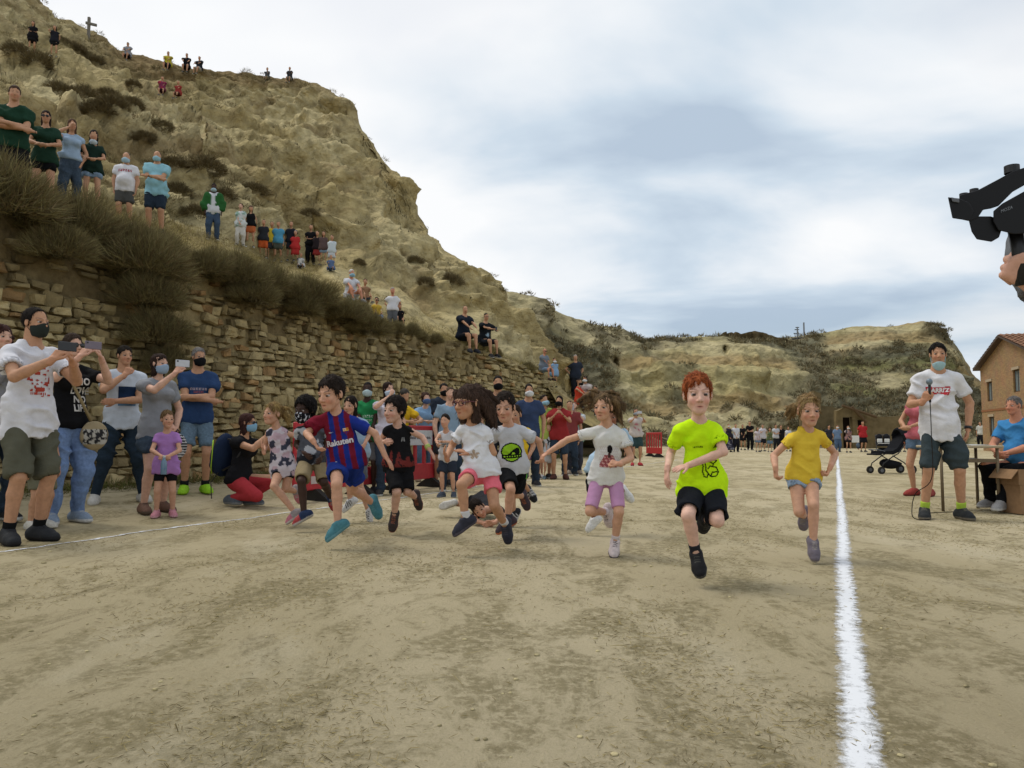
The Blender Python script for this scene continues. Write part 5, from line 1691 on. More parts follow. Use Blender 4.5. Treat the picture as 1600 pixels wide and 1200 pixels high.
    for k, v in loc.items(): S[k] = base + R_ @ v
    for s in 'LR':
        sg = .25 if s == 'L' else -.25
        td = R_ @ nrm(np.array([sg, -1, 0])); sn = np.array([0, 0, 1.])
        if pose == 'sit': td = R_ @ nrm(np.array([sg * .5, -1, -.25])); sn = R_ @ nrm(np.array([0, -.25, 1.]))
        S['ft' + s] = (td, sn)
    S['hA'] = head_frame(yaw if hy is None else hy, hp)
    return S

def runner(spec, H, Y0, yaw=0.0, hy=0.0, hp=0.0, hr=0.0, curl=.35):
    """joints read off the photograph and set at depth from the bone lengths.
    spec: name -> (px,py) or (px,py,sign) or (px,py,'Y',depth)"""
    p = props(H)
    S = {'H': H}
    Yd = {'pel': Y0}
    par_ = [('nb', 'pel', None), ('shL', 'nb', None), ('shR', 'nb', None), ('hiL', 'pel', None), ('hiR', 'pel', None),
            ('elL', 'shL', 'ua'), ('wrL', 'elL', 'fa'), ('elR', 'shR', 'ua'), ('wrR', 'elR', 'fa'),
            ('knL', 'hiL', 'th'), ('anL', 'knL', 'sk'), ('knR', 'hiR', 'th'), ('anR', 'knR', 'sk')]
    S['pel'] = P(spec['pel'][0], spec['pel'][1], Y0)
    for j, pa, bone in par_:
        e = spec[j]
        if len(e) == 4: Yj = e[3]
        elif bone is None: Yj = Yd[pa] + (e[2] if len(e) == 3 else 0.0)
        else:
            q = P(e[0], e[1], Yd[pa]); d = np.linalg.norm(q - S[pa]); L_ = p[bone]
            dz = math.sqrt(max(L_ * L_ - d * d, 0)); Yj = Yd[pa] + dz * (e[2] if len(e) == 3 else 0)
        Yd[j] = Yj; S[j] = P(e[0], e[1], Yj)
    top, chin = spec['top'], spec['chin']
    Yh = Yd['nb'] + (spec['hdY'] if 'hdY' in spec else -.03)
    a, b = P(*top, Yh), P(*chin, Yh)
    S['hh'] = np.linalg.norm(a - b) * spec.get('hk', .95)
    S['hc'] = (a + b) / 2
    S['hA'] = head_frame(hy, hp, hr)
    for s in 'LR':
        tx, ty = spec['toe' + s][:2]
        ty_sign = spec['toe' + s][2] if len(spec['toe' + s]) > 2 else 0
        an = S['an' + s]
        L_ = .105 * H
        q = P(tx, ty, Yd['an' + s]); d = np.linalg.norm(q - an)
        dz = math.sqrt(max(L_ * L_ - d * d, 0))
        td = nrm(P(tx, ty, Yd['an' + s] + dz * ty_sign) - an)
        shin = nrm(S['kn' + s] - an)
        sn = shin - td * np.dot(shin, td)
        if np.linalg.norm(sn) < .2: sn = np.array([0, 0, 1.]) - td * td[2]
        td2 = nrm(td + .22 * nrm(sn))
        sn = nrm(shin - td2 * np.dot(shin, td2)); S['ft' + s] = (td2, sn)
        h = spec.get('hand' + s)
        fd = nrm(S['wr' + s] - S['el' + s])
        sg = 1 if s == 'L' else -1
        hd = fd
        if h is not None:
            q = P(h[0], h[1], Yd['wr' + s] + (h[2] if len(h) > 2 else 0)); hd = nrm(q - S['wr' + s])
        lat = nrm(S['shL'] - S['shR'])
        hpv = -lat * sg + np.array([0, .2, 0])
        if 'palm' + s in spec: hpv = np.array(spec['palm' + s], float)
        hpv = nrm(hpv - hd * np.dot(hpv, hd))
        S['ha' + s] = (hd, hpv, spec.get('curl' + s, curl))
    S['spread'] = spec.get('spread', .5)
    low = min(S['anL'][2], S['anR'][2])
    S['base'] = np.array([S['pel'][0], S['pel'][1], ground_h(S['pel'][0], S['pel'][1])])
    return S
def place_ground(px, head_py, H):
    """ground point where a standing figure of height H has its head at (px, head_py)"""
    Y = 10.0
    for _ in range(30):
        q = P(px, head_py, Y); g_ = ground_h(q[0], q[1])
        slope = (q[2] - CAMZ) / Y
        if abs(slope) < 1e-4: break
        Yn = (H + g_ - CAMZ) / slope
        if Yn <= 0: break
        Y = Yn
    q = P(px, head_py, Y)
    return np.array([q[0], q[1], ground_h(q[0], q[1])]), Y
def place_feet(px, py):
    Y = 10.0
    for _ in range(30):
        q = P(px, py, Y); g_ = ground_h(q[0], q[1])
        Y = (g_ - CAMZ) / ((q[2] - CAMZ) / Y)
    q = P(px, py, Y)
    return np.array([q[0], q[1], ground_h(q[0], q[1])]), Y
# ------------------------------------------------------------ people
def VX(Y): return min(max(.0080, Y * (.0017 if Y < 9.5 else .0021)), .055)
def ts(c, sl=.60, lo=.007, hem=-.055, kind='t_shirt'): return (kind, c, sl, lo, hem)
def tank(c, hem=-.05, lo=.005): return ('tank_top', c, 0, lo, hem)
def shorts(c, l=.85, lo=.014): return ('shorts', c, l, lo)
def denim(c='62707f', l=.62, lo=.010): return ('denim', c, l, lo)
def jeans(c='2f3a48', lo=.006): return ('jeans', c, 2, lo)
def trous(c='23242a', lo=.008, to=1.97): return ('trousers', c, to, lo)
WHT, BLK = 'cfd0d4', '1a1a1c'
# ---- colour patterns on cloth: T is (left, back, up) in metres from the pelvis
def pat_barca(T, c, N):
    x = T[:, 0]; k = np.floor((x + .021) / .040).astype(int)
    a, b = srgb('6a1a2c'), srgb('1d2d78')
    C_ = np.where((k % 2 == 0)[:, None], a, b)
    C_ = np.where((x < -.075)[:, None] & (T[:, 2] > .12)[:, None], srgb('701b2c'), C_)
    C_ = np.where((x > .10)[:, None] & (T[:, 2] > .1)[:, None], b * 1.15, C_)
    wob = fbm(T * 14, 2)[:, None]
    return C_ * (1 + .15 * wob)
def pat_flames(T, c, N):
    fl = .055 + .055 * vnoise(np.stack([T[:, 0] * 38, T[:, 0] * 0, T[:, 1] * 20], -1)) + .04 * np.sin(T[:, 0] * 90)
    m = (T[:, 2] < fl) & (T[:, 2] > -.01) & (fbm(T * 60, 2) > -.3)
    return np.where(m[:, None], srgb('6e2f2c'), c)
def pat_blot(c2, c3, s, th=.05, th3=.45):
    def f(T, c, N):
        n = fbm(T * s + 4, 2)
        C_ = np.where((n > th)[:, None], srgb(c2), c)
        return np.where((fbm(T * s * .8 + 31, 2) > th3)[:, None], srgb(c3), C_)
    return f
def pat_stripes(c2, per=.03, ax=2):
    def f(T, c, N): return np.where(((T[:, ax] / per) % 1 < .45)[:, None], srgb(c2), c)
    return f
def pat_front(c2, half=.05, z0=-1):
    def f(T, c, N): return np.where(((np.abs(T[:, 0]) < half) & (T[:, 1] < 0))[:, None], srgb(c2), c)
    return f
def pat_chest(c2, w, z0, z1, thr=-.2, s=40):
    def f(T, c, N):
        m = (np.abs(T[:, 0]) < w) & (T[:, 2] > z0) & (T[:, 2] < z1) & (T[:, 1] < 0) & (fbm(T * s, 2) > thr)
        return np.where(m[:, None], srgb(c2), c)
    return f
def pat_low(c2, z): 
    def f(T, c, N): return np.where((T[:, 2] < z)[:, None], srgb(c2), c)
    return f
def pat_side(c2):
    def f(T, c, N): return np.where(((T[:, 0] > .10) & (np.abs(T[:, 1]) < .022))[:, None], srgb(c2), c)
    return f
PH = []            # (skeleton, kind) of phones to hold

# ---- lettering too small to read in the photograph: rows of broken strokes
def strokes(o, fr, wd, ht, colour, zc, xoff=0.0, n=22):
    k = zc * 31 + xoff * 17
    def f(a, b):
        if abs(b) > .9: return None
        v = math.sin(a * 17 + k) + math.sin(a * 29 + b * 3 + 2 * k)
        return colour if v > .1 or (abs(b) > .55 and v > -.5) else None
    return print_grid(o, fr, f, wd, ht, n, zc, xoff, name='lettering', lift=.0036)

# ---- runners
S = runner(dict(top=(1092,582), chin=(1088,651), nb=(1092,657,-.06), shR=(1064,667,-.02), shL=(1115,664,.0), elR=(1048,708,1), wrR=(1043,733,-1), handR=(1041,757,-.02), curlR=.3,
   elL=(1131,706,-.7), wrL=(1076,727,-1), handL=(1045,735,-.05), palmL=(0,.3,-1), curlL=.12, spread=1.4, pel=(1098,757), hiR=(1083,765), hiL=(1113,765), knR=(1075,806,-1), anR=(1088,868,.6), toeR=(1094,896,-1), knL=(1121,814,-1), anL=(1102,812,1), toeL=(1100,835,1)),
   1.2, 4.48, hy=R(-6), hp=R(2))
B9, F9 = person(S, dict(skin='pale', hair='short', hair_c='7d3f20', hair_c2='8f4c28', vol=.06, iris='3c2a20', top=ts('c6f21c', .66, .008, -.07), legs=shorts('1d1f25', .85, .018), socks=('2b2c33', .06), shoes=('19191c', '45443f'), flare=1.08), 'running boy with ginger hair in a neon yellow t-shirt and black shorts', 'children in the race', .0070)
def dist_poly(a, b, pl):
    d = 9
    for (x0, y0), (x1, y1) in zip(pl[:-1], pl[1:]):
        t = max(0, min(1, ((a - x0) * (x1 - x0) + (b - y0) * (y1 - y0)) / ((x1 - x0) ** 2 + (y1 - y0) ** 2 + 1e-9)))
        d = min(d, math.hypot(a - x0 - t * (x1 - x0), b - y0 - t * (y1 - y0)))
    return d
HELM = [[(-.55, .05), (-.5, .55), (-.2, .9), (.25, .9), (.6, .62), (.95, .45), (.55, .25), (.45, .0), (.8, -.1), (.95, -.55), (.6, -.85), (.1, -.8), (-.1, -.5), (-.25, -.85), (-.5, -.75), (-.6, -.3), (-.55, .05)],
        [(-.2, .75), (.1, .55), (.55, .25)], [(-.25, .5), (-.3, -.2), (-.1, -.5)], [(.1, -.8), (.3, -.45), (.8, -.5)], [(-.1, -.1), (.2, .1), (.45, .0)]]
print_grid(F9['top'], F9, lambda a, b: '121413' if min(dist_poly(a, b, p_) for p_ in HELM) < .045 else None, .125, .125, 46, .115, .012)
print_grid(F9['top'], F9, lambda a, b: '121413' if dist_poly(a, b, [(-.4, -.8), (-.5, .1), (-.1, .8), (.0, -.1), (.3, .5), (.4, -.7)]) < .2 else None, .026, .034, 14, .235, .065, name='chest_emblem')
strokes(F9['top'], F9, 0.055, 0.01, '2c3a10', .235, -.035)

S = runner(dict(top=(1264,615), chin=(1262,668), nb=(1262,672,-.05), shR=(1238,680), shL=(1283,679), elR=(1209,712,1), wrR=(1212,733,-1), handR=(1213,750), curlR=.9,
   elL=(1305,709,1), wrL=(1297,731,-1), handL=(1290,747), curlL=1.1, pel=(1255,742), hiR=(1243,747), hiL=(1267,747), knR=(1249,800,-1), anR=(1256,806,1), toeR=(1254,830,1), knL=(1271,790,-1), anL=(1271,848,.6), toeL=(1274,874,-1)), 1.15, 5.3, hy=R(-4), hp=R(4))
B10, F10 = person(S, dict(skin='kid', hair='pony', fem=True, hair_c='6f5838', hair_c2='917a55', iris='2e2a28', vol=.03, top=ts('d8b840', .42, .006, -.035), legs=denim('8a9db3', .30, .010), shoes=('6d6670', '9a9288'), tail=[((-.30,.15,.62),.12),((-.52,.18,.52),.17),((-.60,.16,.38),.10),((-.62,.1,.28),.05)],
   strands=[[((-.25,-.2,.85),.05),((.1,-.32,.9),.04),((.3,-.1,.75),.04)], [((-.5,.2,.5),.09),((-.68,.2,.45),.05)]]), 'running girl in a yellow t-shirt and light denim shorts right beside the white line', 'children in the race', .0066)

FLY8 = [[((-.2,.2,.9),.14),((-.55,.3,1.0),.10),((-.95,.4,.92),.07),((-1.35,.45,.72),.03)], [((-.25,.3,.75),.14),((-.7,.4,.8),.10),((-1.2,.5,.60),.05),((-1.45,.5,.45),.02)], [((-.3,.3,.6),.12),((-.7,.45,.55),.08),((-1.1,.5,.42),.03)],
        [((.25,.2,.85),.13),((.5,.3,.8),.12),((.72,.35,.6),.09),((.8,.3,.35),.04)], [((.3,.3,.6),.16),((.5,.4,.3),.13),((.62,.4,.0),.06),((.7,.4,-.15),.02)], [((.28,.15,.75),.12),((.58,.2,.62),.10),((.66,.2,.3),.05)], [((0,.1,1.02),.08),((.3,.2,1.06),.06),((.62,.3,.95),.03)], [((-.1,.1,1.02),.07),((-.45,.2,1.15),.04),((-.8,.3,1.12),.02)]]
S = runner(dict(top=(946,614), chin=(939,659), nb=(950,664,-.04), shR=(920,673), shL=(972,676), elR=(887,687,.3), wrR=(858,706,.3), handR=(846,714), curlR=.6,
   elL=(986,716,-.4), wrL=(967,725,-1), handL=(957,722), curlL=1.1, pel=(948,743), hiR=(935,748), hiL=(961,748), knR=(922,799,-1), anR=(948,801,1), toeR=(951,822,.5), knL=(967,800,-1), anL=(961,848,.6), toeL=(959,868,-1)), 1.13, 5.45, hy=R(-24), hp=R(2))
B8, F8 = person(S, dict(skin='kid', hair='loose', line='back', fem=True, hair_c='4f3f2d', hair_c2='6b563c', vol=.03, strands=FLY8, iris='2a2018', top=ts('d2d1cf', .45, .007, -.05), legs=('bike_shorts', 'b98bb0', .88, .004), socks=('cfc5c8', .05), shoes=('c3b6b6', '4a4546')), 'running girl with loose brown hair in a white printed t-shirt and lilac cycling shorts', 'children in the race', .0066)
def portrait(a, b):
    if ((a - .05) / .27) ** 2 + ((b - .62) / .36) ** 2 < 1: return '1a1616'
    if abs(a) < .16 and -.1 < b < .3: return '4a3230'
    w = .25 + .75 * (.25 - b) if b < .2 else 0
    if -.95 < b < .1 and abs(a + .05) < min(.95, .45 + .6 * (.1 - b)): return '8c4a4e' if math.sin(a * 14 + b * 9) + math.sin(b * 23) > -.4 else 'b98a86'
    if abs(a) < 1 and abs(b) < .9 and math.sin(a * 31 + b * 47) > .7: return 'bfb0ae'
    return None
print_grid(F8['top'], F8, portrait, .13, .16, 30, .145, .005)

S = runner(dict(top=(792,612), chin=(786,661), nb=(796,666,-.05), shR=(776,670), shL=(816,670), elR=(764,698,.8), wrR=(770,716,-1), elL=(842,689,.5), wrL=(846,709,.4), handL=(845,722), curlL=.7,
   pel=(801,727), hiR=(790,733), hiL=(812,733), knR=(798,765,-1), anR=(793,814,.5), toeR=(776,830,-.3), knL=(804,772,.6), anL=(817,776,1), toeL=(824,797,.6)), 1.24, 6.5, hy=R(-10), hp=R(10))
B6, F6 = person(S, dict(skin='kid', hair='short', hair_c='251d18', vol=.045, top=ts('bdbfc4', .62, .008, -.055), legs=shorts('1a1b1d', .80, .016), legpat=pat_side('6fd048'), socks=('3a3c48', .05), shoes=('3d3238', 'a8603f')), 'running boy in a grey-white t-shirt with a round green emblem and black shorts', 'children in the race', .0074)
def badge(a, b):
    r = math.hypot(a, b)
    if abs(b + .42) < .17 and abs(a) < .97: return '101411' if not (abs(b + .42) < .09 and abs(a) < .8 and math.sin(a * 26) > -.3) else '8dbb2c'
    if r > .98: return None
    if r > .86: return '101411'
    if -.25 < b < .1 + .3 * math.sin(a * 3.0) and abs(a) < .75: return '131713' if b > -.2 + .2 * math.sin(a * 9) else '8dbb2c'
    return '8dbb2c'
print_grid(F6['top'], F6, badge, .175, .16, 34, .125, .0)

S = runner(dict(top=(738,602), chin=(724,656), nb=(740,662,-.03), shR=(720,668,.0), shL=(758,672,-.02), elR=(706,697,.8), wrR=(698,716,-1), handR=(694,706,-.03), curlR=.3, elL=(771,708,.2), wrL=(733,709,-1), handL=(718,703,-.02), curlL=.2, palmL=(-.5,.2,-.6),
   pel=(752,735), hiR=(740,741), hiL=(767,743), knR=(721,757,-1), anR=(727,813,.4), toeR=(703,838,-.3), knL=(772,789,-.5), anL=(790,822,1), toeL=(794,854,-.5)), 1.24, 5.7, hy=R(-38), hp=R(4))
FLY5 = [[((.1,.3,.8),.2),((.35,.5,.5),.18),((.5,.6,.1),.14),((.62,.6,-.25),.05)], [((.2,.2,.7),.16),((.45,.45,.25),.13),((.55,.5,-.1),.07)], [((.0,.45,.6),.2),((.15,.65,.2),.16),((.3,.75,-.2),.06)], [((.1,.3,.95),.1),((.4,.55,.75),.09),((.65,.75,.45),.04)], [((-.28,-.22,.80),.10),((-.34,-.1,.45),.08),((-.34,-.02,.15),.04)]]
B5, F5 = person(S, dict(smile=.6, skin='tan', hair='bangs', hlen=.05, fem=True, hair_c='33261f', hair_c2='42322a', vol=.04, strands=FLY5, glasses='red', top=ts('d6d7dc', .52, .005, -.035), flare=1.06, legs=('shorts', 'e0707f', .52, .010), legpat=None, socks=('c9c9cc', .055), shoes=('2c2d38', '4a4650')), 'running girl with red glasses in a white t-shirt and pink shorts', 'children in the race', .0066)
print_grid(F5['top'], F5, lambda a, b: ('a08f80' if math.sin(a * 19 + b * 7) > -.6 else 'b7a796') if (abs(a) + abs(b) * .9 < .8 and math.sin(math.atan2(b, a) * 5) * .25 + .55 > math.hypot(a, b)) else None, .12, .10, 24, .13, -.02)

S = runner(dict(top=(619,619), chin=(614,663), nb=(623,666,-.02), shR=(604,670), shL=(641,670), elL=(660,683,.3), wrL=(670,701,-.5), handL=(680,716), curlL=.15, elR=(593,692,.8), wrR=(602,690,-1), curlR=.8,
   pel=(623,726), hiR=(613,732), hiL=(634,732), knR=(620,769,-1), anR=(616,807,.6), toeR=(612,830,-1), knL=(636,768,-.4), anL=(650,778,1), toeL=(655,797,.8)), 1.2, 6.65, hy=R(-30), hp=R(2))
B4, F4 = person(S, dict(smile=1, skin='fair', hair='fringe', line='short', hair_c='1d1714', vol=.085, top=tank('1b1b1d', -.05, .008), strap=.105, pat=pat_flames, legs=shorts('19191b', .95, .016), socks=('3a3a3c', .04), shoes=('38302f', 'a0604a')), 'running boy in a black sleeveless shirt with red flames and green wristbands', 'children in the race', .0078)
print_grid(F4['top'], F4, lambda a, b: '9a9a9a' if min(abs(abs(a) - .6 + .25 * b), abs(a) + (0 if abs(b) < .5 else 1)) < .16 and b > -.6 else None, .034, .045, 14, .215, .045, name='chest_emblem')
mb = MB()
for t_, c_ in ((.80, 0), (.87, 0), (.94, 1)):
    a_ = S['elL'] + (S['wrL'] - S['elL']) * t_; d_ = nrm(S['wrL'] - S['elL'])
    mb.tube([a_ - d_ * .007, a_ + d_ * .007], .0262, 10)
wb = mb.obj('wristband', flat('lime_rubber', '9fb55a'), smooth=True); wb.parent = B4; wb.location = -Vector(B4.location)

S = runner(dict(top=(519,587), chin=(517,643), nb=(526,646,-.03), shR=(498,655), shL=(553,656), elR=(479,677,-.3), wrR=(490,690,-.8), handR=(495,699), curlR=.6, elL=(586,677,.2), wrL=(602,713,-.2), handL=(613,729), curlL=.15,
   pel=(541,719), hiR=(527,727), hiL=(553,727), knR=(526,757,-1), anR=(528,820,.5), toeR=(509,842,-.4), knL=(551,765,.7), anL=(582,786,1), toeL=(592,811,.5)), 1.32, 6.0, hy=R(-26), hp=R(12))
B3, F3 = person(S, dict(skin='kid', hair='short', hair_c='231b17', vol=.055, top=ts('1d2d78', .66, .010, -.055), pat=pat_barca, legs=shorts('22357c', .60, .016), shoes=('43757f', '5f8c96')), 'running boy in a garnet and blue striped football shirt and blue shorts', 'children in the race', .007)
print_text(F3['top'], F3, 'Rakuten', .062, 'c9c6cc', .150, -.005, .0022, 1.0)
def crest(a, b):
    if abs(a) > .85 - max(0, -b - .2) * .9 or b > .92: return None
    if abs(b - .1) < .09: return 'c7a43c'
    if b > .1: return ('b03030' if (abs(a + .42) < .1 or abs(b - .5) < .1) else 'c8c0b0') if a < 0 else ('c7a43c' if math.sin(a * 22) > 0 else 'a03028')
    return '24357c' if math.sin(a * 13) > 0 else '7a1f30'
print_grid(F3['top'], F3, crest, .046, .054, 16, .225, .058, name='crest')
print_grid(F3['top'], F3, lambda a, b: 'c8c8cc' if abs(b - .5 * a * a + .2) < .35 - .3 * a else None, .035, .012, 12, .235, -.055, name='chest_mark')
print_grid(F3['lower'], F3, lambda a, b: 'c9cbd2', .045, .010, 4, .01, -.035, name='shorts_mark') if F3.get('lower') else None

S = runner(dict(top=(479,619), chin=(474,661), nb=(484,666,-.02), shR=(468,670), shL=(501,670), elR=(463,695,.5), wrR=(476,708,-1), elL=(510,695,.5), wrL=(503,712,-1), pel=(488,716), hiR=(478,722), hiL=(499,722), knR=(471,752,-1), anR=(475,803,.5), toeR=(456,820,-.4), knL=(506,754,-.4), anL=(517,778,1), toeL=(523,797,.6)), 1.25, 7.0, hy=R(-22), hp=R(8))
person(S, dict(skin='dark', hair='fringe', line='short', hair_c='120e0d', vol=.11, mask='15161b', maskpat='b9bbc4', top=ts('4a4c54', .5, .008, -.04), pat=pat_blot('a9abb2', '24252b', 12, .05, .2), legs=shorts('8a7c60', .9, .016), shoes=('22304f', 'a8a4a0', '!9a3a3c')), 'running dark skinned boy with a patterned black face mask and beige shorts', 'children in the race', .0082)

S = runner(dict(top=(429,628), chin=(424,665), nb=(433,669,-.02), shR=(419,674), shL=(446,674), elR=(414,699,.5), wrR=(412,706,-1), handR=(409,696), curlR=.15, elL=(467,682,.3), wrL=(467,707,-.5), handL=(468,718), pel=(443,732), hiR=(436,737), hiL=(452,737), knR=(428,760,-1), anR=(461,801,1), toeR=(447,816,-.3), knL=(446,764,-.2), anL=(462,768,1), toeL=(468,785,.4)), 1.17, 7.35, hy=R(-30), hp=R(-2))
person(S, dict(smile=1.2, skin='kid', hair='pony', fem=True, hair_c='6b5534', hair_c2='8d7548', vol=.025, tail=[((.1,.45,.55),.14),((.3,.62,.35),.12),((.4,.6,.05),.05)], strands=[[((.2,.3,.8),.1),((.45,.5,.75),.06),((.7,.6,.55),.02)]], top=tank('c5bcc4', -.07, .010), flare=1.1, pat=pat_blot('3d3f4e', 'b9a0aa', 20, -.02, .22), legs=('bike_shorts', '17181a', .35, .006), shoes=('8f8788', 'b7b0aa', '!b06a78')), 'smiling running girl in a white and navy camouflage tank top, leftmost of the racing children', 'children in the race', .0086)

# fallen boy
S = runner(dict(top=(736,783), chin=(759,806), nb=(764,797,'Y',7.45), shR=(749,803,'Y',7.45), shL=(778,796,'Y',7.5), elR=(738,812,'Y',7.3), wrR=(758,818,'Y',7.2), handR=(770,817), elL=(787,807,'Y',7.35), wrL=(772,817,'Y',7.15), handL=(762,819),
   pel=(757,781), hiR=(749,783,.0), hiL=(765,782,.0), knR=(728,787,'Y',8.25), anR=(706,787,'Y',8.0), toeR=(690,792), knL=(748,784,'Y',8.4), anL=(740,782,'Y',8.6), toeL=(735,786), hdY=-.15), 1.22, 8.0, hy=R(12), hp=R(14), hr=R(-38))
person(S, dict(skin='kid', hair='short', hair_c='231b17', vol=.05, top=ts('2b2b2f', .6, .006, -.05), legs=shorts('1b1b1e', .8, .012), shoes=('b9b6b0', 'c4c1ba', '!33343c')), 'boy who has fallen on his belly on the earth behind the running girl with glasses', None, .0088)

def hidden_runner(px, Y0, H, head, feet, ap, label, yawpx=-6):
    """a runner mostly covered by the one in front: mid-stride with the read-off feet"""
    (tx, ty), (f1x, f1y, t1x, t1y), (f2x, f2y, t2x, t2y) = head, feet[0], feet[1]
    s = Y0 / F
    hh = props(H)['hh'] / s
    nb = (tx + 3, ty + hh * 1.1); pel = (px, ty + (H - props(H)['hip']) / s * .93)
    S = runner(dict(top=(tx, ty), chin=(tx - 3, ty + hh), nb=(*nb, -.03), shR=(nb[0] - .088 * H / s, nb[1] + 5), shL=(nb[0] + .088 * H / s, nb[1] + 5),
        elR=(nb[0] - .12 * H / s, nb[1] + .17 * H / s, .4), wrR=(nb[0] - .09 * H / s, nb[1] + .25 * H / s, -1), elL=(nb[0] + .13 * H / s, nb[1] + .15 * H / s, .6), wrL=(nb[0] + .10 * H / s, nb[1] + .22 * H / s, -1),
        pel=pel, hiR=(pel[0] - .05 * H / s, pel[1] + 5), hiL=(pel[0] + .05 * H / s, pel[1] + 5), knR=((pel[0] + f1x) / 2 - 6, (pel[1] + f1y) / 2, -1), anR=(f1x, f1y, .5), toeR=(t1x, t1y), knL=((pel[0] + f2x) / 2 - 4, (pel[1] + f2y) / 2 + 6, -.6), anL=(f2x, f2y, 1), toeL=(t2x, t2y)), H, Y0, hy=R(-15), hp=R(5))
    return person(S, ap, label, 'children in the race', VX(Y0) * 1.1)
hidden_runner(556, 7.7, 1.18, (549, 618), ((547, 783, 536, 797), (576, 800, 577, 822)), dict(skin='kid', hair='long', hlen=.2, hair_c='1c1512', top=ts('93a9bd'), legs=shorts('5c6066', .7), shoes=('c6c6c6', 'd0d0d0', '1d1d20')), 'dark haired child in white trainers running behind the boy in the football shirt')
hidden_runner(806, 7.3, 1.16, (806, 632), ((803, 803, 799, 818), (826, 767, 838, 786)), dict(skin='tan', hair='short', hair_c='2a201a', top=ts('d2b02c'), legs=shorts('4d5057', .6), shoes=('222428', 'b8b8b8', 'c6c6c8')), 'child in a yellow shirt running hidden behind the boy with the green emblem')
hidden_runner(938, 6.7, 1.12, (957, 634), ((928, 812, 914, 831), (975, 768, 984, 780)), dict(skin='brown', hair='curly', hair_c='2c221b', top=ts('a6bfd2', .6, .010, -.07), legs=shorts('1b1b1e', .85), shoes=('cfcfcd', 'd4d4d2')), 'child in a light blue shirt running behind the girl in lilac cycling shorts')

# ---- generic standing figures
def G(px, head, H, yaw, arms, ap, label, group, pose='stand', hy=None, hp=0.0, lean=0.0, feet=None, res=1.0):
    if feet is not None:
        b, Y = place_feet(px, feet); q = P(px, head, Y); H = (q[2] - b[2])
    else:
        b, Y = place_ground(px, head, H)
    w = ap.get('w', 1.0)
    S = stand(b, H, R(yaw), pose, None if hy is None else R(hy), R(hp), R(lean), w, ap.get('fem', False), dict(arms=arms), ap.get('stance', .10))
    B, Fr = person(S, ap, label, group, VX(Y) * res)
    S['B'] = B; S['F'] = Fr; S['Y'] = Y
    return S
SPEC = 'spectators along the chalk line'
L1 = G(36, 482, 1.80, 62, 'phone_low', dict(skin='tan', hair='receding', hair_c='1d1815', mask='2b302d', w=.96, top=ts('cfcfd5', .58, .007, -.085), legs=shorts('57574a', .98, .012), socks=('191a1b', .05), shoes=('25272a', '1d1d1f')), 'man with a dark mask in a red printed white t-shirt filming at the left', SPEC, hy=72, feet=847)
print_grid(L1['F']['top'], L1['F'], lambda a, b: 'a8463c' if (vnoise(np.array([a * 5.5 + 3, b * 8, 2.])) > .25 and abs(a) < .9) or (abs(b + .82) < .07 and abs(a) < .6 and math.sin(a * 40) > -.4) else None, .20, .26, 30, .30)
L2 = G(100, 522, 1.68, 52, 'phone', dict(skin='fair', fem=True, hair='back', hair_c='33271f', vol=.04, glasses='sun', top=ts('19191b', .55, .006, -.03), legs=jeans('6f86ad', .007), shoes=('8291a3', 'c0c0be')), 'woman with sunglasses in a black lettered t-shirt and pale blue jeans filming', SPEC, hy=62, feet=817)
for i, wd in enumerate(('NO', 'LOVE', 'NO', 'LIFE')):
    print_text(L2['F']['top'], L2['F'], wd, .088, 'c9c7c4', .385 - i * .083, .055, .003, .85)
L2b = G(58, 622, 1.25, 70, 'stand', dict(skin='tan', hair='short', hair_c='2c221c', top=ts('55606b'), legs=shorts('6b6a58', .8), shoes=('b9b6ac', 'c4c2ba')), 'child standing half hidden behind the man in olive shorts', SPEC, feet=826)
L0 = G(-14, 508, 1.66, 60, 'stand', dict(skin='fair', fem=True, hair='curly', hair_c='3a2420', top=ts('8f8f92'), legs=jeans()), 'woman with dark reddish curly hair cut off by the left edge', SPEC, feet=815)
L3 = G(186, 541, 1.76, 34, 'chin', dict(smile=.8, skin='tan', hair='short', hair_c='1f1a16', vol=.045, top=ts('bcc3cd', .6, .007, -.06), legs=jeans('27333f', .006), shoes=('bab8b2', 'c6c4be'), stance=.24), 'man with a hand at his chin in a white t-shirt with dark print', SPEC, hy=48, feet=786)
print_grid(L3['F']['top'], L3['F'], lambda a, b: None if abs(a) > .9 or abs(b) > .95 else ('20304a' if b > -.5 + .1 * math.sin(a * 9) else ('5f7fa0' if b < -.7 else '33485f')), .20, .24, 22, .27, .03)
L4 = G(239, 553, 1.62, 55, 'phone1', dict(skin='fair', fem=True, w=1.02, hair='long', hlen=.0, hair_c='2b1e19', mask='8fa3b8', top=ts('84868b', .55, .010, -.06), legs=denim('3b4755', .62, .008), shoes=('6a4f42', '54453a')), 'woman in a grey t-shirt and denim shorts filming with a white phone', SPEC, hy=65, feet=801)
L5 = G(304, 544, 1.76, 28, 'crossed', dict(skin='tan', hair='short', hair_c='6d6a68', mask='17181a', w=.98, top=ts('2c4164', .62, .008, -.05), legs=denim('64798a', .80, .012), socks=('222325', .05), shoes=('8fc42a', '9ad030')), 'man with folded arms in a navy t-shirt and neon green trainers', SPEC, hy=44, feet=771)
strokes(L5['F']['top'], L5['F'], 0.2, 0.03, '9a8f98', .36, .0); strokes(L5['F']['top'], L5['F'], 0.12, 0.028, '8a5058', .32, .0)
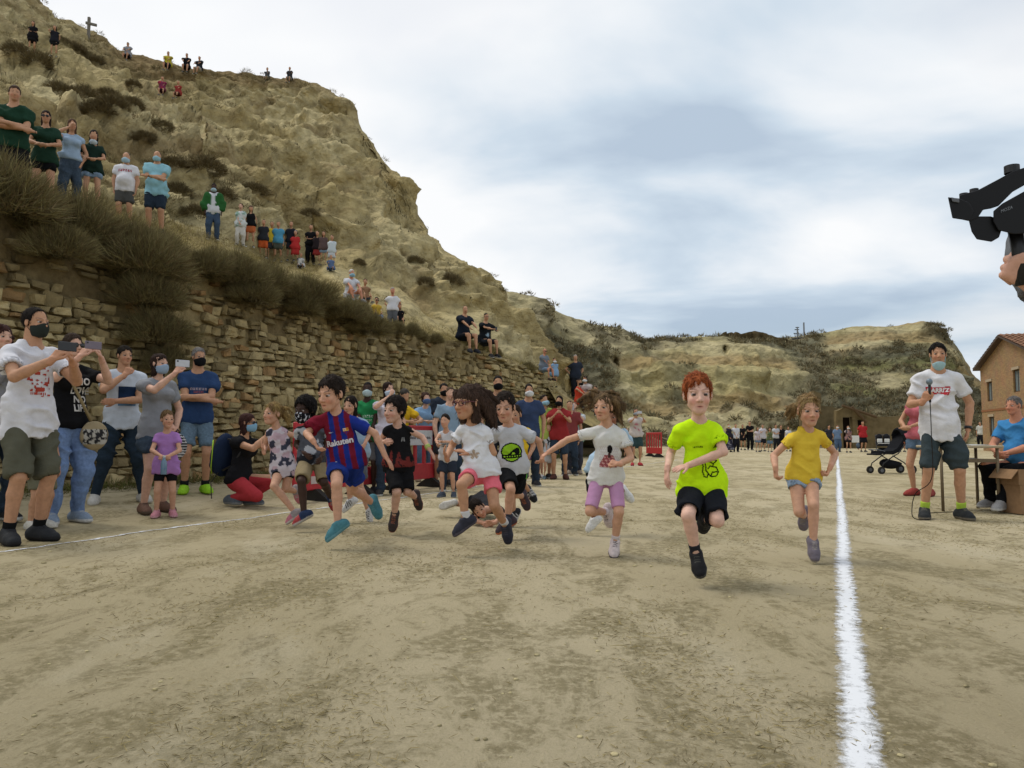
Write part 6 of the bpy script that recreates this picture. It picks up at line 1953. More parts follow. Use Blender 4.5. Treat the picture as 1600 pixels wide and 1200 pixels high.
L6 = G(257, 641, 1.1, 20, 'clasp', dict(smile=1, skin='kid', fem=True, hair='back', hair_c='5a4630', hair_c2='6d573c', vol=.03, top=ts('a478b4', .5, .006, -.075), flare=1.1, legs=('bike_shorts', '17171a', .62, .006), socks=('b8848c', .03), shoes=('b87c86', 'c79aa0')), 'small girl in a purple t-shirt holding a water bottle', SPEC, hy=38, feet=808)
# crouching photographer
b, Y = place_feet(372, 790)
S = stand(b, 1.64, R(78), 'crouch', R(80), 0, R(6), 1.08, True, dict(arms='phone'))
L7, F7 = person(S, dict(skin='tan', fem=True, w=1.08, hair='long', hlen=.15, hair_c='3a2420', mask='7fa8c2', glasses='sun', top=ts('1b1b1e', .35, .006, -.02), legs=('leggings', 'a3363c', 1.45, .004), socks=('1d1d20', .05), shoes=('4d535b', '7a7d80')), 'crouching woman in red leggings taking a photo with a backpack on', SPEC, VX(Y))
S7 = S
# behind and around the barriers
BAR = 'spectators behind the red barriers'
M0 = G(572, 597, 1.5, 15, 'front', dict(kid=True, skin='dark', hair='buzz', line='short', hair_c='0f0c0b', vol=.02, mask='a9bcc0', top=ts('2a7f4c', .6, .010, -.06), legs=shorts('6c6f72', .9), shoes=('2b2c30', '5a5b60')), 'dark skinned boy in a green t-shirt and pale mask beside the barrier', BAR, hy=5, feet=772)
strokes(M0['F']['top'], M0['F'], 0.16, 0.036, 'b9cfc0', .28, 0); strokes(M0['F']['top'], M0['F'], 0.12, 0.034, 'a9c5b2', .22, 0)
M1 = G(606, 597, 1.64, 25, 'face', dict(skin='fair', fem=True, hair='long', hlen=.3, hair_c='241813', mask='aebccb', top=ts('c3bfcb'), legs=jeans()), 'dark haired woman in a white top with a hand at her pale mask', BAR, hy=40)
M2 = G(622, 607, 1.60, 40, 'lean', dict(skin='tan', hair='short', hair_c='3b3733', top=ts('d0a92a', .6), legs=shorts('2f3138')), 'person in a yellow t-shirt bending over behind the boy in black', BAR, lean=14, hp=25)
M3 = G(664, 613, 1.62, 18, 'lean', dict(skin='fair', fem=True, hair='curly', hair_c='3d2820', mask='4d6288', top=ts('7d9dbd', .55), legs=jeans('566b84'), shoes=('a08c78', '8a7866')), 'curly haired woman in a light blue t-shirt leaning on the barrier', BAR, lean=8)
M4 = G(693, 599, 1.76, 20, 'crossed', dict(skin='tan', hair='short', hair_c='1f1b18', mask='151618', top=ts('2c333f', .62), legs=shorts('3a3d43')), 'man with a black mask and folded arms in a dark slate t-shirt', BAR)
M4b = G(703, 605, 1.62, 20, 'stand', dict(skin='fair', hair='short', hair_c='4a3a2c', top=ts('7e93a6'), legs=jeans()), 'brown haired person in a grey blue shirt standing behind the man with folded arms', BAR)
M5 = G(778, 587, 1.82, 5, 'stand', dict(skin='tan', hair='short', hair_c='1a1613', mask='121315', top=ts('1c1d20'), legs=trous()), 'tall man with a black mask in a black shirt behind the running children', BAR)
M6 = G(826, 600, 1.76, 8, 'stand', dict(skin='tan', hair='short', hair_c='201b17', mask='c9cbcd', top=ts('36435f'), legs=jeans()), 'man with a white mask in a blue t-shirt by the wall', BAR)
M6b = G(811, 629, 1.6, 60, 'face', dict(skin='tan', fem=True, hair='back', hair_c='17120f', top=ts('c9c9cc'), legs=jeans()), 'dark haired woman in a white top with a phone at her ear', BAR)
M7 = G(849, 617, 1.70, 15, 'hips', dict(skin='tan', hair='short', hair_c='241d18', mask='8fb4c6', top=ts('a9b85c'), legs=shorts('5d5648')), 'man with a pale blue mask in a lime t-shirt', BAR, hy=40)
M8 = G(874, 618, 1.68, -5, 'phone_low', dict(skin='tan', fem=True, hair='long', hlen=.25, hair_c='1a1310', mask='141416', top=ts('8f2f30'), legs=denim('2e3a48', .9), shoes=('4a2a22', '3a241e')), 'woman with a black mask in a red t-shirt and dark denim shorts', BAR, hy=-15)
M8b = G(890, 626, 1.66, -5, 'stand', dict(skin='tan', hair='short', hair_c='4a3a30', top=ts('7d3c3c'), legs=jeans()), 'person in red standing behind the person holding up a phone', BAR)
M9 = G(898, 628, 1.66, -10, 'phone', dict(skin='fair', fem=True, w=1.12, hair='short', hair_c='6a5040', top=ts('b4b8bd', .7, .010, -.08), pat=pat_blot('8a8fa0', '7fae98', 10, .25, .4), legs=trous('3a3c46', .008, 1.55), shoes=('9a8b7c', '8a7a6a')), 'person in a pale printed t-shirt and dark cropped trousers holding up a phone', BAR, feet=741)
M10 = G(826, 646, 1.25, 10, 'front', dict(skin='kid', fem=True, hair='long', hlen=.3, hair_c='4c3828', top=ts('b7b3c6'), pat=pat_low('8f74b0', .12), legs=('skirt', '8f74b0', .8, .05)), 'girl with light brown hair in a white and lilac outfit', BAR, feet=748)
M11 = G(841, 662, 1.15, 5, 'front', dict(skin='kid', fem=True, hair='long', hlen=.2, hair_c='2c1f18', top=ts('6c3a3c'), legs=shorts('17181a', .7), shoes=('c0c0c2', '8f9aa8')), 'child in a dull red top and black shorts', BAR, feet=747)
M12 = G(857, 660, 1.18, 5, 'front', dict(skin='kid', hair='fringe', hair_c='8a6a3e', vol=.07, top=ts('c9cace'), legs=shorts('b9b9bd', .8), shoes=('5c7078', '7a8a90')), 'blond child in a white t-shirt with a black figure', BAR, feet=749)
print_grid(M12['F']['top'], M12['F'], lambda a, b: '23262b' if dist_poly(a, b, [(-.6, .7), (-.1, .1), (.6, .2)]) < .18 or dist_poly(a, b, [(-.1, .4), (-.3, -.8)]) < .16 else None, .13, .15, 14, .2)
M13 = G(994, 638, 1.66, 5, 'phone', dict(skin='tan', fem=True, w=1.12, hair='long', hlen=.1, hair_c='241814', mask='8f959c', top=ts('bdb4ae', .5, .010, -.03), pat=pat_chest('a85a6a', .06, .12, .36, -.05, 22), legs=shorts('33474a', .8), shoes=('a8343a', '8a2c30')), 'woman in a cream printed t-shirt and green shorts filming beside a red barrier', BAR, feet=728)
M14 = G(979, 668, 1.35, 10, 'stand', dict(skin='tan', hair='short', hair_c='2a201a', top=ts('b8bcc2'), legs=shorts('1b1c1f')), 'child with a black bag behind the woman filming by the upright barrier', BAR, feet=722)
T0 = G(700, 646, 1.2, -12, 'point', dict(skin='kid', hair='short', hair_c='1f1814', vol=.045, top=tank('c3c3c6', -.06, .012), strap=.10, legs=shorts('2e3440', .8), shoes=('3c4450', '6a7078')), 'boy in a white basketball vest bending forward by the barrier', BAR, lean=16, feet=777, hp=4)
strokes(T0['F']['top'], T0['F'], 0.11, 0.05, '34343a', .19, 0)

# ---- right side
S1 = G(1474, 537, 1.78, -14, 'mic', dict(skin='tan', hair='short', hair_c='14110f', vol=.05, mask=('9cbcc4', .30), w=.93, top=ts('d3d3d7', .64, .009, -.085), legs=shorts('3a4448', .95, .012), socks=('a4c048', .055), shoes=('25282a', '6e675a'), stance=.16), 'man speaking into a microphone in a white t-shirt with a red logo', None, hy=-22, feet=811)
def batwing(a, b):
    lo_ = -.75 + .35 * math.exp(-(a / .35) ** 2); hi_ = .72 + .1 * abs(a)
    return 'b2323c' if lo_ < b < hi_ and abs(a) < .93 - .12 * (.7 - b) else None
print_grid(S1['F']['top'], S1['F'], batwing, .235, .115, 28, .355, -.025)
print_text(S1['F']['top'], S1['F'], "BARRI'Z", .058, 'd8d6d6', .362, -.025, .003, .95, lift=.006)
S2 = G(1441, 597, 1.68, -62, 'clasp', dict(skin='tan', fem=True, hair='back', hair_c='231a17', glasses='sun', top=ts('b5646f', .25, .006, -.02), legs=denim('55697f', .45, .008), shoes=('8f3a34', '7a3430')), 'laughing woman with sunglasses in a pink top clapping behind the man with the microphone', None, hy=-55, feet=775)

# ---- far row
FARROW = 'people in the far row at the end of the track'
for px, hd, ft, sex, yaw, arms, ap, lab in [
    (1139, 662, 706, 1, 10, 'front', dict(hair='back', mask='c8c8c8', skin='tan', top=tank('2a2a33'), legs=('skirt', '2c2c38', 1.85, .10), legpat=pat_blot('8a8a94', '5a5a66', 9, .2, .4)), 'far woman in a long dark floral dress at the left end of the row'),
    (1150, 662, 706, 0, 5, 'front', dict(top=ts('c4c6cc'), legs=trous('1f2026'), hair='short'), 'far man in a white t-shirt beside the woman in the long dress'),
    (1161, 663, 703, 1, -5, 'front', dict(top=ts('1c1c1f', .5), legs=('skirt', '1b1b1e', .6, .04), hair='long'), 'far woman with long hair in a short black dress'),
    (1172, 658, 703, 0, 0, 'crossed', dict(top=ts('1b1b1d'), legs=trous('191a1d'), hair='short'), 'tall far man all in black with folded arms'),
    (1184, 667, 706, 1, 10, 'front', dict(top=ts('b9aeb0', .4), legs=denim('6b7f98', .5), hair='long', hair_c='2a1f19'), 'far woman with dark hair in a pale top and blue denim shorts'),
    (1192, 663, 705, 0, 10, 'phone_low', dict(top=ts('c0bcc2'), legs=shorts('22242a'), hair='short'), 'far young man in a pale shirt behind the woman in denim shorts'),
    (1203, 668, 706, 1, 0, 'front', dict(top=tank('566043'), legs=denim('5f7890', .7), hair='long', hair_c='33241c'), 'far woman in a green top and blue denim'),
    (1213, 663, 704, 0, 0, 'crossed', dict(top=ts('b9bbc0'), legs=trous('26272c'), hair='short'), 'far man with folded arms in a light grey t-shirt'),
    (1221, 664, 704, 0, -5, 'stand', dict(top=ts('1d1d20'), legs=trous('1a1a1d'), hair='short'), 'far man in black next to the yellow shirted girl'),
    (1232, 666, 705, 1, 0, 'front', dict(top=ts('c2c2c6'), legs=denim('55677d', .6), hair='long'), 'far woman in white directly behind the yellow shirted girl'),
    (1296, 664, 705, 0, 5, 'stand', dict(top=ts('33353c'), legs=jeans('2c3644'), hair='short'), 'far man in dark clothes to the right of the yellow shirted girl'),
    (1309, 664, 706, 0, 0, 'stand', dict(top=ts('6a7f9b'), legs=jeans('4a5d78'), hair='short', mask='c6ccd0', w=1.05), 'far man in a grey blue shirt and blue jeans wearing a mask'),
    (1326, 665, 707, 1, 0, 'front', dict(top=ts('8a6a68', .4), legs=denim('1f2126', .5), hair='back', mask='c4c4c4', pat=pat_blot('33343a', 'b9a7a2', 10)), 'far woman in a patterned top holding a white sheet'),
    (1349, 658, 706, 0, 0, 'behind', dict(top=ts('a52f33'), legs=shorts('1d1e22', .9), hair='short', w=1.06), 'far man in a red t-shirt and black shorts standing apart'),
    (1341, 689, 706, 2, 0, 'stand', dict(top=ts('5a6675'), legs=shorts('3a4350'), hair='short'), 'toddler in grey blue beside the far man in red'),
    (1410, 661, 706, 0, -8, 'clasp', dict(top=ts('b03a40'), legs=shorts('2a2b30'), hair='short'), 'far man in a red shirt behind the near stroller'),
    (1423, 664, 706, 1, -20, 'stand', dict(top=ts('3f7f7c'), legs=jeans('4a5f7c'), hair='back'), 'far woman in a teal top behind the woman in pink'),
    (1522, 657, 696, 0, 10, 'crossed', dict(top=ts('23252b'), legs=denim('55657a', .8), hair='short'), 'far man in a dark printed t-shirt near the brick house'),
    (1533, 659, 698, 0, -60, 'stand', dict(top=ts('bdbcb4', .9), legs=trous('1c1d20'), hair='short', hair_c='6a6058'), 'far man in a cream shirt and black trousers near the brick house')]:
    ap = dict(ap); ap.setdefault('skin', 'tan'); ap['fem'] = sex == 1; ap.setdefault('hair_c', '1f1915')
    if sex == 2: ap['kid'] = True
    G(px, hd, 1.7, yaw, arms, ap, lab, FARROW, feet=ft + .5)

# ---- people on the hill
def HG(px, feet, head, yaw, arms, ap, label, group, pose='stand', Yx=None, hp=.12, hy=None, lean=0.0, seat=None):
    h = hit(px, feet)
    if h is None or h[0].y > 70: 
        print('no hill', label); return None
    b = np.array(h[0]); Y = b[1]
    top = P(px, head, Y)
    k = {'stand': 1.0, 'sit': .565, 'sit_knees': .56, 'crouch': .66}[pose]
    if pose == 'sit': b = b + np.array([0, -.05, .0])
    H = min(max((top[2] - b[2]) / k, .9), 1.98)
    if not (1.0 < (top[2] - b[2]) / k < 1.95): print('size', label, round((top[2] - b[2]) / k, 2), 'Y', round(Y, 1))
    S = stand(b, H, R(yaw), pose, None if hy is None else R(hy), hp, R(lean), ap.get('w', 1.0), ap.get('fem', False), dict(arms=arms), .10)
    ap.setdefault('skin', 'tan'); ap.setdefault('hair_c', '1f1915')
    B, Fr = person(S, ap, label, group, VX(Y) * .95)
    S['B'] = B; S['F'] = Fr; S['Y'] = Y
    return S
TER = 'spectators on the terrace above the wall'
HG(14, 333, 131, 35, 'crossed', dict(w=1.05, hair='short', hair_c='3a2a20', top=ts('1f3a2c', .62, .008, -.03), legs=shorts('17181a', .95, .02)), 'young man in a dark green t-shirt at the left end of the terrace', TER)
HG(66, 331, 174, 25, 'clasp', dict(fem=True, hair='long', hlen=.5, hair_c='241914', glasses='sun', top=ts('20382c', .6, .010, -.06), legs=shorts('151618', .5, .012)), 'woman with long hair and sunglasses in a dark green t-shirt on the terrace', TER)
HG(107, 329, 187, 35, 'face', dict(fem=True, hair='long', hlen=.5, hair_c='4a3426', top=ts('93a8be', .3, .006, .03), legs=jeans('3d4a58', .010)), 'woman in a short pale blue top and jeans drinking on the terrace', TER)
HG(142, 330, 204, 25, 'clasp', dict(fem=True, hair='long', hlen=.5, hair_c='15100e', mask=('b9c8d2', .32), top=ts('1d2f28', .6, .008, -.04), legs=denim('7a90a8', .4, .008)), 'smiling woman with long black hair, dark green t-shirt and denim shorts on the terrace', TER)
h_ = HG(194, 352, 239, 15, 'stand', dict(w=1.2, belly=.8, hair='bald', hair_c='5a5350', mask='9db9c8', top=ts('cfcfd4', .62, .008, -.06), legs=shorts('4a4a48', .9)), 'heavy man with a blue mask in a white t-shirt with red lettering', TER)
if h_: strokes(h_['F']['top'], h_['F'], 0.24, 0.05, 'a03a48', .33, 0)
HG(242, 366, 237, 15, 'crossed', dict(w=1.15, belly=.5, hair='bald', hair_c='3a332f', mask='8fb6c2', top=ts('86b3c0', .62, .008, -.07), legs=denim('27323f', .95, .012)), 'heavy man with folded arms in a light blue t-shirt', TER)
HG(332, 377, 287, 20, 'stand', dict(skin='dark', hair='buzz', line='short', hair_c='0f0d0c', mask=('9fb8c6', .12), top=ts('c0c3c8', .6), jacket='2c5a30', jpat=pat_front('c0c3c8', .052), legs=jeans('3c4c60', .01)), 'dark skinned man in a green jacket open over a white shirt', TER)
HG(375, 385, 318, 15, 'front', dict(fem=True, skin='fair', hair='short', hair_c='4a3322', top=ts('c3c8c8', .6), pat=pat_blot('7d9a8c', 'c8c8c8', 12, .15, .5), legs=trous('c0bdb6')), 'short haired woman in a white patterned top on the terrace', TER)
HG(391, 388, 321, 10, 'stand', dict(fem=True, hair='long', hlen=.4, hair_c='2b1d17', top=tank('17181a', .0), legs=shorts('b0603a', .6)), 'woman with long hair in a black strapless top on the terrace', TER)
for px, ft, hd, ap, lab in [
    (411, 404, 343, dict(top=ts('2b2e33'), legs=shorts('b5552c', 1.0)), 'boy in a dark t-shirt and orange shorts on the terrace'),
    (424, 407, 346, dict(top=ts('c9b13a'), legs=shorts('3a3d43')), 'boy in yellow half hidden behind the boy in light blue'),
    (434, 410, 346, dict(top=ts('4f8fb0'), legs=shorts('4c5048')), 'boy in a light blue t-shirt on the terrace'),
    (454, 409, 346, dict(top=ts('23252c'), legs=shorts('2b2d33')), 'boy in a black and white shirt behind the boy in red'),
    (461, 413, 360, dict(top=ts('b03434'), legs=shorts('a83432', .9), hair_c='8a8a90'), 'boy in a red t-shirt and red shorts with a grey cap'),
    (485, 414, 351, dict(top=ts('18181a'), legs=trous('18181b'), arms='crossed'), 'tall boy in black with folded arms on the terrace'),
    (495, 415, 361, dict(top=ts('2a2426'), legs=shorts('8a3432'), ), 'dark haired child between the boy in black and the long haired girl'),
    (505, 416, 361, dict(fem=True, hair='long', hlen=.4, top=ts('5a4a48', .4), legs=denim('7f93a8', .5)), 'long haired girl in a brown top and denim shorts on the terrace'),
    (518, 418, 367, dict(top=ts('bcc6cc'), legs=shorts('b8bcc0')), 'boy in white at the right end of the children on the terrace')]:
    ap = dict(ap); ap.setdefault('hair', 'short'); ap['kid'] = True
    a_ = ap.pop('arms', 'stand')
    HG(px, ft, hd, 10, a_, ap, lab, TER)
HG(517, 424, 403, 10, 'knees', dict(hair='short', kid=True, top=ts('55688a'), legs=shorts('3b4658')), 'child in blue sitting in the grass below the boy in white', TER, pose='sit_knees')
HG(470, 420, 399, 10, 'knees', dict(hair='short', kid=True, top=ts('bfbfbd'), pat=pat_blot('2a2a2c', '8a8a88', 14, .1, .4), legs=shorts('2a2b30')), 'child in a black and white shirt sitting in the grass', TER, pose='sit_knees')
WS = 'people sitting on the wall and the slope'
HG(548, 471, 422, 35, 'knees', dict(w=1.1, skin='ruddy', hair='short', hair_c='c0bdb8', mask='86aebf', top=ts('c3c4ca'), legs=shorts('a9adb4', .8), shoes=('6a6a6c', '8a8a8a')), 'white haired man with a blue mask in white sitting with his hands on his knees', WS, pose='sit_knees')
HG(570, 473, 438, 30, 'knees', dict(hair='short', hair_c='33231c', top=ts('8a6a50'), legs=shorts('4c5058')), 'dark haired person sitting behind the white haired man', WS, pose='sit_knees')
HG(588, 500, 467, 25, 'knees', dict(hair='short', glasses='sun', top=ts('b99a3e'), legs=jeans('6c7f98')), 'person with sunglasses in ochre sitting below the man in the white polo shirt', WS, pose='sit_knees')
HG(613, 515, 449, 5, 'hips', dict(w=1.1, skin='ruddy', hair='short', hair_c='8f8a86', top=ts('cbcbcf', .65, .010, -.04, 'polo_shirt'), legs=trous('5a5c60')), 'grey haired man in a white polo shirt with hands on his hips', WS)
HG(624, 508, 476, 15, 'knees', dict(hair='long', hlen=.2, hair_c='17110f', top=ts('17171a'), legs=shorts('191a1c')), 'dark haired child in black sitting in front of the man in the white polo shirt', WS, pose='sit_knees')
def wall_seat(px, seat_py, head_py, yaw, arms, ap, label, v=-9.72, pose='sit'):
    Y = wall_Y(px, v); b = P(px, seat_py, Y)
    u = to_u(b[0], b[1]); zt = float(wall_top(u)) + ground_h(b[0], b[1]) + .02
    H = (P(px, head_py, Y)[2] - zt) / .565
    print('wall', label[:30], 'H', round(H, 2), 'u', round(float(u), 1), 'top', round(zt, 2), 'z', round(b[2], 2))
    H = min(max(H, 1.4), 1.9)
    b[2] = zt
    S = stand(b, H, R(yaw), pose, R(yaw * .6), .1, R(4), ap.get('w', 1), ap.get('fem', False), dict(arms=arms))
    ap.setdefault('skin', 'tan'); ap.setdefault('hair_c', '1f1915')
    B, Fr = person(S, ap, label, WS, VX(Y) * .95); S['B'] = B; S['F'] = Fr; S['Y'] = Y
    return S
W1 = wall_seat(724, 527, 478, 40, 'knees', dict(w=1.08, hair='bald', hair_c='3a302a', glasses=None, top=ts('1c222d', .62), legs=shorts('1a1c22', .8), shoes=('22242a', '33343a')), 'bald man in a navy t-shirt sitting on the wall edge')
W2 = wall_seat(757, 537, 489, 40, 'point', dict(hair='short', glasses='thin', top=ts('1a1d22', .62), pat=pat_chest('8fa6b8', .06, .12, .24), legs=shorts('23262c', .85), shoes=('1b1c1f', 'b8b8b8')), 'man with glasses in a black printed t-shirt sitting on the wall with a phone')
W3 = wall_seat(849, 590, 545, 45, 'lap', dict(w=1.05, hair='bald', hair_c='55504c', glasses='sun', skin='ruddy', top=ts('6f7782', .62), legs=shorts('6f8094', .9), shoes=('3a2c26', '2e2622')), 'bald man with sunglasses in grey sitting at the low end of the wall')
HG(866, 606, 559, 20, 'phone_low', dict(kid=True, fem=True, hair='long', hlen=.4, hair_c='3a2a1e', mask='c3c6c8', top=ts('7f9fbf', .6, .010, -.1), flare=1.15, legs=shorts('3a4656', .5)), 'girl with a white mask in a light blue shirt at the end of the wall', WS)
HG(899, 627, 554, 20, 'hips', dict(w=1.08, hair='buzz', line='short', hair_c='9a948e', top=ts('2a303c'), legs=trous('1d1f24')), 'grey haired man in a navy t-shirt standing on the slope past the wall end', WS)
HG(904, 636, 592, 60, 'knees', dict(fem=True, hair='back', hair_c='1d1512', mask='1a1a1c', top=tank('b8412e'), legs=shorts('3a322e', .6)), 'woman in an orange top sitting on the slope past the wall end', WS, pose='sit_knees')
HG(915, 640, 580, -20, 'lap', dict(fem=True, hair='long', hlen=.2, hair_c='1c1512', mask='c6c9cb', top=ts('a79a98', .5), pat=pat_blot('5c4a50', 'c4bdb8', 11), legs=shorts('5c5552', .8)), 'woman with a white mask in a patterned dress on the slope', WS, pose='crouch')
HG(931, 646, 601, -20, 'knees', dict(hair='short', top=ts('b9bbbf'), pat=pat_blot('2d3036', '8c8f94', 13), legs=shorts('2d2f34')), 'dark haired person in a black and white top sitting lowest on the slope', WS, pose='sit_knees')
TOPP = 'people on the cliff top'
HG(50, 83, 33, 20, 'clasp', dict(fem=True, hair='long', hlen=.6, top=ts('18181b', .4, .02, -.1), legs=('skirt', '1a1a1d', .7, .05)), 'woman with long hair in a black dress standing high on the slope', TOPP)
HG(84, 90, 40, 15, 'face', dict(fem=True, hair='long', hlen=.5, top=ts('22232a', .3), legs=shorts('1b1c1f', .5)), 'woman in a dark top and black shorts standing high on the slope', TOPP)
for px, seat, hd, ap, lab in [
    (200, 92, 67, dict(top=ts('8a8c92'), legs=shorts('2b2c30', .6)), 'boy in a grey t-shirt sitting alone on the cliff edge'),
    (263, 107, 81, dict(top=ts('b3a83a', .65), legs=shorts('33343a')), 'boy in yellow and white sitting on the cliff edge'),
    (292, 110, 84, dict(top=ts('1c1d21'), legs=shorts('26272c')), 'boy in black sitting between two boys on the cliff edge'),
    (312, 113, 89, dict(top=ts('2a2d35', .7), legs=shorts('a09c94')), 'boy in dark grey sitting right of the boy in black on the cliff edge'),
    (254, 146, 121, dict(top=ts('7a3350'), legs=shorts('3a1f2a'), pat=pat_blot('a03a3c', '4a2a5a', 10)), 'child in a red and purple top sitting below the cliff edge'),
    (279, 151, 128, dict(top=ts('8f3a36'), legs=shorts('4a2a26')), 'child in a red t-shirt sitting below the cliff edge'),
    (418, 126, 107, dict(top=ts('4a4c50'), legs=shorts('8a7f74')), 'left of two children on the bare cliff top by the steep face'),
    (453, 127, 106, dict(top=ts('33353a'), legs=shorts('7a756e')), 'right of two children on the bare cliff top by the steep face')]:
    ap['hair'] = 'short'
    HG(px, seat, hd, random.uniform(-10, 25), 'knees', ap, lab, TOPP, pose='sit')
# ------------------------------------------------------------ things held and set around
def rel(o, p): return np.asarray(p, float)
def frame(d, up=(0, 0, 1)):
    """columns: x = right, y = along d, z = up"""
    y = nrm(d); x = nrm(np.cross(y, np.asarray(up, float))); z = np.cross(x, y)
    return np.stack([x, y, z], 1)
M_PH_B = flat('black_phone', '1c1c20', .25, .5); M_PH_W = flat('pale_phone', 'b9bcc2', .3, .5); M_SCREEN = flat('phone_screen', '0d0f14', .08, .6)
def phone(S, label, tall=False, mat=M_PH_B, off=.03, size=.148, tip=0.0):
    c = (S['wrL'] + S['wrR']) / 2 if off is not None else S['wrR']
    f = nrm(np.array([S['nb'][0], S['nb'][1], 0]) - np.array([c[0], c[1], 0])) * -1
    hd = (S['haL'][0] + S['haR'][0]) / 2 if off is not None else S['haR'][0]
    p = c + hd * .085 * S['H'] * .9 + f * .01
    Fm = frame(f)
    if tip: Fm = Fm @ np.array([[math.cos(tip), 0, math.sin(tip)], [0, 1, 0], [-math.sin(tip), 0, math.cos(tip)]])
    a, b = (size / 2, .036) if not tall else (.036, size / 2)
    o = MB().box((-a, -.004, -b), (a, .004, b), (Fm, (0, 0, 0)), .0035).obj('phone', mat, smooth=False, loc=tuple(p), label=label, cat='phone')
    MB().box((-a + .004, -.0052, -b + .004), (a - .004, -.0042, b - .004), (Fm, (0, 0, 0))).obj('screen', M_SCREEN, o)
    MB().box((a - .03, .004, b - .022), (a - .012, .0062, b - .006), (Fm, (0, 0, 0)), .001).obj('lens', M_GLASSY, o)
    return o
phone(L1, 'black phone in the hands of the man with the dark mask at the left edge')
phone(L2, 'phone held sideways by the woman with sunglasses and the lettered t-shirt', mat=flat('mauve_phone', '6f6470', .3, .5))
phone(L4, 'white phone held out by the woman in the grey t-shirt', mat=M_PH_W, off=None)
phone(M9, 'pale phone held upright by the person in dark cropped trousers', tall=True, mat=M_PH_W)
phone(M13, 'phone held sideways by the woman in the cream printed t-shirt', mat=M_PH_W)
phone(W2, 'dark phone in the hands of the man with glasses on the wall', tall=True)
phone(S7, 'small black camera held by the crouching woman', size=.10)

# water bottle of the small girl
def bottle():
    p = (L6['wrL'] + L6['wrR']) / 2 + nrm(L6['haL'][0] + L6['haR'][0]) * .05
    b = p + np.array([.005, -.02, -.16])
    mb = MB(); n = 14; prof = [(0, .0), (.027, .002), (.030, .012), (.030, .10), (.026, .13), (.014, .155), (.012, .175), (0, .175)]
    V = []; Fc = []
    for r, z in prof:
        for k in range(n): V.append((r * math.cos(k * 6.2832 / n), r * math.sin(k * 6.2832 / n), z))
    for j in range(len(prof) - 1):
        for k in range(n): Fc.append((j * n + k, j * n + (k + 1) % n, (j + 1) * n + (k + 1) % n, (j + 1) * n + k))
    mb.add(V, Fc)
    m, nt, bs = mat_new('bottle_plastic'); bs.inputs['Base Color'].default_value = (*srgb('7f9fb5'), 1); bs.inputs['Roughness'].default_value = .15; bs.inputs['Transmission Weight'].default_value = .4
    o = mb.obj('water_bottle', m, smooth=True, loc=tuple(b), label='clear water bottle hanging from the hands of the small girl in purple', cat='bottle')
    c = MB().tube([(0, 0, .172), (0, 0, .192)], .014, 10).obj('cap', flat('bottle_cap', 'c8c8c8'), o)
    MB().tube([(.031 * math.cos(a), .031 * math.sin(a), .06) for a in np.linspace(0, 6.2832, 13)], .0015, 4).obj('label_band', flat('bottle_label', '456f9c'), o)
bottle()

# shoulder bag of the woman with the lettered t-shirt
def bag():
    S = L2; J = S
    Rm = rotz(R(52)); hip = S['pel'] + Rm @ np.array([.17, -.16, -.10])
    g = Grid(np.array([-.2, -.12, -.24]), np.array([.2, .12, .22]), .011)
    ell(g, np.array([0, 0, -.02]), np.eye(3), np.array([.125, .06, .145])); clip_plane(g, (0, 0, .11), (0, 0, 1))
    V, Q = nets(g); V = V + vnormals(V, Q) * (.010 * fbm(V * 16, 2))[:, None]
    C_ = np.where(((V[:, 2] < .04) & (V[:, 2] > -.10))[:, None] & (np.abs(V[:, 0]) < .11)[:, None], np.where((fbm(V * 42, 2) > .02)[:, None], srgb('2b2b2d'), srgb('a9a69e')), srgb('94866a'))
    o = link('shoulder_bag', mk_mesh('shoulder_bag', V @ Rm.T, Q, cols=C_, mat=M_FAB), loc=tuple(hip), label='beige cloth shoulder bag with a black and white front on the woman in pale jeans', cat='bag')
    sh = S['shR'] + Rm @ np.array([.03, -.02, .06]) - hip
    ch = S['pel'] + Rm @ np.array([.03, -.175, .22]) - hip
    MB().tube([sh, sh * .72 + ch * .28 + Rm @ np.array([0, -.075, 0]), ch, Rm @ np.array([-.02, .01, .10])], .014, 6).obj('strap', flat('bag_strap', '8d7d5c', .9, .1), o, smooth=True)
bag()
def tote():
    p = L4['wrL'] + np.array([.03, -.02, -.16])
    Rm = rotz(R(60)); o = None
    g = Grid(np.array([-.14, -.06, -.17]), np.array([.14, .06, .14]), .010)
    ell(g, np.array([0, 0, -.02]), np.eye(3), np.array([.12, .04, .14])); V, Q = nets(g)
    C_ = np.where(((V[:, 2] / .03) % 1 < .5)[:, None], srgb('1d1d20'), srgb('b9b9b9'))
    o = link('striped_bag', mk_mesh('striped_bag', V @ Rm.T, Q, cols=C_, mat=M_FAB), loc=tuple(p), label='black and white striped bag held by the woman in the grey t-shirt', cat='bag')
    MB().tube([Rm @ np.array([-.05, 0, .08]), np.array([0, 0, .165]), Rm @ np.array([.05, 0, .08])], .007, 6).obj('handle', M_BLACK, o, smooth=True)
tote()
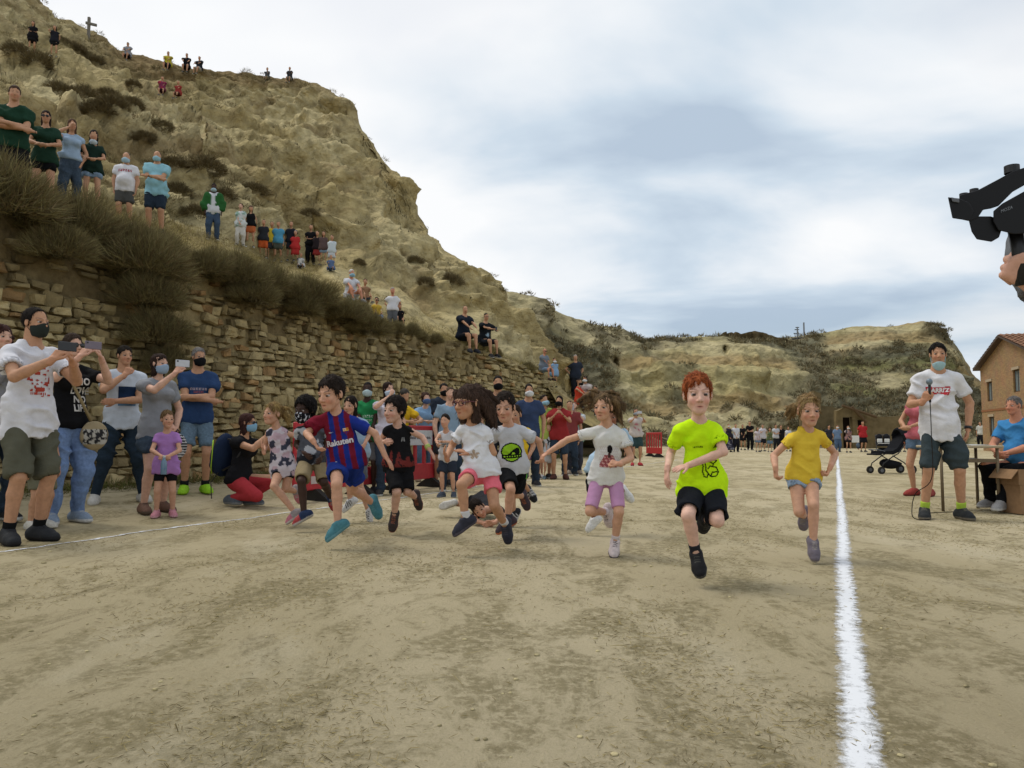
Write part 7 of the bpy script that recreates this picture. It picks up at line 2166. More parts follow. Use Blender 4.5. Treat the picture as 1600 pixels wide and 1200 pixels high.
def backpack():
    S = S7; up = nrm(S['nb'] - S['pel']); lat = nrm(S['shL'] - S['shR']); bk = np.cross(up, lat)
    c = S['pel'] + (S['nb'] - S['pel']) * .52 + bk * .235
    A_ = np.stack([lat, bk, up])
    g = Grid(np.full(3, -.34), np.full(3, .34), .013)
    ell(g, np.zeros(3), np.eye(3), np.array([.165, .115, .265]))
    cone(g, (0, .06, -.12), (0, .07, .02), .10, .09, .05)
    V, Q = nets(g); V = V + vnormals(V, Q) * (.007 * fbm(V * 12, 2))[:, None]
    o = link('backpack', mk_mesh('backpack', V @ A_, Q, cols=np.tile(srgb('1f2a40'), (len(V), 1)), mat=M_FAB), loc=tuple(c), label='navy backpack with lime trim on the back of the crouching woman', cat='backpack')
    lime = flat('lime_trim', '9fc23a', .8, .1)
    MB().tube([A_.T @ np.array(p) for p in ((-.10, .10, .17), (-.15, .06, .02), (-.14, .06, -.15), (-.05, .10, -.23))], .007, 6).obj('trim', lime, o, smooth=True)
    for s in (-1, 1):
        MB().tube([A_.T @ np.array(p) for p in ((.08 * s, -.08, .20), (.11 * s, -.22, .19), (.13 * s, -.30, .08), (.12 * s, -.20, -.10), (.10 * s, -.07, -.17))], .013, 6).obj('strap', M_BLACK, o, smooth=True)
    MB().tube([A_.T @ np.array((-.1, -.02, -.20)), A_.T @ np.array((-.12, .05, -.33)), np.array(A_.T @ np.array((-.12, .05, -.2))) + np.array([0, 0, -.32])], .006, 5).obj('hanging_strap', M_BLACK, o)
backpack()

# ---- red plastic barriers
M_RED = flat('red_plastic', 'ad2a32', .5, .35, var=.12)
M_RUB = flat('rubber_foot', '33312f', .9, .1)
def barrier(u0, v0, label, ang=0.0, sign=False, L_=1.95):
    p = UV(u0, v0); z = float(ground_h(p[0], p[1]))
    d = math.atan2(DU[1], DU[0]) + ang
    o = bpy.data.objects.new('barrier', None); COL.objects.link(o); o.location = (p[0], p[1], z); o.rotation_euler = (0, 0, d)
    o['label'] = label; o['category'] = 'barrier'; o['group'] = 'red plastic barriers'
    t = .022
    mb = MB()
    mb.box((-L_/2, -t, .93), (L_/2, t, 1.02), None, .012); mb.box((-L_/2, -t, .14), (L_/2, t, .40), None, .012)
    mb.box((-L_/2, -t, .40), (-L_/2 + .09, t, .93), None, .012); mb.box((L_/2 - .09, -t, .40), (L_/2, t, .93), None, .012)
    mb.obj('frame', M_RED, o)
    for k in range(5):
        x = -L_/2 + .09 + (k + 1) * (L_ - .18) / 6
        MB().box((x - .045, -t * .8, .395), (x + .045, t * .8, .935), None, .01).obj('bar', M_RED, o)
    for x in (-L_ * .27, L_ * .27):
        MB().prism([(-.26, 0), (.26, 0), (.20, .05), (.05, .15), (-.05, .15), (-.20, .05)], (np.array([[0, 0, 1], [1, 0, 0], [0, 1, 0.]]), (x - .05, 0, 0)), .10).obj('foot', M_RUB, o)
    MB().box((-L_ * .33, -t - .006, .22), (-L_ * .24, -t - .001, .32), None, .002).obj('reflector', flat('pale_reflector', 'b8a8a4', .4), o)
    if sign:
        s = MB().box((-.40, -t - .014, .70), (.52, -t - .003, .945), None, .004).obj('sign', flat('white_sign', 'c9c9cc', .5), o)
        mb = MB()
        for k_ in range(26):
            x_ = -.24 + k_ * .027; h_ = .028 + .018 * ((k_ * 7) % 5) / 4
            if k_ % 9 != 8: mb.box((x_, -t - .0158, .80), (x_ + .015 + .004 * (k_ % 2), -t - .0142, .80 + h_))
        mb.obj('lettering', flat('sign_ink', '3c3e46'), s)
        MB().box((-.33, -t - .0165, .76), (-.30, -t - .0145, .89)).obj('sign_mark', flat('sign_dark', '22242a'), s)
    return o
barrier(10.95, -6.32, 'red plastic barrier with a white sign, in front of the masked spectators', 0, True)
barrier(8.85, -6.30, 'red plastic barrier without a sign, left of the barrier with the sign', .0)
b_ = P(1022, 712, 32.0)
o = barrier(float(to_u(b_[0], b_[1])), float(to_v(b_[0], b_[1])), 'red plastic barrier seen nearly end on, beyond the girl in lilac cycling shorts', R(37), False, 1.5)
q0 = np.array([b_[0] + .35, b_[1], .85]); q1 = np.array([b_[0] + 3.2, b_[1] + 1.5, .35])
mb = MB(); mb.tube([q0 + (q1 - q0) * t - np.array([0, 0, .12 * math.sin(t * 3.14)]) for t in np.linspace(0, 1, 8)], .02, 5)
mb.obj('rope', flat('pale_rope', '9c8f78', .9, .1), label='pale rope running from the end on red barrier to the right', cat='rope')

# ---- microphone and cable
def mic():
    S = S1; c = S['wrR'] + S['haR'][0] * .075 * S['H']
    up = nrm(np.array([-.12, -.22, .95]))
    mb = MB(); mb.tube([c - up * .13, c + up * .055], [.011, .014], 10)
    o = mb.obj('microphone', M_BLACK, smooth=True, loc=(0, 0, 0), label='microphone in the right hand of the man with the red logo', cat='microphone')
    MB().sphere(c + up * .078, .030, 12, 9, (1, 1, 1.15)).obj('grille', flat('mic_grille', '6f7c86', .5, .5, .5, .4, 200), o, smooth=True)
    a = c - up * .13
    ft = S['base'] + np.array([-.22, -.12, .012])
    pts = [a, a + np.array([-.005, -.01, -.3]), a + np.array([-.03, -.03, -.75]), ft + np.array([-.12, 0, .25]), ft + np.array([-.17, -.02, .05]), ft + np.array([-.12, -.04, .0]), ft + np.array([.02, .0, .0]), ft + np.array([.05, .25, .0]), ft + np.array([.3, .6, .0]), ft + np.array([.95, .85, .0])]
    P2 = []
    for i in range(len(pts) - 1):
        p0, p1, p2, p3 = pts[max(i-1,0)], pts[i], pts[i+1], pts[min(i+2,len(pts)-1)]
        for t in np.linspace(0, 1, 7, endpoint=False):
            P2.append(.5 * (2*p1 + (p2-p0)*t + (2*p0-5*p1+4*p2-p3)*t*t + (3*p1-p0-3*p2+p3)*t**3))
    MB().tube(P2, .0045, 5).obj('cable', flat('cable_black', '26221f', .8, .1), o, smooth=True)
mic()
# wrist watch of the same man
d_ = nrm(S1['wrL'] - S1['elL']); w_ = S1['wrL'] - d_ * .012
wo = MB().tube([w_ - d_ * .014, w_ + d_ * .014], .036, 12).obj('watch', M_BLACK, smooth=True); wo.parent = S1['B']; wo.location = -Vector(S1['B'].location)

# ---- table, seated man, boxes
tb, Yt = place_feet(1562, 800)
TDIR = nrm(np.array([-1, .10, 0])); TN = np.array([.10, 1, 0]) / np.linalg.norm([.1, 1])      # table runs to the left and away
M_STEEL = flat('ochre_steel', '6d5f4a', .6, .3, .2); M_TOP = flat('beige_laminate', 'a69a80', .5, .3, var=.12)
def table():
    o = bpy.data.objects.new('folding_table', None); COL.objects.link(o); o.location = tuple(tb)
    o['label'] = 'school table with metal legs beside the man in the blue polo shirt'; o['category'] = 'table'
    A_ = np.stack([TDIR, TN, np.array([0, 0, 1.])], 1)
    W_, D_, Hh = .60, .48, .74
    MB().box((-.06, -.04, Hh - .028), (W_ + .06, D_ + .04, Hh), (A_, (0, 0, 0)), .006).obj('tabletop', M_TOP, o)
    for x in (0, W_):
        for y in (0, D_):
            MB().tube([A_ @ np.array([x, y, 0]), A_ @ np.array([x, y, Hh - .03])], .017, 8).obj('leg', M_STEEL, o, smooth=True)
    for y in (0, D_): MB().box((0, y - .012, Hh - .19), (W_, y + .012, Hh - .15), (A_, (0, 0, 0)), .003).obj('rail', M_STEEL, o)
    MB().box((.02, .03, Hh - .17), (W_ - .02, D_ - .03, Hh - .155), (A_, (0, 0, 0))).obj('shelf', M_TOP, o)
    for y in (0, D_): pass
    return A_, Hh
TA, TH = table()
lp = tb + TA @ np.array([.46, .22, TH])
o = MB().box((-.14, -.11, .001), (.14, .11, .018), (TA, (0, 0, 0)), .005).obj('laptop', M_BLACK, loc=tuple(lp), label='closed black laptop lying on the school table', cat='laptop')
MB().box((-.12, -.09, .018), (.12, .09, .0205), (TA, (0, 0, 0)), .001).obj('lid', M_GREY, o)
pp = tb + TA @ np.array([.14, .2, TH + .001])
mb = MB()
for k in range(6):
    mb.box((-.105 + .002 * (k % 3), -.148 + .003 * (k % 2), .0015 * k), (.105 + .002 * (k % 3), .148 + .003 * (k % 2), .0015 * k + .0013), (TA @ rotz(.04 * k), (0, 0, 0)))
mb.obj('papers', M_WHITE, loc=tuple(pp), label='small stack of white papers on the school table', cat='papers')
# seated man
sb = tb + TA @ np.array([-.52, .30, 0]) ; sb = P(1596, 690, 9.0); sb[2] = ground_h(sb[0], sb[1])
S3 = stand(sb + np.array([0, 0, .36]), 1.70, R(-68), 'sit_chair', R(-66), .02, R(6), 1.08, False,
           dict(arms='clasp', legs={'L': (.09, -.36, -.155), 'R': (-.09, -.20, -.155)}))
B3_, F3_ = person(S3, dict(skin='ruddy', w=1.06, belly=.4, hair='short', hair_c='605c5a', vol=.03, top=ts('3f7fb4', .62, .008, -.03, 'polo_shirt'), legs=trous('161618', .008), shoes=('8f8f90', 'b4b4b2')), 'laughing grey haired man in a blue polo shirt clapping at the school table', None, VX(8.5))
def chair():
    o = bpy.data.objects.new('school_chair', None); COL.objects.link(o)
    o.location = tuple(sb); o.rotation_euler = (0, 0, R(-68)); o['label'] = 'school chair under the man in the blue polo shirt'; o['category'] = 'chair'
    MB().box((-.20, -.22, .40), (.20, .20, .425), None, .01).obj('seat', M_TOP, o)
    MB().box((-.19, .21, .62), (.19, .235, .82), None, .01).obj('backrest', M_TOP, o)
    for x in (-.18, .18):
        MB().tube([(x, -.19, 0), (x, -.19, .40)], .012, 8).obj('leg', M_STEEL, o); MB().tube([(x, .19, 0), (x, .19, .42), (x, .222, .80)], .012, 8).obj('leg', M_STEEL, o)
chair()
M_CARD = flat('cardboard', '8a6e52', .95, .1, var=.12)
def carton(px, py, w, h, d, yaw, label, z=None, flaps=True):
    b, Y = place_feet(px, py)
    if z is not None: b = b + np.array([0, 0, z])
    o = bpy.data.objects.new('cardboard_box', None); COL.objects.link(o); o.location = tuple(b); o.rotation_euler = (0, 0, yaw); o['label'] = label; o['category'] = 'box'
    t = .006
    for lo, hi in (((-w/2, -d/2, 0), (w/2, -d/2 + t, h)), ((-w/2, d/2 - t, 0), (w/2, d/2, h)), ((-w/2, -d/2 + t, 0), (-w/2 + t, d/2 - t, h)), ((w/2 - t, -d/2 + t, 0), (w/2, d/2 - t, h))):
        MB().box(lo, hi).obj('side_panel', M_CARD, o)
    MB().box((-w/2 + t, -d/2 + t, .001), (w/2 - t, d/2 - t, .008)).obj('bottom', M_CARD, o)
    if flaps:
        for s, an in ((-1, 2.5), (1, 2.3)):
            A_ = np.array([[math.cos(an) * 1, 0, 0], [0, 1, 0], [0, 0, 1]])
            mb = MB(); V = [(s * w/2, -d/2, h), (s * w/2, d/2, h), (s * (w/2 + .09), d/2, h - .10), (s * (w/2 + .09), -d/2, h - .10)]
            V2 = [(x - s * .006, y, z_ - .004) for x, y, z_ in V]
            mb.add(V + V2, [(0, 1, 2, 3), (7, 6, 5, 4), (0, 4, 5, 1), (1, 5, 6, 2), (2, 6, 7, 3), (3, 7, 4, 0)]).obj('flap', M_CARD, o)
        MB().box((-w/2, -d/2 - .003, h - .12), (w/2, -d/2, h + .002)).obj('front_flap', M_CARD, o)
    else:
        cu = [(.022 * math.cos(a), .022 * math.sin(a)) for a in np.linspace(.5, 5.8, 14)]
        MB().tube([(x + .02, -d/2 - .001, z_ + h * .78) for x, z_ in cu], .003, 4).obj('printed_mark', M_BLACK, o)
    return b
carton(1604, 801, .40, .31, .34, R(6), 'lower cardboard box on the earth at the right edge', flaps=False)
carton(1602, 801, .40, .17, .34, R(6), 'open cardboard box stacked on the lower box at the right edge', z=.312)

# ---- strollers
def stroller(px, py, yaw, label, double=False):
    b, Y = place_feet(px, py)
    o = bpy.data.objects.new('stroller', None); COL.objects.link(o); o.location = tuple(b); o.rotation_euler = (0, 0, yaw); o['label'] = label; o['category'] = 'stroller'
    wd = .34 if double else .22
    fab = flat('stroller_fabric', '1c1d21', .95, .1)
    # side view in x (front is -x), z up
    for s in (-1, 1):
        y = s * wd
        MB().tube([(-.40, y, .12), (-.36, y, .24), (-.12, y, .40), (.02, y, .47), (.33, y, .84), (.42, y, .98)], .014, 7).obj('frame_tube', M_BLACK, o, smooth=True)
        MB().tube([(-.12, y, .42), (.16, y, .26), (.34, y, .10)], .014, 7).obj('frame_tube', M_BLACK, o, smooth=True)
        for x, r in ((-.41, .085), (.36, .10)):
            w = MB().tube([(x, y - .022, r), (x, y + .022, r)], r, 16).obj('wheel', M_RUB, o)
            MB().tube([(x, y - .025, r), (x, y + .025, r)], r * .5, 12).obj('hub', M_GREY, w)
    MB().tube([(.42, -wd, .98), (.45, -wd * .6, 1.0), (.45, wd * .6, 1.0), (.42, wd, .98)], .017, 8).obj('handle', M_GREY, o, smooth=True)
    for c in ((-wd * .5, wd * .5) if double else (0,)):
        hw_ = wd * .46 if double else wd * .92
        mb = MB()
        prof = [(-.40, .44), (-.36, .47), (-.08, .45), (.08, .52), (.34, .93), (.30, .97), (.02, .60), (-.10, .53), (-.38, .53)]
        A_ = np.stack([np.array([1., 0, 0]), np.array([0, 0, 1.]), np.array([0, -1., 0])], 1)
        mb.prism(prof, (A_, (0, c + hw_, 0)), 2 * hw_).obj('seat', fab, o)
        g = Grid(np.array([-.1, -.35, .5]), np.array([.5, .35, 1.2]), .02)
        ell(g, np.array([.24, c, .84]), np.eye(3), np.array([.26, hw_ * 1.05, .24])); ell(g, np.array([.16, c, .80]), np.eye(3), np.array([.24, hw_ * .95, .21]), cut=True)
        clip_plane(g, (.24, c, .76), (.35, 0, -.9)); clip_plane(g, (.12, c, .8), (-1, 0, .1))
        V, Q = nets(g)
        if len(V) and not double: link('canopy', mk_mesh('canopy', V, Q, mat=fab), o)
        if double:
            MB().box((-.02, c - hw_ * .75, .60), (.06, c + hw_ * .75, .80), (rotz(0), (0, 0, 0)), .015).obj('white_lining', M_WHITE, o)
            g = Grid(np.array([-.1, -.4, .6]), np.array([.5, .4, 1.2]), .02)
            ell(g, np.array([.24, c, .86]), np.eye(3), np.array([.24, hw_, .20])); clip_plane(g, (.2, c, .84), (.3, 0, -.9)); V, Q = nets(g)
            link('canopy', mk_mesh('canopy', V, Q, mat=fab), o)
    MB().box((-.52, -wd * .9, .43), (-.36, wd * .9, .47), None, .02).obj('footrest', fab, o)
    MB().tube([(-.30, -wd * .9, .52), (-.46, -wd * .8, .56), (-.46, wd * .8, .56), (-.30, wd * .9, .52)], .012, 6).obj('bumper_bar', M_GREY if not double else M_WHITE, o)
    g = Grid(np.array([-.35, -.3, .05]), np.array([.3, .3, .4]), .02)
    ell(g, np.array([-.03, 0, .24]), np.eye(3), np.array([.26, wd * .9, .13])); clip_plane(g, (0, 0, .30), (.25, 0, .97)); V, Q = nets(g)
    link('basket', mk_mesh('basket', V, Q, mat=fab), o)
    for s in (-1, 1): MB().tube([(.18, s * wd * .95, .74), (.24, s * wd * .95, .62)], .012, 6).obj('orange_strap', flat('orange_strap', 'b06a4a', .8, .1), o)
stroller(1394, 740, R(8), 'black single stroller with an orange strap standing in the open')
stroller(1381, 710, R(70), 'black double stroller with white linings behind the single stroller', True)
# white sheet of the far woman
p = P(1326, 686, 45.5)
MB().box((-.22, -.01, -.2), (.22, .01, .2), (rotz(.05), (0, 0, 0)), .004).obj('white_sheet', M_WHITE, loc=tuple(p - np.array([0, .9, 0])), label='white paper sheet held by a far woman in a patterned top', cat='sheet')

# ---- camera gimbal and its operator at the right edge
def gimbal():
    Yg = 1.9
    q = lambda x, y, d=0.0: P(x, y, Yg + d)
    root = MB().prism([(1545, 343), (1560, 320), (1640, 280), (1690, 262), (1690, 350), (1600, 372), (1555, 368)], (np.eye(3), (0, 0, 0)), 1).v[-1][:7] if False else None
    def slab(pts, d0, d1, name, mat, par):
        A_ = [q(x, y, d0) for x, y in pts]; B_ = [q(x, y, d1) for x, y in pts]; n = len(pts)
        mb = MB(); Fc = [tuple(range(n)), tuple(range(2 * n - 1, n - 1, -1))]
        for k in range(n): k2 = (k + 1) % n; Fc.append((k, n + k, n + k2, k2))
        mb.add(A_ + B_, Fc)
        bm = bmesh.new(); me = mb.me(name, mat); bm.from_mesh(me)
        bmesh.ops.recalc_face_normals(bm, faces=bm.faces[:])
        bmesh.ops.bevel(bm, geom=[e for e in bm.edges if e.calc_face_angle(0) > .5], offset=.0022, segments=2, profile=.6, affect='EDGES')
        bm.to_mesh(me); bm.free()
        return link(name, me, par)
    blk = flat('gimbal_black', '0b0b0d', .5, .25)
    o = slab([(1552, 330), (1566, 318), (1602, 298), (1660, 276), (1700, 262), (1700, 350), (1640, 362), (1585, 366), (1560, 360), (1552, 346)], -.035, .035, 'camera_gimbal', blk, None)
    o['label'] = 'black camera gimbal raised by a hand at the right edge'; o['category'] = 'gimbal'
    slab([(1481, 308), (1498, 310), (1514, 316), (1522, 330), (1515, 345), (1488, 341)], -.05, .05, 'camera_end', blk, o)
    slab([(1486, 308), (1499, 311), (1499, 317), (1488, 315)], -.054, -.048, 'small_screen', M_GREY, o)
    slab([(1500, 305), (1528, 297), (1560, 280), (1582, 268), (1600, 262), (1700, 250), (1700, 276), (1610, 284), (1582, 300), (1560, 322), (1548, 326), (1536, 328), (1528, 340), (1516, 346), (1502, 343)], -.03, .03, 'upper_arm', blk, o)
    slab([(1513, 342), (1530, 338), (1548, 338), (1560, 342), (1566, 356), (1561, 371), (1549, 378), (1526, 374), (1518, 362)], -.028, .028, 'motor_arm', blk, o)
    for x, y, r in ((1506, 306, 6.5), (1522, 299, 6.5), (1581, 265, 11)):
        c = q(x, y); rr = r / F * Yg
        MB().tube([c - np.array([0, 0, rr * .55]), c + np.array([0, 0, rr * .55])], rr, 14).obj('knob', M_BLACK, o, smooth=False)
    MB().tube([q(1505, 312), q(1506, 306)], .005, 8).obj('knob_stem', M_BLACK, o); MB().tube([q(1521, 305), q(1522, 299)], .005, 8).obj('knob_stem', M_BLACK, o); MB().tube([q(1583, 280), q(1581, 268)], .006, 8).obj('knob_stem', M_BLACK, o)
    MB().tube([q(1586, 360), q(1592, 396), q(1598, 446)], [.0165, .0155, .0175], 12).obj('grip', M_BLACK, o, smooth=True)
    me = text_mesh('MOZA', .011)
    ax = nrm(q(1580, 325) - q(1564, 331)); 
    for v in me.vertices:
        w = q(1573, 327, -.0378) + ax * v.co.x + np.array([0, 0, 1.]) * v.co.y
        v.co = Vector(w)
    me.materials.append(M_METAL); link('lettering', me, o)
    # the operator stands outside the frame
    b = np.array([1.66, 2.12, 0]); H = 1.74
    S = stand(b, H, R(-35), 'stand', armsdata=dict(arms='stand'))
    p = props(H)
    tgt = q(1622, 446)
    el, wr = ik(S['shR'], tgt, p['ua'], p['fa'], np.array([.2, -.2, -1]))
    S['elR'], S['wrR'] = el, tgt
    S['haR'] = (nrm(q(1588, 418) - tgt), nrm(np.array([.25, .9, .2])), 1.3)
    t2 = q(1720, 470); el, wr = ik(S['shL'], t2, p['ua'], p['fa'], np.array([.4, -.1, -1])); S['elL'], S['wrL'] = el, t2
    B, Fr = person(S, dict(skin='fair', hair='short', hair_c='3a2c22', top=ts('6a6d72'), legs=jeans()), 'camera operator at the right edge with only a hand in view', None, .0085)
    d = nrm(S['wrR'] - S['elR']); w = S['wrR'] - d * .025
    wb = MB().tube([w - d * .007, w + d * .007], .034, 16).obj('watch', M_BLACK, smooth=True); wb.parent = B; wb.location = -Vector(B.location)
    MB().box((-.014, -.014, -.005), (.014, .014, .005), (frame(d, (0, -1, .3)), tuple(w + np.array([-.022, -.026, .0]))), .003).obj('watch_case', M_METAL, wb)
gimbal()

# ---- cross, mast, ruins, house
def cross():
    h = hit(134, 54)
    b = np.array(h[0]) + np.array([0, .3, -.2]) if h else P(134, 52, 49)
    top = P(133, 27, b[1]); Hc = top[2] - b[2]
    o = bpy.data.objects.new('wooden_cross', None); COL.objects.link(o); o.location = tuple(b); o['label'] = 'grey wooden cross on the skyline of the cliff'; o['category'] = 'cross'
    m = flat('weathered_wood', '77736c', .9, .1, var=.2)
    MB().box((-.075, -.07, 0), (.075, .07, Hc), None, .01).obj('post', m, o)
    MB().box((-.32, -.065, Hc * .66), (.32, .065, Hc * .66 + .15), (rotz(.25), (0, 0, 0)), .01).obj('crossbar', m, o).rotation_euler = (0, R(8), 0)
cross()
def mast():
    h = hit(1250, 528, (FARH,)); b = np.array(h[0]) if h else P(1250, 526, 112)
    o = bpy.data.objects.new('antenna_mast', None); COL.objects.link(o); o.location = tuple(b - np.array([0, 0, .6])); o['label'] = 'antenna mast with a low platform on the far skyline'; o['category'] = 'mast'
    s = b[1] / F
    MB().tube([(.6, 0, 0), (.6, 0, 31 * s)], .11, 6).obj('pole', M_METAL, o); MB().tube([(-.35, 0, 0), (-.35, 0, 24 * s)], .10, 6).obj('pole', M_METAL, o)
    for z, a_ in ((13, -.9), (19, -.75), (22.5, -.6)): MB().box((a_, -.05, z * s), (-.1, .05, z * s + .12)).obj('antenna', M_GREY, o)
    MB().box((-1.1, -1, 5 * s), (1.3, 1, 5.8 * s)).obj('platform', M_GREY, o)
    MB().box((-.9, -.8, 0), (-.1, .8, 5 * s), None, .05).obj('cabin', flat('grey_cabin', '8a8780'), o)
    for x in (-1, 1.2): MB().tube([(x, -.9, 5 * s), (x, -.9, 9 * s)], .05, 5).obj('railing', M_METAL, o)
mast()
def castle():
    m = flat('dark_rock_wall', '5d5238', .95, .1, var=.3, vscale=1.5)
    pts = [(1108, 540), (1124, 528), (1131, 519), (1142, 516), (1160, 521), (1176, 518), (1196, 521), (1210, 526), (1228, 530), (1238, 536)]
    Yc = 104
    top = [P(x, y, Yc + .03 * (x - 1130)) for x, y in pts]
    V = []; n = 0
    rows = 9; dense = []
    for i in range(len(top) - 1):
        for t in np.linspace(0, 1, 12, endpoint=False): dense.append(top[i] * (1 - t) + top[i + 1] * t)
    dense.append(top[-1]); dense = np.array(dense)
    dense[:, 2] += .35 * np.round(1.6 * vnoise(dense * np.array([.9, .1, .1])) ) * .8
    for j in range(rows):
        t = j / (rows - 1); q = dense.copy(); q[:, 2] -= 3.6 * t; V.append(q)
    V.append(dense + np.array([0, 3.0, -.2])); V.append(dense + np.array([0, 3.2, -3.6]))
    G_ = np.array([V[-1], V[-2]] + V[:-2])
    nz = fbm(G_ * np.array([1.1, .6, .5]), 4)
    G_[2:, :, 1] -= (nz[2:] * 1.1 + .7 * np.abs(vnoise(G_[2:] * np.array([.8, .1, .05]))))
    r, c = G_.shape[:2]; I = np.arange(r * c).reshape(r, c)
    Fq = np.stack([I[:-1, :-1], I[1:, :-1], I[1:, 1:], I[:-1, 1:]], -1).reshape(-1, 4)
    cs = srgb('554a33') * (1 + .5 * fbm(G_.reshape(-1, 3) * .5, 3))[:, None]
    link('ruined_castle_wall', mk_mesh('ruined_castle_wall', G_.reshape(-1, 3), Fq, cols=cs, mat=M_STONE), label='dark ruined wall along the far skyline left of the antenna mast', cat='ruin')
castle()
def ruin_house():
    Yr = 63.0
    b = P(1268, 694, Yr); s = Yr / F
    o = bpy.data.objects.new('ruined_house', None); COL.objects.link(o); o.location = (b[0], b[1], 0); o['label'] = 'roofless earth house ruin with two dark doorways at the far hill foot'; o['category'] = 'ruin'
    m = flat('adobe', '6f6248', .97, .05, var=.3, vscale=2)
    k = lambda px: (px - 1268) * s
    H_ = lambda py: (685 - py) * s + CAMZ
    def wall_piece(x0, x1, z0, z1a, z1b, y=0.0, th=.5, name='wall'):
        mb = MB(); V = [(k(x0), y, z0), (k(x1), y, z0), (k(x1), y, z1b), (k(x0), y, z1a)]
        V2 = [(a, y + th, c) for a, _, c in V]
        mb.add(V + V2, [(0, 1, 2, 3), (7, 6, 5, 4), (0, 4, 5, 1), (1, 5, 6, 2), (2, 6, 7, 3), (3, 7, 4, 0)])
        bm = bmesh.new(); me = mb.me(name, m); bm.from_mesh(me); bmesh.ops.subdivide_edges(bm, edges=bm.edges[:], cuts=4, use_grid_fill=True)
        for v in bm.verts:
            n_ = vnoise(np.array([v.co.x * 1.3, v.co.y, v.co.z * 1.3])); v.co.z += float(n_) * .22 * (v.co.z > 1.2); v.co.y += float(n_) * .12
        bm.to_mesh(me); bm.free(); return link(name, me, o)
    wall_piece(1308, 1318, 0, H_(640), H_(636)); wall_piece(1333, 1341, 0, H_(640), H_(646)); wall_piece(1353, 1364, 0, H_(650), H_(656))
    wall_piece(1316, 1336, H_(652), H_(636), H_(642), .05); wall_piece(1339, 1356, H_(656), H_(645), H_(650), .05)
    wall_piece(1300, 1420, 0, H_(624), H_(640), 6.5, .6); wall_piece(1318, 1330, H_(640), H_(602), H_(606), 5.9, .6)
    wall_piece(1364, 1440, 0, H_(652), H_(646), 2.2, .5)
    dk = flat('interior_shade', '241d18', .95, .05)
    MB().box((k(1318), .7, 0), (k(1334), .9, H_(652))).obj('doorway_shade', dk, o); MB().box((k(1341), .7, 0), (k(1354), .9, H_(656))).obj('doorway_shade', dk, o)  # dark boxes behind the openings, coloured as the shade inside
    wd = flat('old_beam', '5c4b38', .9, .1)
    for a, c, e, f in ((1315, 634, 1368, 652), (1330, 636, 1352, 660)): MB().tube([(k(a), -.3, H_(c)), (k(e), -.3, H_(f))], .12, 6).obj('beam', wd, o)
ruin_house()
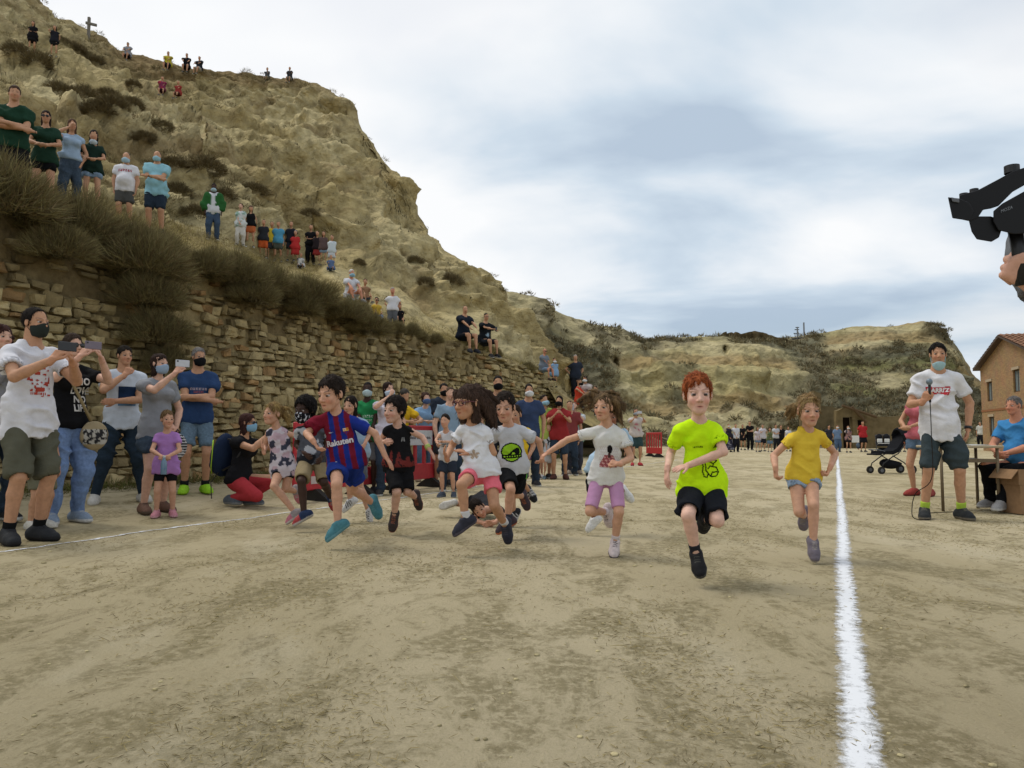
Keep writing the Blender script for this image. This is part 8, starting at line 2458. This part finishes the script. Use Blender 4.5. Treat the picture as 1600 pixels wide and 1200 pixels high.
def brick_house():
    A0 = np.array([31.2, 51.0]); A1 = np.array([29.7, 46.0]); g = (A1 - A0) / np.linalg.norm(A1 - A0)
    half = float(np.linalg.norm(A1 - A0)); L_ = half * 2
    nrm_out = np.array([g[1], -g[0]]);
    if np.dot(nrm_out, -A0) < 0: nrm_out = -nrm_out
    o = bpy.data.objects.new('brick_house', None); COL.objects.link(o); o.location = (A0[0], A0[1], 0)
    o['label'] = 'orange brick gabled house at the right edge'; o['category'] = 'house'
    ang = math.atan2(g[1], g[0]); o.rotation_euler = (0, 0, ang)
    # local: x along the gable wall towards the camera, y = into the house or out
    Rz = rotz(-ang); n_loc = Rz[:2, :2] @ nrm_out; sy = -1 if n_loc[1] < 0 else 1      # outward is sy along y
    m, nt, b = mat_new('brick'); N = nt.nodes.new; L2_ = nt.links.new
    tcn = N('ShaderNodeTexCoord'); mpn = N('ShaderNodeMapping'); mpn.inputs['Rotation'].default_value = (R(90), 0, 0); L2_(tcn.outputs['Object'], mpn.inputs[0])
    br = N('ShaderNodeTexBrick'); br.inputs['Scale'].default_value = 1.0; br.inputs['Brick Width'].default_value = .25; br.inputs['Row Height'].default_value = .075; br.inputs['Mortar Size'].default_value = .010
    br.inputs['Color1'].default_value = (*srgb('b08a5a'), 1); br.inputs['Color2'].default_value = (*srgb('98734c'), 1); br.inputs['Mortar'].default_value = (*srgb('8d7c62'), 1)
    L2_(mpn.outputs[0], br.inputs['Vector'])
    nz = N('ShaderNodeTexNoise'); nz.inputs['Scale'].default_value = 1.2; nz.inputs['Detail'].default_value = 6; L2_(tcn.outputs['Object'], nz.inputs['Vector'])
    mx = N('ShaderNodeMix'); mx.data_type = 'RGBA'; mx.blend_type = 'MULTIPLY'; mx.inputs['Factor'].default_value = .35
    i = [s_ for s_ in mx.inputs if s_.type == 'RGBA']; L2_(br.outputs['Color'], i[0]); L2_(nz.outputs['Color'], i[1])
    L2_([s_ for s_ in mx.outputs if s_.type == 'RGBA'][0], b.inputs['Base Color']); b.inputs['Roughness'].default_value = .95
    ez, rz = 5.5, 6.9
    D = 12.0
    wins = [(1.35, 3.2, 1.05, 1.25), (6.4, 3.5, 1.1, 1.3), (1.5, .95, 1.0, 1.25), (6.6, .95, 1.0, 1.25)]   # x, z, width, height
    # gable wall in strips round the openings
    def gz(x): return ez + (rz - ez) * (1 - abs(x - half) / half)
    xs = sorted(set([0, L_, half] + [w[0] for w in wins] + [w[0] + w[2] for w in wins]))
    wall = MB()
    y0, y1 = 0.0, -sy * .35
    def quad_prism(x0, x1, za0, za1, zb0, zb1):
        V = [(x0, y0, za0), (x1, y0, zb0), (x1, y0, zb1), (x0, y0, za1)]; V2 = [(a, y1, c) for a, _, c in V]
        wall.add(V + V2, [(0, 1, 2, 3), (7, 6, 5, 4), (0, 4, 5, 1), (1, 5, 6, 2), (2, 6, 7, 3), (3, 7, 4, 0)])
    for x0, x1 in zip(xs[:-1], xs[1:]):
        cut = sorted([(w[1], w[1] + w[3]) for w in wins if w[0] <= x0 + 1e-6 and w[0] + w[2] >= x1 - 1e-6])
        z = 0
        for c0, c1 in cut: quad_prism(x0, x1, z, c0, z, c0); z = c1
        quad_prism(x0, x1, z, gz(x0), z, gz(x1))
    wo = wall.obj('gable_wall', m, o)
    lo_y, hi_y = sorted((-sy * .35, -sy * D))
    MB().box((0, lo_y, 0), (.35, hi_y, ez - .01)).obj('side_wall', m, o); MB().box((L_ - .35, lo_y, 0), (L_, hi_y, ez - .01)).obj('side_wall', m, o)
    cornice = flat('brick_course', '8a5f42', .9, .1, var=.2)
    a_, b_ = sorted((sy * .03, 0.0)); MB().box((0, a_, 2.55), (L_, b_, 2.68)).obj('string_course', cornice, wo)
    fr_m = flat('window_frame', '4a3b30', .6, .3); gl_m = flat('window_glass', '6f7f85', .12, .6); sill = flat('lintel', 'a89a84', .9, .1)
    for x, z, w, h in wins:
        yq = -sy * .12
        f = MB()
        for lo, hi in (((x, yq - .03, z), (x + .07, yq + .03, z + h)), ((x + w - .07, yq - .03, z), (x + w, yq + .03, z + h)), ((x + .07, yq - .03, z), (x + w - .07, yq + .03, z + .07)), ((x + .07, yq - .03, z + h - .07), (x + w - .07, yq + .03, z + h)), ((x + w/2 - .03, yq - .03, z + .07), (x + w/2 + .03, yq + .03, z + h - .07))): f.box(lo, hi)
        fo = f.obj('window', fr_m, o)
        MB().box((x + .07, yq - .008, z + .07), (x + w - .07, yq + .008, z + h - .07)).obj('pane', gl_m, fo)
        a_, b_ = sorted((sy * .06, -sy * .05)); MB().box((x - .08, a_, z + h + .002), (x + w + .08, b_, z + h + .16)).obj('lintel', sill, fo)
    # roof: two slopes with rows of tiles
    tile = flat('roof_tile', '80604c', .9, .1, var=.3, vscale=3)
    for side in (0, 1):
        mb = MB()
        xe = -.35 if side == 0 else L_ + .35
        zr, ze = rz + .14, ez - .05
        n = 40
        y_a, y_b = sy * .35, -sy * (D + .3)
        for i in range(n):
            ya = y_a + (y_b - y_a) * i / n; yb = y_a + (y_b - y_a) * (i + .92) / n
            for t0, t1 in zip(np.linspace(0, 1, 13)[:-1], np.linspace(0, 1, 13)[1:]):
                xa, xb = half + (xe - half) * t0, half + (xe - half) * (t1 + .02)
                za, zb = zr + (ze - zr) * t0 + .03, zr + (ze - zr) * t1 + .05
                ym = (ya + yb) / 2
                mb.add([(xa, ya, za), (xa, ym, za + .06), (xa, yb, za), (xb, yb, zb), (xb, ym, zb + .06), (xb, ya, zb)], [(0, 1, 4, 5), (1, 2, 3, 4), (0, 5, 3, 2), (5, 4, 3), (0, 2, 1)])
        me = mb.me('roof_tiles', tile); ro = link('roof_tiles', me, o); ro['kind'] = 'stuff'
        mb = MB(); V = [(half, y_a, zr), (xe, y_a, ze), (xe, y_b, ze), (half, y_b, zr)]
        mb.add(V + [(a, b__, c - .12) for a, b__, c in V], [(0, 1, 2, 3), (7, 6, 5, 4), (0, 4, 5, 1), (1, 5, 6, 2), (2, 6, 7, 3), (3, 7, 4, 0)])
        mb.obj('roof_slab', fr_m, o)
brick_house()
